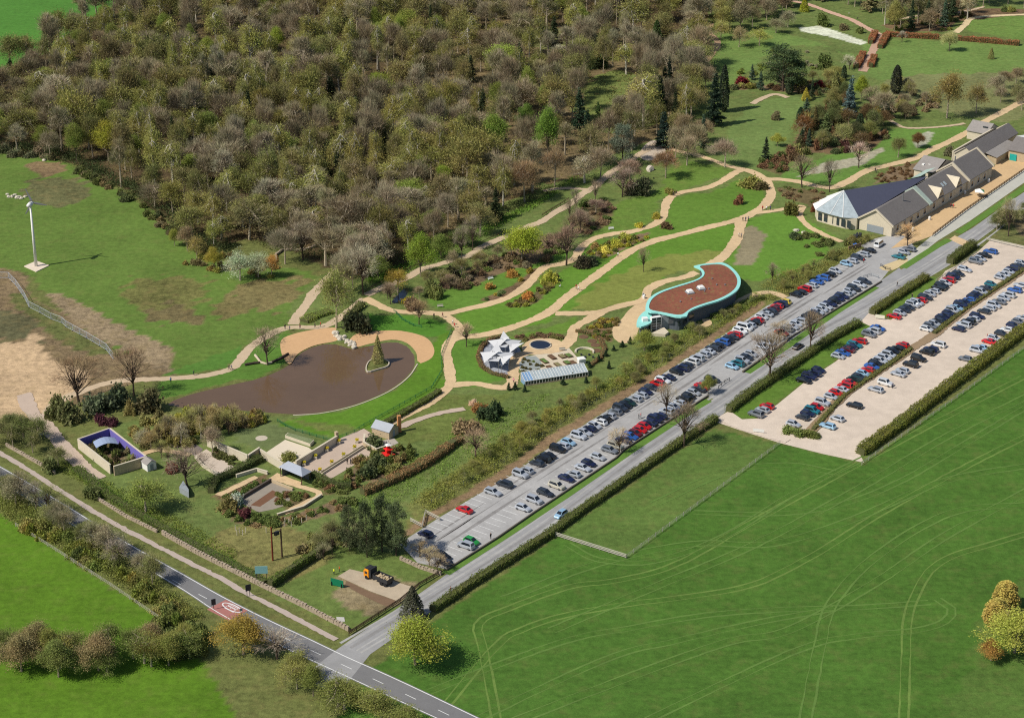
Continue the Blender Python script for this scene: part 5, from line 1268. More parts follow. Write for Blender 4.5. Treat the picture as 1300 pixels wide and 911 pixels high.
PC = {'white': (226, 226, 222), 'black': (26, 26, 30), 'red': (196, 34, 36), 'dark blue': (40, 50, 92), 'pale blue': (140, 170, 206), 'green': (50, 120, 70), 'pink': (222, 140, 160), 'maroon': (96, 34, 40), 'grey': (120, 120, 124), 'hi-vis yellow': (214, 226, 40), 'hi-vis orange': (240, 110, 30), 'beige': (190, 172, 140), 'purple': (110, 70, 130)}
def person(px, py, col, pose, doing, z=.06):
    q = gp(px, py)
    o = link('person', FIG[pose], None, (q.x, q.y, z)); o.rotation_euler.z = r.uniform(0, 6.28); s = r.uniform(.93, 1.05); o.scale = (s, s, s)
    o.color = (*lin(*PC[col]), 1)
    tag(o, f"person in a {col} top {doing}", 'person', 'people about the grounds')
for a in [(362, 418, 'black', 'stand', 'at the path junction left of the pond beach'), (368, 419.5, 'dark blue', 'stand', 'at the path junction left of the pond beach'), (381, 418, 'maroon', 'walk', 'walking the path above the pond beach'),
          (400, 416.5, 'black', 'walk', 'walking beside a red one near the rocks'), (407, 415, 'red', 'stand', 'standing on the path above the pond rocks'), (246, 476.5, 'green', 'walk', 'walking the path left of the pond'), (217, 486, 'pale blue', 'stand', 'standing on the lawn left of the pond'),
          (291, 469.5, 'black', 'walk', 'walking round the bend left of the pond'), (294, 469.8, 'grey', 'walk', 'walking just behind another round the pond bend'), (551, 404, 'black', 'stand', 'standing on the grass above the pond'), (562, 403, 'maroon', 'walk', 'walking past the path fork above the pond'),
          (575, 412, 'white', 'walk', 'walking down the side path to the terraces'), (577, 416, 'red', 'walk', 'walking the side path beside one in white'), (652, 486, 'pink', 'stand', 'standing at the end of the glasshouse'), (731.5, 367, 'red', 'walk', 'walking up the broad lawn path'), (734.5, 369, 'white', 'walk', 'walking beside one in red on the lawn path'),
          (784.5, 326, 'white', 'walk', 'walking alone up the broad lawn path'), (711.5, 365, 'white', 'sit', 'sitting on the grass beside the lawn path'), (938, 301, 'white', 'walk', 'walking down to the curved roof building'), (941, 302, 'grey', 'walk', 'walking beside one in white to the curved building'),
          (943, 281, 'black', 'walk', 'walking at the lawn path fork, first of three'), (946.5, 281, 'dark blue', 'walk', 'walking at the lawn path fork, middle of three'), (950, 280.5, 'grey', 'walk', 'walking at the lawn path fork, last of three'), (968, 267, 'red', 'stand', 'in a group near the bend of the lawn path'),
          (973, 267, 'white', 'stand', 'in a group near the bend of the lawn path'), (978, 267, 'dark blue', 'stand', 'in a group near the bend of the lawn path'), (855, 249, 'black', 'walk', 'walking the upper curving path'), (859, 247, 'maroon', 'walk', 'walking the upper curving path behind one in black'),
          (1111, 219, 'black', 'stand', 'standing behind the dark slate hall'), (1113, 220, 'dark blue', 'stand', 'standing behind the dark slate hall'), (1207, 264, 'maroon', 'walk', 'walking on the sandy forecourt'), (1210, 264.5, 'red', 'walk', 'walking on the sandy forecourt beside another'),
          (1209, 250, 'black', 'stand', 'standing by the range door on the forecourt'), (1212, 250, 'grey', 'stand', 'standing by the range door on the forecourt'), (1150, 304, 'black', 'walk', 'walking at the lower end of the forecourt'), (1152.5, 304, 'grey', 'walk', 'walking at the lower end of the forecourt'),
          (1096.5, 334, 'red', 'stand', 'standing behind the cars at the top of the tarmac'), (971, 415, 'black', 'walk', 'crossing the tarmac car park'), (623, 684, 'black', 'stand', 'standing at the kerb of the empty bays'), (572, 752, 'maroon', 'walk', 'walking along the lower drive'),
          (1133, 493, 'dark blue', 'stand', 'standing behind the white car on the gravel'), (424, 729, 'hi-vis yellow', 'stand', 'working beside the green board'), (431, 726, 'hi-vis orange', 'stand', 'working near the dumper truck'), (811, 532, 'black', 'stand', 'standing by the red cars in the kerb row'), (813.5, 530.5, 'red', 'stand', 'standing by the red cars in the kerb row'),
          (1077.7, 20, 'white', 'stand', 'standing on the pink garden path'), (1089, 25, 'black', 'sit', 'sitting beside the pink garden path'), (1115, 51, 'black', 'walk', 'walking between the beech hedges'), (441, 589, 'black', 'stand', 'standing on the gravel terrace'), (445, 589, 'grey', 'stand', 'standing on the gravel terrace'),
          (1157.7, 379, 'black', 'stand', 'standing on the grass behind the upper gravel row'), (1184, 382, 'grey', 'walk', 'walking on the gravel below the parked row'), (1253, 430, 'red', 'stand', 'standing by the red car at the field hedge'), (1139, 363.5, 'black', 'walk', 'walking down the drive near the exit')]:
    person(*a)
# ------------------------------------------------------------ wind turbine
q = gp(46, 338.5); WT = thing('wind_turbine', 'slim white wind turbine standing on a square pad in the meadow', 'wind turbine', q)
pad = gl([(30.5, 338.5), (46.5, 331.8), (62.5, 337.5), (46, 345.5)])
b = MB(); b.prism(pad, 0, .25); b.build('concrete_pad', mat('pad_concrete', (224, 208, 186), .9, .15), WT)
top = q + Vector((0, 0, 20.5))
b = MB(); b.tube(q + Vector((0, 0, .25)), top, .52, .28, 14); b.build('tower', WHITE, WT, smooth=True)
b = MB()
for rr_, x0, x1 in ((.75, -.9, .9),): pass
nd_ = Vector((.25, .97, 0)).normalized()   # rotor looks away from the camera
b.tube(top + Vector((0, 0, .5)) - nd_ * 1.5, top + Vector((0, 0, .5)) + nd_ * .2, .55, .8, 12); b.tube(top + Vector((0, 0, .5)) + nd_ * .2, top + Vector((0, 0, .5)) + nd_ * 1.3, .8, .5, 12); b.build('nacelle', WHITE, WT, smooth=True)
hub = top + Vector((0, 0, .5)) + nd_ * 1.6
b = MB(); b.tube(hub - nd_ * .3, hub + nd_ * .4, .4, .2, 10); b.build('hub', WHITE, WT)
sd = nd_.cross(Vector((0, 0, 1)))
for k in range(3):
    a = math.radians(115 - 120 * k); dr = sd * math.cos(a) + Vector((0, 0, math.sin(a))); pr = dr.cross(nd_)
    b = MB(); prev = None
    for i in range(9):
        s_ = i / 8; w = (.14 + .34 * min(1, s_ * 6)) * (1 - .75 * s_); c = hub + dr * (.3 + 4.6 * s_); th = .09 * (1 - .7 * s_)
        ring = [c + pr * w - nd_ * 0, c + nd_ * th, c - pr * w, c - nd_ * th]; base = len(b.v); b.v += [tuple(p) for p in ring]
        if prev is not None:
            for j in range(4): b.f.append((prev + j, prev + (j + 1) % 4, base + (j + 1) % 4, base + j)); b.m.append(0)
        prev = base
    b.build('blade', mat('blade_grey', (110, 112, 116), .5, .05), WT)

# ------------------------------------------------------------ fences, walls, railings
def post_fence(label, name, px, gap, h, rails, m, group=None, rw=.07, cat='fence', wd=.12):
    pts = polyline(gl(px), gap); t = thing(name, label, cat, (*pts[0], 0), group)
    pb = MB(); pb.box((0, 0, h / 2), (wd, wd, h)); pm = pb.mesh('post', m)
    for p in pts: link('post', pm, t, (p[0] - pts[0][0], p[1] - pts[0][1], 0))
    for z in rails:
        b = MB(); b.wall(pts, rw, z - rw, z + rw); b.build('rail', m, t)
    return t
GREYW = mat('silvered_wood', (186, 180, 164), .9, .2); WIRE = mat('fence_wire', (168, 170, 168), .6, .1)
post_fence('pale post and rail fence across the foot of the paddock', 'field_fence', [(705.5, 680.5), (795, 708.5)], 2.4, 1.2, (.35, .72, 1.08), GREYW, rw=.09)
post_fence('post and wire fence between the paddock and the big field', 'field_fence', [(795, 708.5), (990, 564)], 3.2, 1.15, (.3, .65, 1.0), GREYW, rw=.03)
post_fence('wire fence along the edge of the lower roadside field', 'field_fence', [(20, 668), (60, 693), (140, 744), (215, 795)], 3.4, 1.1, (.4, .75, 1.05), GREYW, rw=.03)
post_fence('wire fence below the field hedge by the gravel car park', 'field_fence', [(1094, 590), (1200, 516), (1300, 443)], 3.4, 1.1, (.4, .75, 1.05), GREYW, rw=.03)
post_fence('wooden fence at the top edge of the gravel car park', 'field_fence', [(1252, 305), (1300, 316), (1350, 327)], 2.5, 1.1, (.4, .75, 1.0), GREYW, rw=.07)
post_fence('low rail on posts behind the upper gravel row', 'field_fence', [(1188, 358), (1240, 322)], 2.2, .9, (.45, .8), GREYW, rw=.07)
post_fence('timber fence with gate beside the lower end of the car park', 'field_fence', [(521, 662), (536, 670), (540, 652), (558, 661)], 2, 1.2, (.4, .8, 1.1), GREYW, rw=.08)
post_fence('dark post and rail fence at the corner of the hardstanding', 'field_fence', [(443, 806), (508, 764), (532, 744), (560, 728)], 2.4, 1.1, (.35, .7, 1.0), WOODD, rw=.09)
post_fence('green mesh fence round the pond lawn', 'garden_fence', [(352, 535), (362, 541), (375, 547), (420, 560), (450, 549), (462, 541), (500, 520), (548, 493), (561, 472), (560, 452), (573, 420)], 2.2, .9, (.3, .6, .85), mat('green_steel', (40, 110, 70), .6), rw=.035)
post_fence('green mesh fence curving over the grass above the pond', 'garden_fence', [(500, 395), (510, 406), (525, 414), (535, 416)], 2.0, .9, (.3, .6, .85), MATS['green_steel'], rw=.035)
post_fence('rustic rail along the upper side of the woodland path', 'garden_fence', [(464, 371), (500, 352), (530, 338), (560, 330), (606, 312), (640, 296)], 3, .9, (.8,), WOODD, rw=.08)
post_fence('rustic rail along the lower side of the woodland path', 'garden_fence', [(570, 341), (597, 331), (612, 322), (640, 307)], 3, .9, (.8,), WOODD, rw=.08)
post_fence('dark rail beside the upper woodland path', 'garden_fence', [(688, 275), (706, 264), (722, 254)], 3, .9, (.5, .85), WOODD, rw=.08)
post_fence('wire deer fence along the bark strip above the car park', 'bank_fence', [(548, 640), (640, 588), (712, 540), (790, 492), (850, 455), (975, 372)], 4, 1.6, (.5, 1.0, 1.55), mat('dull_steel', (110, 116, 108), .6), rw=.02, wd=.08)
KERBW = mat('kerb_timber', (104, 96, 86), .9, .2)
for lab, px in (('dark timber kerb rail along the lower edge of the tarmac car park', [(567, 724), (632, 683), (679, 650.5), (782, 582), (793, 571), (899, 503)]), ('dark timber kerb rail along the upper kerb row', [(943, 473), (992, 439), (1004, 429), (1060, 394), (1119, 358)])):
    b = MB(); b.wall(polyline(gl(px), 3), .35, 0, .5); tag(b.build('timber_kerb', KERBW), lab, 'kerb')
# verge of grass between kerb and drive
VERGE = mat('verge_grass', (92, 126, 48), .95, .4, ((.3, .6), (2, .8), (6, .8)))
for lab, px, w in (('grass verge between the car park kerb and the lower drive', [(566, 728), (640, 681), (720, 628), (800, 573), (880, 520), (900, 508)], 2.2), ('grass verge between the car park kerb and the upper drive', [(948, 473), (1000, 439), (1060, 397), (1112, 364)], 2.4), ('grass strip beside the forecourt bank and drive', [(1146, 340), (1190, 312), (1205, 304)], 2.6), ('grass strip between the bank and drive beyond the crossing', [(1216, 296), (1240, 280), (1300, 239), (1360, 198)], 2.6)):
    b = MB(); b.ribbon(polyline(gl(px), 3), w, .046 if 'upper' in lab else .050); tag(b.build('ground', VERGE), lab, None, None, 'structure')
# dry stone walls: rough courses of separate stones
DRY = mat('dry_stone', (168, 152, 132), .95, .45, ((.6, .6), (3, .9)))
def dry_wall(label, px, h=1.1):
    pts = polyline(gl(px), .9); n = normals2(pts); t = thing('dry_stone_wall', label, 'wall', (*pts[0], 0))
    b = MB()
    b.wall(pts, .42, 0, h * .9)
    rr = np.random.default_rng(len(px) * 7 + int(px[0][0]))
    for i in range(len(pts) - 1):
        d = pts[i + 1] - pts[i]; az = math.atan2(d[1], d[0]); c = (pts[i] + pts[i + 1]) / 2
        for z in (.25, .6, .92):
            if rr.random() < .85:
                b.box((c[0] + rr.normal(0, .04), c[1] + rr.normal(0, .04), h * z), (rr.uniform(.5, .85), .5 + rr.uniform(0, .12), h * .3), az + rr.normal(0, .08), taper=rr.uniform(.8, 1))
    o = b.build('stones', DRY, t); o['kind'] = 'stuff'
    c = MB()
    for i in range(len(pts) - 1):
        if rr.random() < .9:
            d = pts[i + 1] - pts[i]; q = (pts[i] + pts[i + 1]) / 2; c.box((q[0], q[1], h * 1.05), (rr.uniform(.5, .8), rr.uniform(.4, .6), rr.uniform(.15, .32)), math.atan2(d[1], d[0]) + rr.normal(0, .2))
    o = c.build('coping_stones', DRY, t); o['kind'] = 'stuff'
dry_wall('dry stone wall running beside the pavement to the drive', [(206, 678), (250, 703), (304.6, 730.5), (325, 741), (386, 771), (443, 801)])
dry_wall('tumbled dry stone wall by the dark bush near the road', [(8, 566), (54, 592), (70, 602)], .8)
dry_wall('low broken stone wall under the roadside turf', [(124, 634), (159, 656), (200, 676)], .7)
dry_wall('stone wall enclosing the end of the tarmac car park', [(508, 710), (535, 722), (560, 730)], .8)
dry_wall('curved low stone wall at the front of the wood above the willows', [(351, 333), (350, 325), (358, 319), (372, 318), (388, 318), (402, 313)], .7)
post_fence('dark guard rail at the car park entrance', 'guard_rail', [(912, 493), (920, 486), (926, 483)], 1.5, .9, (.45, .85), DARKM, rw=.06)
post_fence('steel guard rail at the top corner of the kerb row', 'guard_rail', [(1096, 353), (1106, 350), (1115, 353)], 1.5, .9, (.45, .85), GREYCLAD, rw=.06)
post_fence('steel guard rail on the gravel exit island', 'guard_rail', [(1118, 338), (1124, 342), (1130, 343)], 1.5, .9, (.45, .85), DARKM, rw=.06)
# temporary steel fence panels
tf = thing('temporary_fence', 'wavering line of grey temporary steel fence panels beside the dirt track', 'fence', gp(80, 412))
pts = polyline(gl([(-20, 352), (11, 353), (20, 362), (31, 378), (37, 390), (51, 397), (65, 405), (79, 410), (84, 415), (110, 429), (135, 444), (144, 456)]), 3.4)
GALV = mat('galvanised', (190, 194, 198), .5, .05)
for i, (a, c) in enumerate(zip(pts[:-1], pts[1:])):
    b = MB(); A_ = Vector((*a, 0)); C_ = Vector((*c, 0)); d = C_ - A_
    A_ = A_ + d * .03; C_ = C_ - d * .03; up = Vector((0, 0, 1))
    for z in (.12, 2.0): b.tube(A_ + up * z, C_ + up * z, .05, n=4)
    for e in (A_, C_): b.tube(e + up * .05, e + up * 2.0, .05, n=4)
    for k in range(1, 9): p = A_.lerp(C_, k / 9); b.tube(p + up * .12, p + up * 2, .012, n=3)
    for z in (.5, .9, 1.3, 1.7): b.tube(A_ + up * z, C_ + up * z, .012, n=3)
    b.build('fence_panel', GALV, tf)
    f = MB(); f.box(A_ + up * .07, (.7, .25, .14), math.atan2(d.y, d.x) + 1.57); f.build('foot_block', DARKM, tf)

# ------------------------------------------------------------ signs, posts and odd things
def board_sign(label, px, py, w, h, z0, m, rz, name='sign_board', legs=(-.8, .8)):
    q = gp(px, py); t = thing(name, label, 'sign', q); R = Matrix.Rotation(rz, 4, 'Z')
    for s in legs:
        b = MB(); b.tube(q + (R @ Vector((s * w / 2, 0, 0))), q + (R @ Vector((s * w / 2, 0, z0 + h))), .07, n=6); b.build('post', DARKM, t)
    b = MB(); b.box(q + (R @ Vector((0, -.09, z0 + h / 2))), (w, .1, h), rz); b.build('board', m, t); return t
board_sign('tall teal and white sign board on two posts by the hedge corner', 332.5, 738, 2.9, 1.9, 2.2, mat('teal_board', (130, 178, 178), .6, .1), .05)
board_sign('dark square road sign on posts beside the pavement', 315.5, 757, 1.3, 1.6, 1.6, DARKM, .5, legs=(-.5, .5))
board_sign('dark road sign on a post at the far edge of the road', 271.5, 773, 1.0, 1.5, 1.2, DARKM, .4, legs=(0,))
board_sign('thin road sign post beside the red road patch', 306.5, 786, .7, .7, 2.2, GREYCLAD, .5, legs=(0,))
board_sign('white gate board at the entrance to the gravel car park', 1117, 405, 2.8, 1.1, .3, mat('cream_board', (226, 222, 200), .6, .1), -.35)
board_sign('pale notice board on the lane to the gravel car park', 963, 549, 2.9, .8, .3, WHITE, -.25)
q = gp(352, 710); tp_ = thing('twin_timber_posts', 'pair of tall dark timber posts joined near the top on the dry bank', 'posts', q)
for dx, dy, h, m in ((-1.0, -.4, 8.8, mat('red_timber', (120, 54, 34), .9, .3)), (1.0, 1.2, 7.6, WOODD)):
    b = MB(); b.tube(q + Vector((dx, dy, 0)), q + Vector((dx, dy, h)), .22, .18, 8); b.build('post', m, tp_)
b = MB(); b.tube(q + Vector((-1, -.4, 7.1)), q + Vector((1, 1.2, 7.1)), .16); b.build('crossbar', WOODD, tp_)
b = MB(); b.box(q + Vector((.1, .4, 6.8)), (1.2, .6, .9), .8); b.build('crossbox', DARKM, tp_)
q = gp(428, 744); gb_ = thing('green_board', 'green painted site board standing on the rough grass', 'board', q)
b = MB(); b.box(q + Vector((0, 0, 1.0)), (3.3, .12, 1.7), -.45); b.build('panel', mat('site_green', (20, 120, 84), .6, .1), gb_)
for s in (-1.3, 1.3):
    b = MB(); b.box(q + Vector((s * math.cos(-.45), s * math.sin(-.45) + .2, .5)), (.1, .9, 1.0), -.45); b.build('brace', DARKM, gb_)
b = MB(); b.prism(gl([(427, 783), (437, 783.5), (438, 789), (428, 789)]), 0, .12); tag(b.build('concrete_slab', PALEKERB), 'pale square concrete slab on the rough grass', 'slab')
# fallen log by the pond
lg = thing('fallen_log', 'long pale fallen log forking on the pond lawn under the bare tree', 'log', gp(335, 462))
LOGM = mat('bleached_log', (196, 180, 156), .9, .3); LOGD = mat('dark_log', (70, 58, 50), .9, .3)
for pp, m in (([(324, 452), (331, 461), (338, 463), (345, 461)], LOGM), ([(311, 464), (322, 462), (332, 461)], LOGD), ([(345, 461), (356, 456), (366, 450)], LOGD)):
    w = [gp(*p) + Vector((0, 0, .35)) for p in pp]; b = MB()
    for a, c in zip(w[:-1], w[1:]): b.tube(a, c, .38, .32, 8)
    b.build('limb', m, lg)
# rocks
ROCK = mat('pale_rock', (200, 190, 172), .9, .3)
rk = random.Random(5)
def rock(px, py, s, label, group, m=ROCK):
    q = gp(px, py); bm_ = bmesh.new(); bmesh.ops.create_icosphere(bm_, subdivisions=2, radius=1)
    sc = Vector((rk.uniform(.7, 1.2), rk.uniform(.7, 1.2), rk.uniform(.5, .8))) * s; ph = rk.uniform(0, 9)
    for v in bm_.verts:
        f = 1 + .22 * math.sin(v.co.x * 3 + ph) * math.cos(v.co.y * 4 + ph) + rk.uniform(-.08, .08); v.co = Vector((v.co.x * sc.x, v.co.y * sc.y, v.co.z * sc.z)) * f
    me = bpy.data.meshes.new('boulder'); bm_.to_mesh(me); bm_.free(); me.materials.append(m)
    o = link('boulder', me, None, (q.x, q.y, s * .15)); tag(o, label, 'rock', group); return o
RK = sorted([(425 + rk.uniform(0, 26), 0) for _ in range(22)])
for i, (x, _) in enumerate(RK):
    rock(x, 425 + (x - 425) * .58 + rk.uniform(-4, 3), rk.uniform(.5, 1.15), f'pale boulder, {ordinal(i + 1)} from the left in the rock spill at the pond head', 'rocks at the pond head')
for i in range(8): rock(9 + i * 3.2 + rk.uniform(-1, 1), 248 + i * .5 + rk.uniform(-2, 2), rk.uniform(.6, 1.1), f'pale stone, {ordinal(i + 1)} from the left in the stone heap behind the turbine', 'stones behind the turbine')
for i in range(6): rock(56 + i * 2.4, 202 + rk.uniform(-2, 2), rk.uniform(.6, 1.1), f'pale stone, {ordinal(i + 1)} from the left in the heap at the wood corner', 'stones at the wood corner')
rock(825, 216, 1.9, 'big pale boulder standing at the edge of the upper lawn', None)
for i, (x, y) in enumerate(((1011, 293), (1020, 296))): rock(x, y, 1.0, f'white stone slab on the lawn edge, {"left" if i == 0 else "right"} one of two', 'white slabs on the lawn')
# benches and tables
def bench(px, py, rz, label, m=GREYW):
    q = gp(px, py); t = thing('bench', label, 'bench', q); R = Matrix.Rotation(rz, 4, 'Z'); P = lambda x, y, z: q + (R @ Vector((x, y, z)))
    b = MB(); b.box(P(0, 0, .45), (1.8, .45, .08), rz); b.build('seat', m, t); b = MB(); b.box(P(0, .22, .75), (1.8, .06, .4), rz); b.build('backrest', m, t)
    for x in (-.8, .8):
        for y in (-.18, .18): b = MB(); b.box(P(x, y, .22), (.08, .08, .44), rz); b.build('leg', m, t)
bench(559, 390, .2, 'grey bench on the grass above the pond path'); bench(776, 291.5, .3, 'pale bench on the upper lawn beside the curving path', WHITE)
bench(714, 445, .2, 'bench on the paving above the school beds'); bench(817, 376, 1.3, 'white bench beside the curved roof building', WHITE); bench(623, 355, .5, 'white bench on the lawn above the orange shrubs', WHITE); bench(585, 368, .3, 'dark bench on the lawn under the wood', WOODD)
# horseshoe seat on the round lawn
q = gp(742, 447); hsx = thing('horseshoe_bench', 'stone horseshoe seat on the round lawn behind the glasshouse', 'bench', q)
c = np.array([(q.x + 2.6 * math.cos(a), q.y + 2.6 * math.sin(a)) for a in np.linspace(-.3, 3.4, 14)])
b = MB(); b.wall(c, .5, 0, .5); b.build('seat', COPING, hsx)
for k in range(4):
    p = gp(738 + k * 5, 451 + (k % 2) * 3); b = MB(); b.box(p + Vector((0, 0, .25)), (.5, .5, .5), k); b.build('stone_stool', DARKM, hsx)
# school beds, each a timber frame with soil and plants
BEDC = [mat('bed_green', (96, 120, 60), .95, .6, ((1, 1), (5, 1))), mat('bed_brown', (110, 84, 62), .95, .4, ((1, 1), (5, 1))), mat('bed_mix', (128, 120, 82), .95, .6, ((1, 1), (5, 1)))]
for i, (x, y, w, l) in enumerate(((691, 459, 1.4, 3.2), (701, 454, 1.4, 3.2), (714, 453, 1.6, 2.6), (722, 452, 1.6, 2.6), (698, 467, 1.4, 2.4), (708.5, 464, 1.4, 3.0), (720, 461, 1.6, 2.4), (727, 461, 1.6, 2.4))):
    q = gp(x, y); t = thing('raised_bed', f'timber edged planting bed, {ordinal(i % 4 + 1)} from the left in the {"back" if i < 4 else "front"} row behind the glasshouse', 'planting bed', q, 'school beds behind the glasshouse')
    b = MB(); b.box(q + Vector((0, 0, .2)), (w, l, .4), .5); b.build('timber_frame', WOODD, t); b = MB(); b.box(q + Vector((0, 0, .45)), (w - .25, l - .25, .14), .5, taper=.85); b.build('planting', BEDC[i % 3], t)
for i, (x, y) in enumerate(((741, 427.5), (752, 433), (756, 438), (757, 445))):
    q = gp(x, y); b = MB(); b.lathe((q.x, q.y, 0), [(1.5, 0), (1.4, .12)], 12); tag(b.build('soil_bed', BEDC[1]), f'small dug soil bed on the round lawn, {ordinal(i + 1)} from the path', 'planting bed', 'soil beds on the round lawn')
# litter bins and white posts
for i, (x, y) in enumerate(((817.5, 379), (1255, 231), (1225, 246), (1180, 279), (1159, 293))):
    q = gp(x, y); b = MB(); b.lathe((q.x, q.y, 0), [(.42, 0), (.45, 1.0), (.3, 1.2)], 10); tag(b.build('litter_bin', WHITE), 'white bin beside the curved roof building' if i == 0 else f'white bin on the forecourt, {ordinal(i)} from the top', 'bin', 'white bins')
# tree guard tubes on the bank
gt = MB(); gt.tube((0, 0, 0), (0, 0, 1.4), .09, n=6); gme2 = gt.mesh('tree_guard', mat('guard_tube', (206, 196, 176), .8, .1))
TG = sorted([(299, 673), (304, 676), (308, 679), (301, 679), (312, 676), (361, 668), (367, 665), (372, 663), (377, 661), (362, 663), (389, 660), (338, 676), (383, 664), (370, 668)])
for i, (x, y) in enumerate(TG):
    q = gp(x, y); tag(link('tree_guard', gme2, None, (q.x, q.y, 0)), f'pale tube tree guard, {ordinal(i + 1)} from the left on the bank by the timber posts', 'tree guard', 'tree guards on the bank')
# flower pots on the terrace
YEL = leaf_mat('foliage_bright', .3)
pf = MB(); rr_ = random.Random(3)
for k in range(60):
    a, z_, e = rr_.uniform(0, 6.3), rr_.uniform(.7, 1.25), rr_.uniform(0, .45); c = Vector((e * math.cos(a), e * math.sin(a), z_)); u_ = Vector((rr_.gauss(0, 1), rr_.gauss(0, 1), rr_.gauss(0, 1))).normalized() * .13; v_ = u_.orthogonal()
    pf.face([c - u_ - v_, c + u_ - v_, c + u_ + v_, c - u_ + v_])
PFM = pf.mesh('flowers', YEL)
for i, (x, y) in enumerate(((386, 590.5), (400.5, 582), (415, 572.5), (430, 563), (406, 599.5), (421, 589.5), (436, 580), (450, 570.5), (453, 562))):
    q = gp(x, y); t = thing('flower_planter', f'stone pot of yellow flowers, {ordinal((i % 4 + 1) if i < 8 else 5)} from the pavilion in the {"wall side" if i < 4 else "trough side"} row', 'planter', q, 'flower pots on the gravel terrace')
    link('pot', POT_ME, t); f = link('flowers', PFM, t); f.color = (*lin(206, 190, 60, 1.0), 1)
# sunken garden edging walls
sg_ = thing('sunken_garden_wall', 'dark low stone wall along the sunken garden bed', 'wall', gp(322, 620))
b = MB(); b.wall(polyline(gl([(301, 637), (344, 611)]), 2), .5, 0, .9); b.build('wall_section', mat('dark_stone', (92, 82, 72), .9, .3), sg_)
b = MB(); b.wall(polyline(gl([(345, 611.5), (372, 622)]), 2), .5, 0, .6); b.build('wall_section', STONE, sg_)
b = MB(); b.prism(gl([(228, 625), (233, 617), (240, 628), (240, 632)]), 0, 1.6); tag(b.build('trellis_screen', GREYCLAD), 'grey trellis screen beside the bare tree near the sunken garden', 'screen')
# stacked bins and equipment at the gable, dark tarpaulined pile
q = gp(1084, 306); tpn = thing('covered_stack', 'dark tarpaulin covered stack at the corner of the slate range', 'stack', q)
for k in range(4): 
    b = MB(); b.box(gp(1078 + k * 4, 309 - k * 2.2) + Vector((0, 0, .9)), (1.8, 2.0, 1.8), .9 + k * .1, taper=.8); b.build('bundle', DARKM, tpn)
q = gp(1085, 316); wf = thing('wooden_enclosure', 'low wooden bin enclosure with a blue lid at the top of the tarmac', 'enclosure', q)
for k in range(4):
    b = MB(); b.box(gp(1079 + k * 4, 318 - k * 1.2) + Vector((0, 0, .8)), (1.4, .2, 1.6), .6); b.build('panel', WOODM, wf)
b = MB(); b.box(q + Vector((.3, 1.2, 1.2)), (1.3, 1.2, .3), .5); b.build('lid', mat('blue_lid', (50, 110, 190), .5), wf)
# ------------------------------------------------------------ trees: a few grown forms of each kind, then placed one by one
LEAF = leaf_mat('foliage', .28); NEEDLE = leaf_mat('needles', .08, .6); TWIG = leaf_mat('twigs', .0, .9, .5)
BARK = mat('bark', (142, 128, 108), .95, .4, ((.5, .6), (4, .8))); BARKL = mat('bark_pale', (172, 158, 134), .95, .35, ((.5, .6), (4, .8))); BARKD = mat('bark_dark', (84, 70, 58), .95, .4, ((.5, .6), (4, .8))); BIRCHB = mat('bark_birch', (196, 188, 172), .9, .35, ((1.5, .8), (6, .8)))
def rdirs(r, n):
    v = r.normal(size=(n, 3)); return v / np.linalg.norm(v, axis=1)[:, None]
def leaf_quads(r, C, s, flat=0.0, asp=.7):
    n = len(C); u = rdirs(r, n)
    u[:, 2] *= (1 - flat); u /= np.linalg.norm(u, axis=1)[:, None]
    w = rdirs(r, n); w[:, 2] *= (1 - flat); v = np.cross(u, w); v = np.cross(v, u) if flat > .5 else v
    v /= np.linalg.norm(v, axis=1)[:, None] + 1e-9
    s = np.broadcast_to(np.asarray(s, float), (n,))[:, None]
    V = np.stack([C - u * s, C - v * s * asp, C + u * s, C + v * s * asp], 1).reshape(-1, 3)
    return V
def twig_tris(r, P, D, L, w):
    n = len(P); side = np.cross(D, rdirs(r, n)); side /= np.linalg.norm(side, axis=1)[:, None] + 1e-9
    T = P + D * L[:, None]
    return np.stack([P - side * w, P + side * w, T], 1).reshape(-1, 3)
def crown_mesh(name, tw, lv, mt, ml):
    V = []; G_ = []; M = []; o = 0
    if tw is not None and len(tw): V.append(tw); G_.append((np.arange(len(tw)) + o).reshape(-1, 3)); M.append(0); o += len(tw)
    if lv is not None and len(lv): V.append(lv); G_.append((np.arange(len(lv)) + o).reshape(-1, 4)); M.append(1 if mt is not None else 0)
    return quick_mesh(name, np.concatenate(V), G_, M, [m for m in (mt, ml) if m is not None])
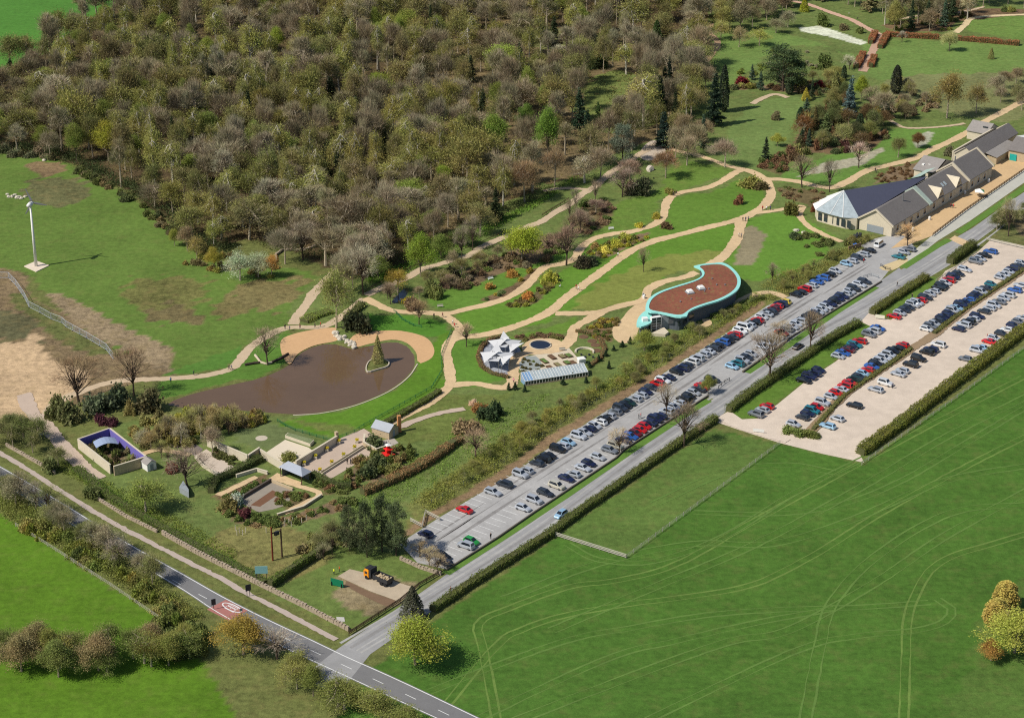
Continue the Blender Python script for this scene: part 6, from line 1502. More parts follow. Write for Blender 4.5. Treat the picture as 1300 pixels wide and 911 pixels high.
def broadleaf(seed, h, cw, ntw, nlf, ls, twig_m, bark, base=.28, lump=.3, droop=0.0, clumps=34, crad=.16, zc=.62, rz=.40, tl=1.3, ww=.035, tf=.52, upb=.35):
    r = np.random.default_rng(seed)
    ctr = np.array([0, 0, h * zc]); R = np.array([cw / 2, cw / 2, h * rz])
    tr = MB()
    p = np.array([0, 0, -.1]); segs = 4; r0 = .022 * h; hb = h * base
    lean = r.normal(0, .02 * h, 2)
    pts = [np.array([lean[0] * k / segs, lean[1] * k / segs, -.1 + (h * tf) * k / segs]) for k in range(segs + 1)]
    for k in range(segs): tr.tube(pts[k], pts[k + 1], r0 * (1 - .17 * k), r0 * (1 - .17 * (k + 1)), 6, caps=False)
    D = rdirs(r, clumps); D[:, 2] = np.where(D[:, 2] < -.45, -D[:, 2], D[:, 2])
    ph = r.uniform(0, 6, 3)
    rad = (1 - lump) + lump * np.sin(D[:, 0] * 4 + ph[0]) * np.cos(D[:, 1] * 4 + ph[1]) + r.uniform(-.22, .08, clumps)
    rad = np.clip(rad, .45, 1.05)
    C = ctr + D * R * rad[:, None]
    C[:, :2] *= (1.08 - .34 * np.clip(D[:, 2], -.2, 1))[:, None]
    for c in C:
        t0 = r.uniform(.45, 1.0); k = t0 * segs; i = min(segs - 1, int(k)); s = pts[i] + (pts[i + 1] - pts[i]) * (k - i)
        s = s if s[2] > hb * .7 else pts[-2]
        m = (s + c) / 2 + np.array([0, 0, .06 * h]) * r.uniform(-.2, 1) + r.normal(0, .03 * h, 3)
        rr = r0 * r.uniform(.3, .5)
        tr.tube(s, m, rr, rr * .6, 4, caps=False); tr.tube(m, c, rr * .6, rr * .18, 3, caps=False)
    trunk = tr.mesh('trunk', bark)
    tw = None
    if ntw:
        ci = r.integers(0, clumps, ntw)
        P = C[ci] * 1.0 + r.normal(0, crad * cw * .75, (ntw, 3)) * np.array([1, 1, .8])
        P = P * .86 + ctr * .14
        d = (P - ctr) / R; d /= np.linalg.norm(d, axis=1)[:, None] + 1e-9
        d = d + rdirs(r, ntw) * .75 + np.array([0, 0, .0 + upb - droop]); d /= np.linalg.norm(d, axis=1)[:, None]
        tw = twig_tris(r, P, d, r.uniform(.5, 1.2, ntw) * tl, ww)
    lv = None
    if nlf:
        ci = r.integers(0, clumps, nlf)
        wgt = r.normal(0, crad * cw, (nlf, 3)) * np.array([1, 1, .75])
        P = C[ci] + wgt
        P[:, 2] = np.maximum(P[:, 2], hb * .8)
        lv = leaf_quads(r, P, r.uniform(.6, 1.3, nlf) * ls)
    return trunk, crown_mesh('crown', tw, lv, twig_m, LEAF)
def spruce(seed, h, w, n=5600, col=.30, top=1.0, jag=.35, ls=.28):
    r = np.random.default_rng(seed)
    tr = MB(); tr.tube((0, 0, -.1), (0, 0, h * .95), .018 * h, .02, 6, caps=False); trunk = tr.mesh('trunk', BARKD)
    nb = 150; t = r.uniform(.06, 1, nb) ** .9; a = r.uniform(0, 6.283, nb); ln = (1 - t) ** top * w / 2 * r.uniform(1 - jag, 1.12, nb) + .1
    bi = r.choice(nb, n, p=ln ** 1.3 / np.sum(ln ** 1.3)); f = r.uniform(.1, 1, n) ** .7
    P = np.stack([np.cos(a[bi]) * ln[bi] * f, np.sin(a[bi]) * ln[bi] * f, h * t[bi] - .22 * ln[bi] * f + .12 * ln[bi] * f ** 2], 1)
    P += r.normal(0, .10 + .02 * w, (n, 3)) * np.array([1, 1, .6])
    lv = leaf_quads(r, P, r.uniform(.6, 1.3, n) * ls, .35, .45)
    return trunk, crown_mesh('crown', None, lv, None, NEEDLE)
def pine(seed, h, w, n=9500, ls=.2):
    r = np.random.default_rng(seed)
    tr = MB(); tr.tube((0, 0, -.1), (.2, .1, h * .9), .024 * h, .05, 7, caps=False)
    K = 60; t = r.uniform(.16, 1, K); a = r.uniform(0, 6.283, K); ln = w / 2 * np.sqrt(np.clip(1 - ((t - .45) / .6) ** 2, .08, 1)) * r.uniform(.45, 1.0, K)
    C = np.stack([np.cos(a) * ln, np.sin(a) * ln, h * t * .97], 1)
    for c, tt in zip(C, t): tr.tube((0, 0, h * max(.1, tt - .12)), tuple(c), .07, .03, 4, caps=False)
    trunk = tr.mesh('trunk', BARKD)
    ci = r.integers(0, K, n); P = C[ci] + r.normal(0, 1, (n, 3)) * np.array([.075 * w, .075 * w, .030 * h])
    lv = leaf_quads(r, P, r.uniform(.6, 1.3, n) * ls, .2, .5)
    return trunk, crown_mesh('crown', None, lv, None, NEEDLE)
def column(seed, h, w, n=4600, ls=.17, cone=.35, sq=NEEDLE):
    r = np.random.default_rng(seed)
    tr = MB(); tr.tube((0, 0, -.1), (0, 0, h * .8), .016 * h, .03, 5, caps=False); trunk = tr.mesh('trunk', BARKD)
    t = r.uniform(.03, 1, n); a = r.uniform(0, 6.283, n)
    prof = np.minimum(1, (t / .15)) ** .5 * (1 - t ** (1 / max(cone, .05))) ** .6 if cone < .9 else (1 - t) ** .8
    rad = w / 2 * prof * np.sqrt(r.uniform(.35, 1, n)) * (1 + .16 * np.sin(a * 5 + t * 9))
    P = np.stack([np.cos(a) * rad, np.sin(a) * rad, t * h], 1)
    return trunk, crown_mesh('crown', None, leaf_quads(r, P, r.uniform(.6, 1.3, n) * ls, 0, .6), None, sq)
PROTO = {
 'bare': [(*broadleaf(100 + i, 14, 11 + i % 3, 4200, 500, .14, TWIG, BARKL, clumps=60, crad=.10, lump=.36, ww=.036, zc=.54, rz=.47, base=.12, tf=.82, upb=1.0, tl=1.7), 14, 11 + i % 3) for i in range(5)],
 'thin': [(*broadleaf(150 + i, 12, 10, 1500, 0, .16, TWIG, BARKD, clumps=40, crad=.10, lump=.2, ww=.03), 12, 10) for i in range(3)],
 'bud': [(*broadleaf(200 + i, 14, 10.5, 2400, 3000, .18, TWIG, BARKL, tf=.8, upb=.8, tl=1.5, clumps=58, crad=.105, lump=.34, zc=.53, rz=.48, base=.1), 14, 10.5) for i in range(6)],
 'birch': [(*broadleaf(300 + i, 15, 7.5, 1700, 2600, .16, TWIG, BIRCHB, tf=.88, clumps=44, crad=.12, lump=.36, zc=.54, rz=.46, droop=.7, base=.12), 15, 7.5) for i in range(4)],
 'slender': [(*broadleaf(250 + i, 18, 6.5, 2400, 500, .14, TWIG, BARKL, tf=.88, upb=1.1, tl=1.7, clumps=34, crad=.13, lump=.3, zc=.60, rz=.40, base=.2, ww=.04), 18, 6.5) for i in range(4)],
 'leaf': [(*broadleaf(400 + i, 13, 11, 400, 17000, .145, BARK, BARK, clumps=70, crad=.085, lump=.34, zc=.57, rz=.44, base=.18), 13, 11) for i in range(5)],
 'spruce': [(*spruce(500 + i, 15, 6.5), 15, 6.5) for i in range(3)],
 'pine': [(*pine(600 + i, 13, 10), 13, 10) for i in range(3)],
 'column': [(*column(700 + i, 10, 3.0), 10, 3.0) for i in range(2)],
 'cone': [(*column(720 + i, 8, 4.5, 4200, .16, 1.0, LEAF), 8, 4.5) for i in range(2)],
}
TREE_XY = []
trd = random.Random(21)
def tree(kind, px, py, h, w, rgb, label, k=1.35, name=None, group=None, world=None, var=None):
    x, y = world if world is not None else g(px, py)
    pr = PROTO[kind]; tk, cr, h0, w0 = pr[var if var is not None else trd.randrange(len(pr))]
    nm = name or {'bare': 'bare_tree', 'thin': 'leafless_tree', 'slender': 'slender_tree', 'bud': 'budding_tree', 'birch': 'birch_tree', 'leaf': 'broadleaf_tree', 'spruce': 'spruce_tree', 'pine': 'pine_tree', 'column': 'cypress_tree', 'cone': 'conical_tree'}[kind]
    t = thing(nm, label, 'tree', (x, y, 0), group)
    t.rotation_euler.z = trd.uniform(0, 6.283); el = trd.uniform(.86, 1.14); t.scale = (w / w0 * el, w / w0 / el, h / h0)
    a = link('trunk', tk, t); c = link('crown', cr, t); mg = sum(rgb) / 3; rgb = tuple(.88 * q + .12 * mg for q in rgb); c.color = (*lin(*rgb, k=k), 1)
    TREE_XY.append((x, y)); return t
# --- trees the photograph lets one pick out
LIME, OLIVE, DARKG, BRN, GREY = (150, 168, 40), (128, 130, 52), (44, 62, 40), (126, 104, 80), (140, 128, 108)
for a in [
 ('leaf', 662, 334, 12.5, 13.5, (150, 160, 48), 'large round lime green tree beside the curving garden path'),
 ('leaf', 695, 209, 22, 11, (112, 140, 54), 'tall bright green tree at the wood edge above the short path'),
 ('leaf', 628, 192, 14, 12, (116, 138, 54), 'broad bright green tree in the middle of the wood'),
 ('leaf', 668, 165, 10, 7, (108, 134, 56), 'bright green tree behind the tall bright one in the wood'),
 ('leaf', 563, 236, 8, 6, (132, 150, 52), 'small lime green tree alone among brown ones in the wood'),
 ('leaf', 482, 128, 12, 11, (134, 146, 52), 'round yellow green tree high in the wood'),
 ('leaf', 352, 72, 13, 8, (132, 146, 50), 'yellow green tree beside the clearing near the top of the wood'),
 ('leaf', 138, 205, 15, 12, (138, 132, 42), 'rounded mustard tree on the meadow side of the wood'),
 ('spruce', 735, 166, 17, 8, (40, 58, 40), 'dark conical conifer at the right side of the wood'),
 ('spruce', 745, 185, 14, 8, (40, 62, 44), 'dark bushy conifer below the tall conical one'),
 ('spruce', 759, 156, 9, 3.5, (62, 82, 40), 'slender green conifer in the glade'),
 ('column', 833, 72, 16, 4.5, (56, 74, 34), 'narrow upright cypress near the top of the wood edge'),
 ('spruce', 849, 124, 17, 6, (34, 46, 34), 'dark spruce beside the rock path'),
 ('spruce', 906, 160, 21, 9, (36, 52, 38), 'tall dark conifer beside the round lawn'),
 ('column', 918, 142, 19, 4.5, (44, 56, 40), 'dark pointed cypress next to the tall dark conifer'),
 ('spruce', 842, 188, 14, 8, (38, 54, 46), 'dark spruce by the pale rocky paving'),
 ('pine', 790, 208, 15, 10, (92, 100, 84), 'spreading blue grey cedar over the woodland path'),
 ('pine', 994, 116, 19, 16, (60, 76, 46), 'big dark spreading pine on the flower garden lawn'),
 ('spruce', 1078, 150, 17, 7, (84, 104, 104), 'blue grey spruce behind the shrub island'),
 ('leaf', 1093, 128, 10, 7, (134, 150, 46), 'lime green tree right behind the blue grey spruce'),
 ('column', 1060, 130, 13, 4, (120, 116, 66), 'olive pointed cypress behind the gold conifer'),
 ('column', 1137, 119, 12, 5, (56, 60, 48), 'dark upright cypress on the terraced lawn'),
 ('bud', 1202, 150, 19, 14, (132, 116, 64), 'great brown olive tree on the lawn behind the plant shop'),
 ('bud', 1239, 144, 13, 10, (122, 108, 62), 'smaller brown tree next to the great brown olive one'),
 ('cone', 1023, 128, 5.5, 4.2, (172, 160, 60), 'small golden conical conifer by the lawn edge'),
 ('cone', 1021, 15, 7, 5, (150, 150, 40), 'golden conifer at the top beside the pink path'),
 ('thin', 1018, 238, 12, 11, (130, 114, 92), 'bare tree on the path bank beside the dark slate hall'),
 ('thin', 1053, 244, 12, 8, (124, 110, 94), 'thin bare tree close to the glazed pavilion'),
 ('thin', 1090, 213, 10, 9, (186, 160, 146), 'pinkish bare birch by the path behind the hall'),
 ('bare', 882, 197, 13, 10, (138, 124, 96), 'bare tree with a dark trunk at the upper lawn corner'),
 ('bare', 920, 212, 11, 12, (140, 124, 104), 'wide bare tree over the path junction'),
 ('bare', 845, 226, 11, 11, (140, 106, 78), 'russet round crowned bare tree on the upper lawn'),
 ('thin', 719, 337, 13, 13, (128, 102, 88), 'purplish bare tree beside the curving garden path'),
 ('leaf', 534, 351, 14, 10, (120, 140, 46), 'yellow green tree over the woodland path'),
 ('bud', 505, 372, 8, 8, (150, 128, 52), 'ochre budding tree beside the woodland path'),
 ('thin', 461, 374, 17, 12, (156, 146, 126), 'tall pale bare tree at the start of the woodland path'),
 ('bud', 427, 416, 18, 13, (124, 128, 66), 'olive green tree at the head of the pond'),
 ('thin', 340, 463, 12, 11, (132, 116, 94), 'bare tree with a fallen log on the pond lawn'),
 ('thin', 101, 515, 15, 17, (120, 96, 72), 'spreading bare oak beside the bend of the pond path'),
 ('thin', 170, 502, 15, 12, (136, 112, 88), 'bare oak at the left end of the pond'),
 ('cone', 480, 460, 8.5, 4.4, (146, 140, 86), 'pale olive conical tree on the pond island'),
 ('thin', 868, 566, 12, 11, (120, 102, 84), 'bare tree on the drive hedge opposite the car park entrance'),
 ('thin', 977, 482, 15, 13, (126, 108, 88), 'big bare tree in the drive hedge above the gravel car park'),
 ('thin', 1029, 446, 13, 9, (126, 108, 88), 'bare tree in the drive hedge near the gravel entrance'),
 ('thin', 846, 527, 9, 8, (150, 134, 112), 'small bare tree standing among the kerb row cars'),
 ('thin', 786, 575, 7, 7, (168, 148, 116), 'pale bare tree in the kerb row of the car park'),
 ('thin', 990, 432, 6, 9, (150, 134, 108), 'low bare tree over the middle of the upper kerb row'),
 ('leaf', 899, 500, 5.5, 4.5, (130, 132, 62), 'small olive tree at the car park entrance'),
 ('thin', 1152, 312, 8, 8, (196, 160, 112), 'leafless tree at the lower end of the forecourt'),
 ('pine', 444, 699, 12, 5.0, (74, 82, 54), 'leftmost dark pine beside the end of the car park'),
 ('pine', 466, 707, 14.5, 5.4, (70, 80, 52), 'middle dark pine beside the end of the car park'),
 ('pine', 503, 705, 14, 5.8, (76, 86, 58), 'rightmost dark pine beside the end of the car park'),
 ('pine', 485, 700, 15, 5.6, (66, 76, 50), 'dark pine set back between the others near the car park'),
 ('leaf', 527, 843, 11, 13.5, (140, 148, 52), 'big lime yellow tree at the foot of the drive'),
 ('cone', 524, 783, 8, 6.5, (84, 84, 66), 'dark conical bush by the foot of the drive'),
 ('leaf', 309, 830, 9, 12, (146, 124, 52), 'mustard yellow tree beside the red road patch'),
 ('thin', 352, 836, 7, 11, (150, 136, 122), 'grey bare tree hanging over the public road near the mustard tree'),
 ('column', 1276, 772, 7, 6.5, (158, 140, 66), 'upper golden conifer at the right field corner'),
 ('column', 1264, 792, 6.5, 6, (156, 140, 66), 'lower golden conifer at the right field corner'),
 ('leaf', 1288, 828, 10, 13, (164, 166, 70), 'pale yellow green tree at the bottom right corner'),
 ('leaf', 1258, 838, 5, 6, (160, 124, 60), 'small tawny tree below the golden conifers'),
 ('bud', 185, 650, 9, 12, (118, 130, 58), 'spreading green tree on the turf below the walled garden'),
 ('thin', 238, 618, 11, 13, (130, 114, 98), 'bare grey tree beside the stone yard'),
 ('bud', 270, 575, 8, 6, (150, 134, 110), 'thin pale tree behind the cream terrace wall'),
 ('thin', 604, 580, 8, 10, (150, 126, 100), 'bare brown tree above the clipped beech hedge'),
 ('thin', 478, 480, 0.1, 0.1, (0, 0, 0), ''),
 ('thin', 817, 345, 8, 5, (140, 126, 100), 'slim bare tree on the lawn above the curved roof building'),
 ('thin', 980, 360, 7, 5, (140, 126, 104), 'thin bare sapling on the grass beside the car park bank'),
 ('thin', 592, 440, 7, 7, (160, 136, 108), 'bare sapling on the grass beside the slate circle'),
 ('thin', 532, 412, 8, 8, (144, 122, 88), 'small bare tree on the lawn between pond and path'),
 ('leaf', 818, 445, 6, 7, (136, 140, 62), 'pale green small tree at the glazed end of the curved building'),
 ('bud', 915, 50, 9, 9, (150, 146, 80), 'olive tree at the bend of the brown path'),
 ('bud', 938, 60, 9, 8, (150, 138, 96), 'pale budding tree on the upper lawn above the big pine'),
 ('bud', 964, 58, 8, 10, (150, 150, 72), 'spreading yellow olive tree on the upper lawn'),
 ('leaf', 1205, 65, 9, 8, (170, 168, 112), 'cream blossomed tree in front of the beech hedge'),
 ('cone', 1258, 75, 5, 3, (140, 136, 80), 'lone young tree on the upper lawn'),
 ('thin', 1145, 54, 5, 5, (150, 140, 126), 'sapling beside the clipped hedge lawn'),
 ('birch', 1228, 25, 14, 8, (176, 164, 130), 'white stemmed birch clump at the top of the gardens'),
 ('birch', 1123, 32, 20, 7, (120, 116, 80), 'tall white trunked birch behind the beech hedge'),
 ('bud', 1143, 36, 22, 9, (116, 110, 74), 'tall tree with an ivied trunk behind the beech hedge'),
 ('bud', 1165, 30, 18, 10, (110, 108, 72), 'dusky tree behind the beech hedge'),
 ('bud', 1195, 20, 16, 12, (112, 108, 70), 'broad dusky tree at the top of the flower garden'),
 ('thin', 790, 250, 11, 11, (146, 124, 112), 'weeping grey brown tree over the woodland path end'),
 ('thin', 731, 270, 9, 5, (120, 110, 92), 'pollarded stem in the heather bed'),
 ('birch', 742, 232, 11, 11, (150, 138, 110), 'pale multi stemmed tree beside the short path'),
 ('bare', 666, 256, 16, 13, (138, 112, 82), 'brown bare tree at the front of the wood with a pale trunk'),
 ('thin', 1280, 300, 13, 9, (140, 130, 96), 'budding ash tree beside the upper drive'),
 ('bud', 1270, 290, 8, 7, (122, 122, 70), 'olive tree in the thicket beside the upper drive'),
 ('bud', 305, 356, 10, 10, (160, 168, 140), 'silvery grey willow at the meadow edge'),
 ('bud', 328, 352, 9, 8, (158, 164, 130), 'second silvery willow at the meadow edge'),
 ('bud', 345, 352, 8, 6, (176, 132, 68), 'orange twigged willow at the meadow edge'),
 ('leaf', 272, 344, 8, 5, (156, 144, 56), 'yellow willow at the meadow edge'),
 ('leaf', 222, 312, 6, 4.5, (134, 136, 56), 'small olive tree at the corner of the meadow'),
 ('bud', 250, 328, 8, 6, (150, 136, 76), 'straw coloured willow at the meadow edge'),
 ('bud', 238, 318, 9, 7, (140, 120, 90), 'brown willow at the meadow edge'),
 ('bud', 1020, 176, 11, 7.5, (120, 82, 46), 'russet brown conifer like tree in the shrub island'),
 ('spruce', 1048, 178, 10.5, 8.5, (78, 92, 50), 'green bushy conifer in the middle of the shrub island'),
 ('spruce', 1034, 172, 12, 5, (96, 88, 50), 'bronze pointed conifer between the russet and green ones'),
 ('leaf', 1043, 183, 5.5, 7, (92, 100, 64), 'grey green rounded small tree at the front of the shrub island'),
 ('bud', 1070, 185, 9, 8, (140, 138, 84), 'pale multi stemmed tree in the shrub island'),
 ('leaf', 1086, 178, 7, 7, (80, 84, 52), 'dark leafy small tree at the right of the shrub island'),
 ('leaf', 1103, 176, 6.5, 7.5, (116, 116, 60), 'olive small tree at the right end of the shrub island'),
 ('spruce', 972, 202, 8.5, 4.5, (50, 62, 42), 'dark small conifer by the path junction bed'),
 ('leaf', 987, 186, 5, 5, (150, 150, 60), 'yellow green small tree by the junction bed'),
 ('bud', 1140, 200, 8, 7, (110, 106, 62), 'dark olive tree in the soil bed by the curving path'),
 ('leaf', 1165, 188, 6, 6, (112, 82, 50), 'russet small tree by the pale crescent bed'),
 ('bare', 1122, 152, 12, 12, (140, 126, 100), 'grey bare tree by the terraces'),
 ('thin', 1105, 140, 10, 9, (136, 122, 96), 'thin bare tree behind the terraces'),
 ('leaf', 1113, 148, 4, 4.5, (160, 144, 50), 'small mustard tree by the thin pale path'),
 ('bud', 1052, 108, 7, 8, (140, 136, 76), 'olive spreading tree behind the crimson shrub'),
 ('leaf', 1062, 98, 4.5, 9, (132, 136, 70), 'low olive tree beside the lower brick path'),
 ('thin', 1078, 88, 6, 8, (170, 160, 140), 'pale bare tree left of the lower brick path'),
 ('leaf', 997, 95, 5, 5, (120, 124, 64), 'olive small tree behind the big dark pine'),
 ('bud', 1000, 35, 8, 9, (132, 128, 100), 'grey green tree above the upper lawn'),
 ('bud', 985, 42, 7, 9, (128, 124, 92), 'pale shrubby tree at the left of the white flower band'),
 ('bare', 872, 210, 12, 10, (146, 132, 104), 'pale bare tree behind the russet round crowned one'),
 ('bud', 860, 176, 12, 10, (126, 120, 70), 'olive tree left of the tall dark conifer'),
 ('bud', 878, 150, 13, 10, (134, 124, 82), 'grey olive tree beside the tall dark conifer'),
 ('bare', 895, 120, 13, 10, (136, 122, 96), 'grey bare tree above the tall dark conifer'),
 ('bare', 800, 235, 10, 10, (142, 114, 98), 'purplish brown tree drooping by the path end'),
 ('bare', 762, 228, 13, 11, (138, 124, 100), 'grey brown tree left of the blue grey cedar'),
 ('bare', 704, 236, 15, 12, (136, 112, 84), 'brown tree above the short grassy path'),
 ('bud', 610, 300, 12, 10, (128, 122, 74), 'olive tree standing over the woodland path bend'),
 ('thin', 600, 318, 13, 6, (140, 128, 108), 'tall thin bare tree by the woodland path bend'),
 ('thin', 586, 330, 12, 6, (140, 128, 108), 'tall thin bare tree left of the path bend'),
 ('leaf', 560, 328, 8, 8, (110, 124, 56), 'green tree above the woodland path'),
 ('leaf', 590, 312, 7, 9, (100, 116, 56), 'darker green tree above the woodland path'),
 ('bud', 1265, 122, 9, 9, (140, 128, 104), 'pinkish grey tree at the right edge of the lawns'),
 ('bud', 1292, 132, 9, 9, (120, 120, 76), 'olive tree at the far right edge above the shops'),
 ('thin', 385, 330, 14, 10, (140, 126, 108), 'grey bare tree at the front of the wood above the pond path'),
 ('bare', 362, 335, 13, 11, (132, 120, 100), 'bare tree over the stone ring at the wood front'),
 ('leaf', 480, 352, 7, 8, (116, 130, 60), 'pale green small tree at the bottom of the wood'),
 ('bud', 455, 340, 13, 11, (132, 128, 96), 'grey olive tree at the bottom of the wood'),
 ('thin', 545, 718, 5, 6, (158, 138, 104), 'dry bare tree in the corner of the car park'),
 ('thin', 555, 726, 5, 6, (150, 132, 104), 'low bare tree in front of the dark car in the corner'),
 ('thin', 533, 706, 4, 6, (150, 130, 92), 'brown bare bush tree at the end of the car park'),
]:
    if a[3] > 1: tree(*a)
# --- the wood
allp = np.concatenate(PATH_PTS)
WP = np.array(WOOD); lo, hi = WP.min(0), WP.max(0)
cand = np.random.default_rng(5).uniform(lo, hi, (40000, 2))
cand = cand[inside(WP, cand[:, 0], cand[:, 1])]
keep = []; cell = {}
def near(x, y, d):
    i, j = int(x // 12), int(y // 12)
    for a in (-1, 0, 1):
        for b_ in (-1, 0, 1):
            for (u, v) in cell.get((i + a, j + b_), ()):
                if (u - x) ** 2 + (v - y) ** 2 < d * d: return True
    return False
for (x, y) in TREE_XY: cell.setdefault((int(x // 12), int(y // 12)), []).append((x, y))
GLADE = [np.array(gl(q)) for q in ([(735, 118), (770, 95), (800, 100), (815, 130), (790, 165), (745, 160)], [(360, 52), (402, 45), (408, 60), (370, 68)], [(815, 175), (850, 175), (850, 210), (812, 206)])]
SHOWN = TREE_XY[:14]
for (x, y) in cand:
    px, py = proj(x, y)
    if not (-40 < px < 1000) or py < -34 or py > 380: continue
    sp = (5.9 if px < 560 or py < 20 else 6.9) + 2.8 * (.5 + .5 * math.sin(x * .035) * math.cos(y * .028)) + (1.0 if py < 120 else 0)
    if near(x, y, sp): continue
    if any(abs(x - u) < 7.5 and -24 < y - v < 3 for u, v in SHOWN): continue
    if any(inside(q, np.array([x]), np.array([y]))[0] for q in GLADE): continue
    if np.min((allp[:, 0] - x) ** 2 + (allp[:, 1] - y) ** 2) < 8: continue
    cell.setdefault((int(x // 12), int(y // 12)), []).append((x, y)); keep.append((x, y))
def zone(px, py):
    if px < 200: return 'beside the turbine meadow' if py > 120 else 'by the top left field'
    if px < 420: return 'near the top clearing' if py < 90 else ('in the middle left of the wood' if py < 200 else 'above the willows and pond')
    if px < 640: return 'along the top middle of the wood' if py < 90 else ('in the heart of the wood' if py < 210 else 'above the woodland path')
    return 'at the top right of the wood' if py < 90 else ('at the right side of the wood' if py < 190 else 'at the lower right of the wood')
KD = {'bare': ('grey brown bare tree', [(136, 124, 98), (140, 128, 104), (126, 112, 88), (130, 112, 86), (150, 140, 118), (122, 112, 88)]), 'bud': ('olive brown budding tree', [(126, 124, 66), (122, 114, 68), (134, 126, 62), (122, 110, 74), (124, 124, 74), (112, 114, 60)]),
      'birch': ('yellow olive birch', [(136, 134, 64), (138, 130, 66), (130, 128, 70), (146, 144, 76)]), 'slender': ('slender high crowned tree', [(140, 130, 104), (132, 120, 92), (128, 122, 78), (146, 138, 116)]), 'leaf': ('fresh green tree', [(134, 142, 60), (122, 134, 62), (132, 146, 60)]), 'spruce': ('dark green conifer', [(48, 58, 34), (54, 64, 38)])}
recs = []
for (x, y) in keep:
    px, py = proj(x, y); nse = math.sin(x * .05 + 1) * math.cos(y * .04) + .5 * math.sin(x * .11 + y * .07)
    u_ = trd.random()
    if px > 560 and py < 230: w = (.32, .25, .10, .06, .07, .20)
    elif px < 250: w = (.23, .29, .24, .08, .05, .12)
    else: w = (.25 - .1 * nse, .24, .26 + .1 * nse, .08, .05, .13)
    kind = trd.choices(['bare', 'bud', 'birch', 'leaf', 'spruce', 'slender'], w)[0]
    recs.append((px, py, x, y, kind))
recs.sort(); cnt = {}
print('wood trees', len(recs))
for px, py, x, y, kind in recs:
    z = zone(px, py); n = cnt[(kind, z)] = cnt.get((kind, z), 0) + 1
    desc, pal = KD[kind]; rgb = np.array(trd.choice(pal)) * .6 + np.array(pal[int((math.sin(x * .045) + math.cos(y * .038) + 2) / 4.01 * len(pal))]) * .4; f = trd.uniform(.88, 1.08); rgb = tuple(min(255, c * f) for c in rgb)
    edge = .75 if py > 250 or px < 60 else 1.0
    h = {'bare': 16.5, 'bud': 17, 'birch': 18.5, 'leaf': 13, 'spruce': 14, 'slender': 18.5}[kind] * trd.uniform(.68, 1.22) * edge
    wd = {'bare': 11.5, 'bud': 10.8, 'birch': 8.2, 'leaf': 9, 'spruce': 6.0, 'slender': 7.8}[kind] * trd.uniform(.7, 1.3)
    if trd.random() < .13: h *= 1.12; wd *= 1.4
    tree(kind, 0, 0, h, wd, rgb, f'{desc} {z}, {ordinal(n)} from left', group='trees of the wood', world=(x, y), k=1.28 if kind != 'spruce' else 1.3)
# --- roadside and other lines of trees
def line_trees(px, n, kinds, hr, wr, pal, where, group, spread=2.5, seed=1):
    rr = random.Random(seed); c = polyline(gl(px), .5); L = len(c)
    for i in range(n):
        p = c[min(L - 1, int((i + rr.uniform(.2, .8)) / n * L))]; q = (p[0] + rr.uniform(-spread, spread), p[1] + rr.uniform(-spread, spread))
        kind = rr.choice(kinds); rgb = rr.choice(pal); nm = {'thin': 'bare', 'bare': 'twiggy bare', 'bud': 'budding', 'leaf': 'leafy green', 'birch': 'slender', 'pine': 'dark pine', 'spruce': 'dark conifer'}[kind]
        tree(kind, 0, 0, rr.uniform(*hr), rr.uniform(*wr), rgb, f'{nm} tree, {ordinal(i + 1)} from the left {where}', group=group, world=q)
line_trees([(-30, 608), (60, 660), (140, 708), (205, 745)], 20, ['bare', 'thin', 'bud', 'thin'], (5, 8.5), (6, 9), [(140, 126, 116), (130, 120, 104), (124, 124, 74), (136, 128, 100)], 'in the belt below the public road', 'trees of the roadside belt', 1.8, 3)
line_trees([(-20, 842), (60, 846), (140, 842), (205, 836), (262, 826)], 19, ['bud', 'bare', 'leaf', 'bud'], (6, 9), (7, 10), [(140, 124, 84), (136, 126, 66), (110, 120, 60), (128, 128, 62)], 'in the bottom left line', 'trees along the bottom left edge', 4, 4)
line_trees([(362, 862), (410, 882), (470, 908), (520, 930)], 8, ['bud', 'leaf'], (5, 8), (6, 9), [(120, 124, 60), (130, 128, 66)], 'below the foot of the drive', 'trees below the drive foot', 2, 5)
line_trees([(0, 548), (20, 556), (45, 562)], 5, ['bud', 'leaf', 'bud'], (5, 9), (5, 8), [(112, 118, 66), (100, 108, 62), (128, 124, 74)], 'beside the gravel drive at the left edge', 'trees at the left edge', 2, 6)
line_trees([(190, 570), (215, 560), (240, 552), (290, 545)], 12, ['birch', 'bud', 'thin'], (5, 8), (3.5, 6), [(156, 140, 92), (150, 142, 84), (138, 130, 100)], 'in the young copse below the pond', 'young copse below the pond', 3, 7)
line_trees([(985, 10), (1020, -2), (1070, 6), (1110, 14), (1150, 20), (1200, 12), (1240, 6), (1300, 8)], 24, ['bare', 'bud', 'bare', 'spruce'], (11, 17), (8, 11), [(130, 118, 92), (122, 112, 76), (114, 104, 76)], 'along the top right edge', 'trees along the top right edge', 4, 8)
line_trees([(880, 30), (905, 22), (930, 12), (975, 25), (990, 18)], 12, ['bare', 'bud', 'bud'], (10, 14), (8, 11), [(130, 118, 92), (126, 120, 70), (120, 110, 76)], 'above the bend of the brown path', 'trees above the brown path', 4, 9)
line_trees([(1262, 294), (1285, 285), (1310, 270)], 6, ['bud', 'leaf'], (3, 6), (4, 6), [(112, 116, 66), (104, 108, 62)], 'in the upper drive thicket', 'thicket by the upper drive', 2, 10)
line_trees([(430, 380), (455, 350), (480, 330), (430, 330)], 8, ['bare', 'bud'], (11, 15), (9, 12), [(150, 138, 116), (134, 122, 92)], 'by the path above the pond', 'trees by the path into the wood', 3, 12)

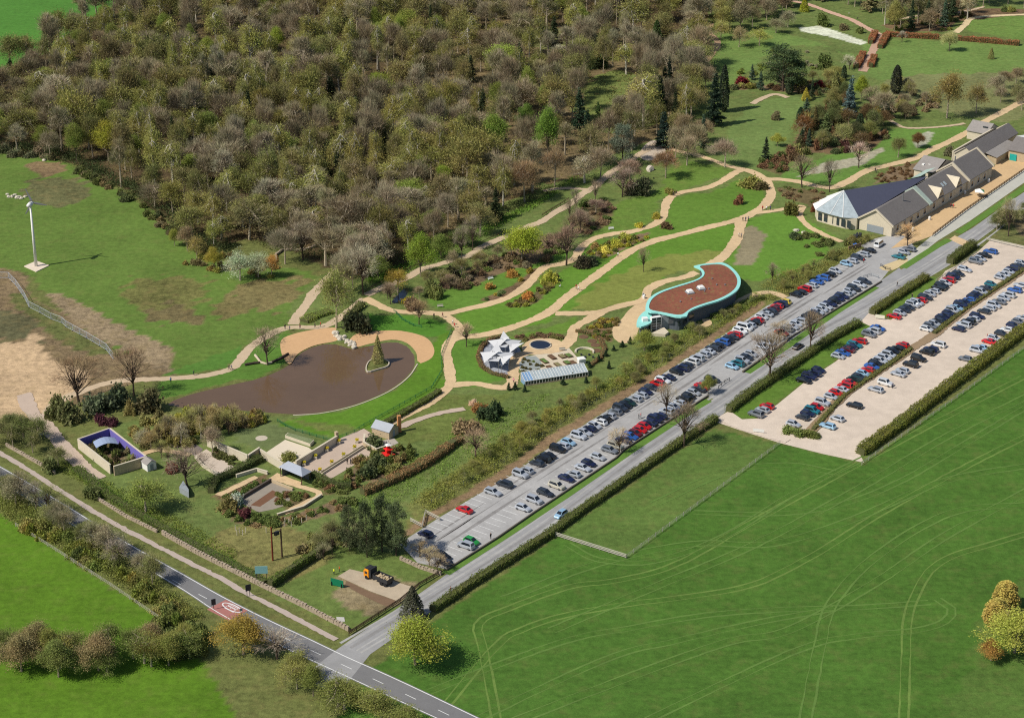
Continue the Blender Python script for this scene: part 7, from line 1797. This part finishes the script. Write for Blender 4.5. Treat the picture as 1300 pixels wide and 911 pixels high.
def fill_trees(pp, n, kinds, hr, wr, pal, where, group, seed, gap=5.0):
    P = in_poly(catmull(gl(pp), 3, True), n * 4, seed); rr = random.Random(seed); got = []
    for p in P:
        if len(got) >= n: break
        if np.min((allp[:, 0] - p[0]) ** 2 + (allp[:, 1] - p[1]) ** 2) < 9 or any((p[0] - q[0]) ** 2 + (p[1] - q[1]) ** 2 < gap * gap for q in TREE_XY): continue
        got.append(p); TREE_XY.append((p[0], p[1]))
    got.sort(key=lambda p: proj(*p)[0])
    for i, p in enumerate(got):
        kind = rr.choice(kinds); nm = {'thin': 'bare', 'bare': 'twiggy bare', 'bud': 'budding', 'leaf': 'leafy', 'birch': 'slender', 'pine': 'dark pine', 'spruce': 'dark conifer', 'column': 'columnar', 'cone': 'conical'}[kind]
        dark = kind in ('pine', 'spruce', 'column')
        tree(kind, 0, 0, rr.uniform(*hr), rr.uniform(*wr) * (.6 if dark else 1), rr.choice([(46, 62, 42), (58, 72, 48), (66, 84, 66)]) if dark else rr.choice(pal), f'{nm} tree, {ordinal(i + 1)} from left {where}', group=group, world=(p[0], p[1]))
MIX = [(136, 126, 98), (126, 122, 74), (140, 134, 72), (118, 110, 78), (132, 112, 86)]
fill_trees([(890, 35), (915, 5), (960, -5), (1000, 5), (985, 30), (960, 35), (925, 45)], 14, ['bare', 'bud', 'bud', 'leaf', 'spruce'], (9, 14), (7, 10), MIX, 'above the top lawn by the brown path', 'trees above the top lawn', 71)
fill_trees([(1125, 40), (1135, 15), (1180, 5), (1225, 4), (1240, 12), (1212, 30), (1195, 42), (1160, 42)], 16, ['bare', 'bud', 'leaf', 'spruce', 'bud'], (9, 16), (7, 10), MIX, 'behind the long beech hedge', 'trees behind the beech hedge', 72)
fill_trees([(835, 110), (870, 60), (890, 70), (895, 120), (885, 165), (900, 190), (870, 215), (845, 205), (860, 180)], 24, ['bare', 'bud', 'spruce', 'bare'], (9, 14), (7, 10), MIX, 'beside the tall dark conifer', 'trees by the tall dark conifer', 73)
fill_trees([(1005, 150), (1030, 140), (1062, 132), (1090, 138), (1125, 142), (1120, 165), (1090, 188), (1050, 190), (1015, 185)], 22, ['bud', 'leaf', 'spruce', 'leaf', 'column'], (5, 10), (5, 8), [(112, 108, 60), (126, 122, 70), (104, 84, 54), (98, 104, 60)], 'in the shrub island behind the hall', 'trees of the shrub island', 74, 3.6)
fill_trees([(930, 100), (965, 100), (1035, 95), (1075, 100), (1085, 120), (1040, 125), (1000, 125), (950, 120)], 12, ['bud', 'leaf', 'column', 'spruce'], (4, 9), (4, 7), [(112, 108, 60), (126, 122, 70), (134, 132, 64), (120, 96, 66)], 'round the big dark pine', 'trees round the big pine', 75, 4)
fill_trees([(1135, 160), (1120, 130), (1145, 112), (1175, 130), (1180, 150), (1150, 158)], 8, ['bare', 'bud', 'leaf'], (5, 9), (5, 7), MIX, 'on the terraces left of the great brown tree', 'trees on the terraces', 76)
fill_trees([(1255, 115), (1300, 105), (1330, 130), (1280, 145)], 6, ['bud', 'bare'], (6, 10), (6, 9), MIX, 'at the right edge above the shops', 'trees above the shops', 77)
fill_trees([(690, 300), (735, 262), (775, 248), (780, 262), (745, 300), (700, 330)], 8, ['thin', 'bare', 'thin'], (5, 9), (5, 8), [(132, 108, 96), (138, 120, 100), (126, 110, 86)], 'in the heather bank below the woodland path', 'trees of the heather bank', 78)
fill_trees([(480, 370), (540, 355), (600, 335), (650, 318), (640, 340), (590, 362), (530, 385), (495, 388)], 12, ['thin', 'bare', 'bud'], (4, 8), (4, 7), [(134, 112, 92), (128, 122, 74), (140, 128, 96)], 'below the woodland path rail', 'trees on the woodland path bank', 79, 4)
fill_trees([(195, 575), (225, 545), (300, 535), (310, 545), (250, 560), (215, 590)], 10, ['birch', 'thin', 'bud'], (4, 7), (3, 5), [(150, 138, 92), (136, 132, 74), (140, 128, 108)], 'in the grove by the cream wall', 'young trees by the cream wall', 80, 3)
fill_trees([(400, 690), (430, 672), (455, 690), (440, 702), (405, 712)], 6, ['thin', 'bud'], (4, 7), (4, 6), [(140, 130, 100), (122, 120, 76)], 'on the bank left of the pines', 'trees left of the pines', 81, 3)
fill_trees([(-10, 560), (40, 540), (60, 552), (90, 590), (60, 590)], 8, ['bud', 'leaf', 'thin'], (4, 8), (4, 7), [(112, 114, 66), (120, 118, 74)], 'along the gravel drive by the road', 'trees by the gravel drive', 82, 4)
fill_trees([(540, 632), (640, 560), (700, 522), (760, 492), (800, 480), (770, 498), (700, 545), (640, 588), (560, 640)], 22, ['bud', 'leaf', 'thin', 'bud'], (2.2, 4.6), (2.4, 4.2), [(128, 128, 66), (136, 132, 62), (120, 118, 72)], 'on the lower car park bank', 'young trees on the lower bank', 83, 3)
fill_trees([(780, 482), (830, 442), (880, 420), (940, 392), (962, 380), (900, 422), (845, 458), (795, 492)], 16, ['bud', 'leaf', 'thin'], (2.2, 4.2), (2.4, 4), [(128, 130, 66), (134, 132, 62), (120, 118, 72)], 'on the upper car park bank', 'young trees on the upper bank', 84, 3)
fill_trees([(970, 372), (1000, 350), (1050, 330), (1095, 302), (1102, 306), (1050, 340), (1000, 370)], 12, ['bud', 'leaf', 'thin'], (2.2, 4.2), (2.4, 4), [(124, 122, 66), (130, 128, 66)], 'on the bank below the hall lawn', 'young trees below the hall lawn', 85, 3)
# ------------------------------------------------------------ shrubs
def shrub_mesh(seed, n=2000, ls=.085, spiky=0.0):
    r = np.random.default_rng(seed); K = 16
    D = rdirs(r, K); D[:, 2] = np.abs(D[:, 2]) * .9 + .05; C = D * np.array([.68, .68, .72]) * r.uniform(.6, 1.05, K)[:, None]; C[:, 2] = np.clip(C[:, 2], .12, 1)
    ci = r.integers(0, K, n); P = C[ci] + r.normal(0, .17, (n, 3)); P[:, 2] = np.abs(P[:, 2])
    return quick_mesh('shrub', leaf_quads(r, P, r.uniform(.5, 1.4, n) * ls), np.arange(n * 4).reshape(-1, 4), 0, [LEAF])
SHRUB = [shrub_mesh(800 + i) for i in range(6)]
srd = random.Random(31)
def shrub(px, py, w, h, rgb, label, group=None, world=None, k=1.35, name='shrub'):
    x, y = world if world is not None else g(px, py)
    mg = sum(rgb) / 3; rgb = tuple(.78 * q + .2 * mg for q in rgb)
    o = link(name, srd.choice(SHRUB), None, (x, y, -.05)); o.scale = (w / 2, w / 2, h); o.rotation_euler.z = srd.uniform(0, 6.28); o.color = (*lin(*rgb, k=k), 1)
    return tag(o, label, 'shrub', group)
for a in [
 (942, 107, 6.5, 3.6, (128, 34, 44), 'crimson leaved shrub beside the tall dark conifer'), (1040, 112, 5.5, 3.5, (118, 34, 40), 'crimson leaved shrub behind the gold conifer'), (1046, 87, 8, 6.5, (92, 108, 50), 'big dark green rounded bush on the flower garden lawn'),
 (757, 86, 11, 8, (64, 86, 52), 'large dark rhododendron in the wood glade'), (1045, 33, 7.5, 6, (96, 112, 48), 'round green bush above the white flower band'), (1070, 38, 5.5, 3.4, (116, 104, 70), 'brownish bush above the white flower band'), (1092, 42, 4.5, 3, (104, 116, 56), 'green bush at the end of the white flower band'),
 (1005, 273, 5.5, 6.0, (110, 106, 48), 'rounded olive bush beside the path to the hall'), (938, 259, 4.5, 3.6, (132, 82, 58), 'rust brown round shrub on the lawn inside the path loop'), (952, 236, 10, 4, (138, 134, 62), 'wide olive shrub mound in the path loop'), (966, 240, 6, 3, (108, 96, 58), 'dark edge of the shrub mound in the path loop'),
 (815, 246, 8.5, 6.5, (82, 86, 58), 'large dark rounded shrub beside the woodland path end'), (798, 246, 6, 5.5, (120, 106, 80), 'brown twiggy shrub beside the large dark rounded one'), (744, 262, 5.5, 3.5, (96, 112, 52), 'clipped green shrub at the fork of the woodland path'),
 (985, 152, 4.2, 4.2, (124, 112, 80), 'brown shrub alone on the round lawn'), (455, 420, 10, 7, (66, 72, 46), 'big dark evergreen bush at the head of the pond'), (130, 520, 11, 6, (96, 106, 76), 'large dark rhododendron left of the pond'), (150, 512, 9, 5.5, (88, 96, 66), 'second rhododendron left of the pond'), (190, 520, 9, 6.5, (98, 92, 58), 'brown green bush by the bare oak at the pond'),
 (128, 537, 4.5, 3, (96, 48, 62), 'purple leaved shrub below the rhododendron'), (141, 539, 4, 2.8, (90, 48, 60), 'second purple shrub below the rhododendron'), (90, 532, 9, 6, (104, 106, 62), 'olive bush beside the gravel drive'), (72, 528, 8, 6, (104, 104, 58), 'mixed bush beside the pond path bend'), (165, 527, 3.5, 4.5, (150, 134, 76), 'yellow brown conical shrub left of the pond'),
 (620, 532, 7, 4.5, (64, 82, 50), 'dark juniper clump on the grass above the beech hedge'), (630, 528, 5, 4.5, (60, 78, 48), 'upright dark juniper beside the juniper clump'), (610, 522, 5, 3, (160, 112, 60), 'orange brown shrub beside the juniper clump'), (601, 514, 2.6, 2.2, (214, 186, 160), 'pale pink blossom shrub above the juniper clump'), (592, 548, 9, 4, (146, 118, 84), 'wide brown shrub below the loop path'),
 (670, 380, 4.6, 3.2, (196, 130, 56), 'orange shrub in the bed by the path fork'), (698, 358, 6.5, 3.6, (168, 170, 56), 'yellow green shrub in the bed by the curving path'), (650, 350, 5, 2.2, (176, 132, 56), 'low orange shrub on the upper bed'), (622, 366, 4.5, 2, (176, 134, 58), 'tawny shrub at the left end of the upper bed'), (740, 338, 6.5, 4, (84, 76, 56), 'dark shrub between the two garden paths'), (752, 336, 5, 3, (70, 78, 56), 'dark evergreen right of the dark shrub between the paths'),
 (768, 320, 4.5, 2.2, (224, 212, 90), 'bright yellow flowering shrub in the long bed'), (782, 312, 5, 2.6, (176, 178, 56), 'lime shrub in the long bed'), (792, 304, 5, 2.8, (170, 168, 64), 'yellow green shrub at the end of the long bed'), (756, 316, 4, 2.4, (164, 136, 74), 'straw shrub at the start of the long bed'), (812, 288, 3.6, 1.8, (188, 178, 54), 'yellow shrub by the curving upper path'), (833, 277, 3.6, 2.4, (170, 164, 56), 'yellow shrub at the bend of the upper path'), (846, 290, 5, 2.6, (120, 92, 64), 'brown red shrub inside the bend of the upper path'), (850, 246, 4.6, 2.6, (140, 132, 60), 'olive shrub at the top bend of the upper path'),
 (553, 378, 5, 5, (120, 126, 62), 'olive rounded shrub below the woodland path'), (545, 372, 6, 5, (112, 120, 62), 'green rounded shrub below the woodland path'), (575, 352, 5, 4, (70, 64, 50), 'dark shrub below the woodland path rail'), (522, 392, 6, 4, (134, 104, 80), 'brown shrub by the small stream'),
 (64, 598, 6, 4.5, (104, 112, 62), 'green bush beside the pavement wall'), (118, 632, 5.5, 4, (98, 106, 56), 'bush on the bank below the walled garden'), (218, 598, 4, 3, (124, 66, 56), 'red brown shrub below the white shed'), (312, 655, 4, 3, (112, 56, 62), 'maroon shrub at the corner of the sunken garden'), (290, 648, 6, 3.5, (128, 116, 62), 'orange green shrub at the edge of the sunken garden'), (300, 640, 5, 3, (180, 186, 170), 'pale grey shrub beside the sunken garden'),
 (366, 582, 5.5, 1.8, (128, 128, 60), 'yellow green clipped shrub in the stone court'), (478, 596, 7, 4, (92, 100, 58), 'dark shrub beside the gravel terrace'), (466, 604, 6, 3.5, (84, 94, 56), 'green shrub right of the pavilion hedge'), (500, 600, 6, 3, (122, 124, 60), 'yellow green shrub behind the red pagoda'), (475, 566, 7, 3, (90, 104, 60), 'green shrub inside the planted corner of the terrace'),
 (1205, 265, .1, .1, (0, 0, 0), ''), (1010, 302, 5, 2.4, (76, 92, 56), 'dark shrub on the lawn edge by the hall'), (1070, 285, 5, 3.4, (80, 96, 52), 'green bush at the corner of the glazed pavilion'), (1032, 268, 3, 2.6, (134, 74, 48), 'russet shrub by the glazed pavilion'), (1235, 222, 6, 4, (110, 112, 74), 'grey green bush behind the forecourt wing'), (1205, 198, 5, 4, (116, 110, 80), 'twiggy bush behind the cross wing'),
 (1040, 560, .1, .1, (0, 0, 0), ''), (1000, 548, 5, 1.8, (112, 122, 56), 'low green bush at the lower end of the soil strip'), (1012, 551, 5.5, 1.9, (108, 120, 54), 'bushy end of the soil strip, second bush'), (1024, 553, 5.5, 1.8, (114, 120, 54), 'bushy end of the soil strip, third bush'), (1034, 554, 4, 1.6, (104, 112, 52), 'rightmost bush at the end of the soil strip'),
]:
    if a[2] > 1: shrub(*a)
bi = 0; BS = []
for (where, pp, n, wr, hr, pal) in BEDS:
    bi += 1
    P = in_poly(catmull(gl(pp), 3, True), int(n * 1.5), 40 + bi)
    for p in P:
        if np.min((allp[:, 0] - p[0]) ** 2 + (allp[:, 1] - p[1]) ** 2) < 5.5: continue
        rgb = srd.choice(pal); f = srd.uniform(.88, 1.12); hue = 'olive green' if rgb[1] >= rgb[0] else ('yellowish' if rgb[1] > 120 else 'brownish')
        w_, h_ = srd.uniform(*wr), srd.uniform(*hr); px_, py_ = proj(*p)
        if px_ < -10 or px_ > 1310: continue
        BS.append((w_ * (h_ + .6 * w_), px_, p, w_, h_, tuple(min(255, c * f) for c in rgb), hue, where))
BS.sort(key=lambda q: -q[0]); big = BS[:215]; small = BS[215:]
big.sort(key=lambda q: q[1]); cn = {}
for (_, px_, p, w_, h_, rgb, hue, where) in big:
    i = cn[where] = cn.get(where, 0) + 1
    shrub(0, 0, w_, h_, rgb, f'{hue} shrub, {ordinal(i)} from left in {where}', f'shrubs in {where}', world=(p[0], p[1]))
byw = {}
for q in small: byw.setdefault((q[7], q[6]), []).append(q)
sh0 = SHRUB[0]; nv0 = len(sh0.vertices); co0 = np.empty(nv0 * 3, np.float32); sh0.vertices.foreach_get('co', co0); co0 = co0.reshape(-1, 4, 3)[::3]
for (where, hue), L in byw.items():      # the small growth between them is one mass per bed and hue
    V = []
    for (_, px_, p, w_, h_, rgb, hu, wh) in L:
        a_ = srd.uniform(0, 6.28); ca, sa = math.cos(a_), math.sin(a_)
        cc = co0.mean(1, keepdims=True); q = cc + (co0 - cc) * 1.6
        x = (q[..., 0] * ca - q[..., 1] * sa) * w_ / 2 + p[0]; y = (q[..., 0] * sa + q[..., 1] * ca) * w_ / 2 + p[1]
        V.append(np.stack([x, y, q[..., 2] * h_], -1).reshape(-1, 3))
    V = np.concatenate(V); o = tag(link('shrubbery', quick_mesh('shrubbery', V, np.arange(len(V)).reshape(-1, 4), 0, [LEAF])), f'small {hue} growth in {where}', None, None, 'stuff')
    o.color = (*lin(*np.mean([q[5] for q in L], 0), k=1.35), 1)
# young conifers dotted on the slope
YC = sorted([(735, 472), (748, 466), (760, 459), (769, 452), (779, 445), (646, 495), (654, 494), (666, 497), (715, 488), (727, 480), (744, 486), (790, 440), (800, 436), (773, 468)])
for i, (x, y) in enumerate(YC):
    tree('spruce', x, y, trd.uniform(1.8, 2.8), trd.uniform(1.6, 2.2), (46, 64, 40), f'young dark conifer, {ordinal(i + 1)} from the left on the slope below the glasshouse', group='young conifers on the slope')

# ------------------------------------------------------------ hedges
def hedge(label, px, w, h, rgb, seed=1, dens=30, ls=.13, name='hedge', jit=.12, core=None):
    r = np.random.default_rng(seed); c = polyline(gl(px), 1.0); n = normals2(c)
    t = thing(name, label, 'hedge', (*c[0], 0))
    b = MB(); b.wall(c, w * .78, 0, h * .86, jit=.1, seed=seed); cm_ = b.build('branches', mat('hedge_core', (86, 88, 52), .95, .5), t)
    L = len(c); N = int(L * (2 * h + w) * dens); i = r.integers(0, L - 1, N); f = r.uniform(0, 1, N)[:, None]
    base = c[i] * (1 - f) + c[i + 1] * f; u = r.uniform(0, 2 * h + w, N)
    lat = np.where(u < h, -w / 2, np.where(u < h + w, u - h - w / 2, w / 2)); z = np.where(u < h, u, np.where(u < h + w, h, 2 * h + w - u))
    bump = 1 + .16 * np.sin(base[:, 0] * .55 + seed) * np.sin(base[:, 1] * .43) + .1 * np.sin(base[:, 0] * 1.7) * np.cos(base[:, 1] * 1.3)
    P = np.concatenate([base + n[i] * (lat * bump)[:, None], (z * bump)[:, None]], 1) + r.normal(0, jit, (N, 3))
    P[:, 2] = np.maximum(P[:, 2], .05)
    me = quick_mesh('foliage', leaf_quads(r, P - np.array([*c[0], 0]), r.uniform(.6, 1.4, N) * ls), np.arange(N * 4).reshape(-1, 4), 0, [LEAF])
    o = link('foliage', me, t); o.color = (*lin(*rgb, k=1.2), 1)
HG = (96, 104, 52)
hedge('trimmed hedge along the lower side of the drive beside the paddock', [(549, 776), (600, 742), (700, 679), (735, 652.5), (863, 564), (909, 533)], 2.0, 1.7, HG, 1)
hedge('trimmed hedge between the drive and the lower gravel row', [(925, 523), (950, 503), (987, 478), (1059, 429), (1090, 412)], 2.2, 1.7, HG, 2)
hedge('trimmed hedge between the drive and the upper gravel row', [(1107, 399), (1140, 377), (1176, 354)], 2.4, 1.7, (104, 106, 52), 3)
hedge('short dark hedge block beside the drive near the crossing', [(1206, 335), (1222, 323), (1236, 313)], 2.6, 2.2, (90, 98, 48), 4)
hedge('thick hedge between the gravel car park and the big field', [(1092, 577), (1140, 543), (1214, 486), (1300, 422), (1360, 380)], 2.8, 2.0, (112, 114, 52), 5, 30, .15)
hedge('low scrubby hedge on the bare soil strip of the gravel car park', [(1032, 546), (1072, 502), (1138, 457), (1157, 443)], 1.2, .7, (118, 116, 62), 6, 22)
hedge('scrubby hedge on the upper part of the bare soil strip', [(1186, 424), (1228, 391), (1300, 343)], 1.2, .7, (112, 110, 60), 7, 22)
hedge('tall hedge casting a long shadow over the rough grass', [(343, 746), (365, 731), (392, 713), (412, 700)], 1.6, 2.2, (96, 112, 50), 8)
hedge('low hedge along the top of the roadside bank', [(96, 596), (140, 632), (200, 668), (260, 700), (320, 732), (335, 742)], 2.4, 1.1, (92, 112, 48), 9, 24)
hedge('clipped brown beech hedge above the bank shrubs', [(460, 628), (490, 616), (520, 602), (548, 586), (575, 566), (586, 560)], 2.4, 1.9, (150, 118, 84), 10)
hedge('dark clipped hedge beside the pavilion', [(396, 604), (412, 612), (428, 619), (446, 620)], 1.8, 1.6, (82, 94, 50), 11)
hedge('dark clipped hedge in front of the stone yard', [(268, 626), (274, 612), (300, 600), (332, 584)], 1.8, 1.6, (80, 92, 50), 12)
hedge('clipped hedge edging the lawn by the pond path', [(486, 541), (510, 527), (540, 510), (558, 498)], 1.8, 1.2, (96, 108, 52), 13)
for i, (lab, px) in enumerate((('long russet beech hedge along the top lawn', [(1124, 46), (1160, 48), (1198, 50)]), ('russet beech hedge right of the blossom tree', [(1214, 51), (1250, 54), (1294, 58)]), ('russet hedge block on the left of the upper brick path', [(1105, 56), (1111, 44)]), ('russet hedge block on the right of the upper brick path', [(1117, 62), (1127, 45)]), ('russet hedge block on the left of the lower brick path', [(1087, 87), (1096, 70)]), ('russet hedge block on the right of the lower brick path', [(1105, 86), (1110, 74)]))):
    hedge(lab, px, 2.4, 2.0, (156, 104, 74), 20 + i, 30, .14)
hedge('brown hedge ring round the slate circle', [(646, 480), (625, 475), (612, 467), (607, 455), (611, 442), (622, 432), (640, 428)], 1.1, .9, (140, 106, 78), 30, 26)
hedge('brown hedge edging the round lawn behind the glasshouse', [(731, 421), (748, 424), (762, 432), (768, 444), (762, 456), (750, 464)], 1.0, .8, (142, 108, 78), 31, 26)
hedge('dark hedge beside the path below the pond fence', [(440, 408), (452, 396), (460, 388)], 2, 1.4, (84, 90, 52), 32)
hedge('planted green strip between pond path and rocks', [(386, 409), (400, 402), (420, 396)], 4.0, 1.0, (132, 146, 70), 33, 22)
hedge('planted strip along the back of the curved roof building', [(905, 404), (930, 393), (955, 382), (970, 378)], 2.4, .9, (110, 124, 56), 34, 24)

# ------------------------------------------------------------ ground cover nobody could count
def cover(label, pp, n, hr, rgb, seed, name='undergrowth', per=26, ls=.15, rad=.5, holes=True):
    r = np.random.default_rng(seed); P = in_poly(catmull(gl(pp), 3, True), n, seed)
    if holes:
        dd = np.array([np.min((allp[:, 0] - p[0]) ** 2 + (allp[:, 1] - p[1]) ** 2) for p in P]); P = P[dd > 4.5]
    n = len(P); H = r.uniform(*hr, n) * (.6 + .8 * (.5 + .5 * np.sin(P[:, 0] * .35) * np.cos(P[:, 1] * .3)))
    C = np.repeat(np.concatenate([P, (H * .5)[:, None]], 1), per, 0); Hs = np.repeat(H, per)
    C = C + r.normal(0, 1, C.shape) * np.stack([np.full(len(C), rad), np.full(len(C), rad), Hs * .28], 1); C[:, 2] = np.maximum(C[:, 2], .05)
    N = len(C); me = quick_mesh(name, leaf_quads(r, C, r.uniform(.6, 1.4, N) * ls), np.arange(N * 4).reshape(-1, 4), 0, [LEAF])
    o = tag(link(name, me), label, None, None, 'stuff'); o.color = (*lin(*rgb, k=1.3), 1)
    return o
cover('young shrubs and brambles on the lower car park bank', [(522, 640), (560, 612), (640, 556), (700, 520), (760, 490), (800, 478), (770, 500), (700, 548), (640, 590), (545, 648)], 900, (.4, 1.9), (124, 126, 62), 61, per=20, rad=.7)
cover('young shrubs and brambles on the upper car park bank', [(775, 482), (830, 440), (880, 418), (905, 404), (935, 392), (965, 378), (968, 382), (900, 424), (845, 460), (790, 496)], 620, (.4, 1.8), (122, 128, 62), 62, per=20, rad=.7)
cover('bank shrubs below the hall lawn', [(965, 372), (985, 350), (1030, 340), (1060, 322), (1095, 300), (1105, 305), (1060, 336), (1010, 366), (980, 382)], 460, (.4, 1.8), (124, 122, 66), 63, per=20, rad=.7)
cover('low brambles on the wood floor', WOOD and [(20, 190), (60, 90), (160, 20), (260, -20), (880, -20), (870, 100), (840, 160), (735, 222), (620, 282), (470, 350), (380, 316), (262, 316), (190, 260), (100, 206)], 5200, (.4, 1.6), (104, 92, 58), 64, per=8, ls=.28, rad=.9)
cover('green herb layer at the lower edge of the wood', [(470, 350), (560, 318), (620, 285), (690, 248), (735, 222), (700, 250), (640, 285), (560, 330), (480, 362)], 700, (.3, .9), (104, 132, 54), 65, per=10, ls=.22, rad=.7)
cover('rough grass and weeds on the roadside bank', [(60, 590), (120, 620), (200, 665), (300, 715), (300, 700), (210, 650), (150, 620), (100, 590)], 900, (.2, .7), (112, 124, 56), 66, per=8)
cover('roadside scrub below the public road', [(10, 625), (90, 672), (180, 728), (255, 785), (235, 792), (150, 740), (60, 686), (0, 650)], 1300, (.6, 2.6), (112, 116, 60), 67, per=20, rad=.8)
cover('daffodils and tufts in the bed above the pond', [(505, 384), (520, 376), (515, 386)], 30, (.2, .4), (214, 190, 40), 68, 'flowers', 8, .12)
cover('grassy tussocks on the slope above the beech hedge', [(480, 610), (560, 560), (640, 520), (700, 500), (640, 550), (560, 605), (500, 640), (440, 650)], 900, (.15, .5), (108, 132, 58), 69, per=8)

cover('dark evergreen bushes clothing the meadow edge of the wood', [(-20, 196), (40, 196), (100, 212), (150, 240), (200, 268), (262, 320), (300, 312), (262, 308), (200, 254), (150, 228), (100, 202), (40, 186), (-20, 186)], 190, (1.5, 4.2), (62, 72, 42), 91, per=110, ls=.2, rad=1.5)
cover('dark evergreen bushes clothing the lower edge of the wood', [(340, 318), (400, 330), (450, 345), (520, 330), (600, 292), (680, 254), (690, 246), (600, 280), (520, 316), (450, 330), (400, 318), (340, 306)], 90, (1.2, 3.4), (74, 80, 46), 92, per=90, ls=.2, rad=1.4)
cover('holly and rhododendron under the trees of the wood', [(60, 150), (160, 60), (300, 20), (560, 10), (840, 30), (850, 150), (740, 200), (600, 270), (460, 330), (300, 290), (180, 240)], 260, (1.5, 4.0), (66, 76, 44), 93, per=80, ls=.22, rad=1.5)
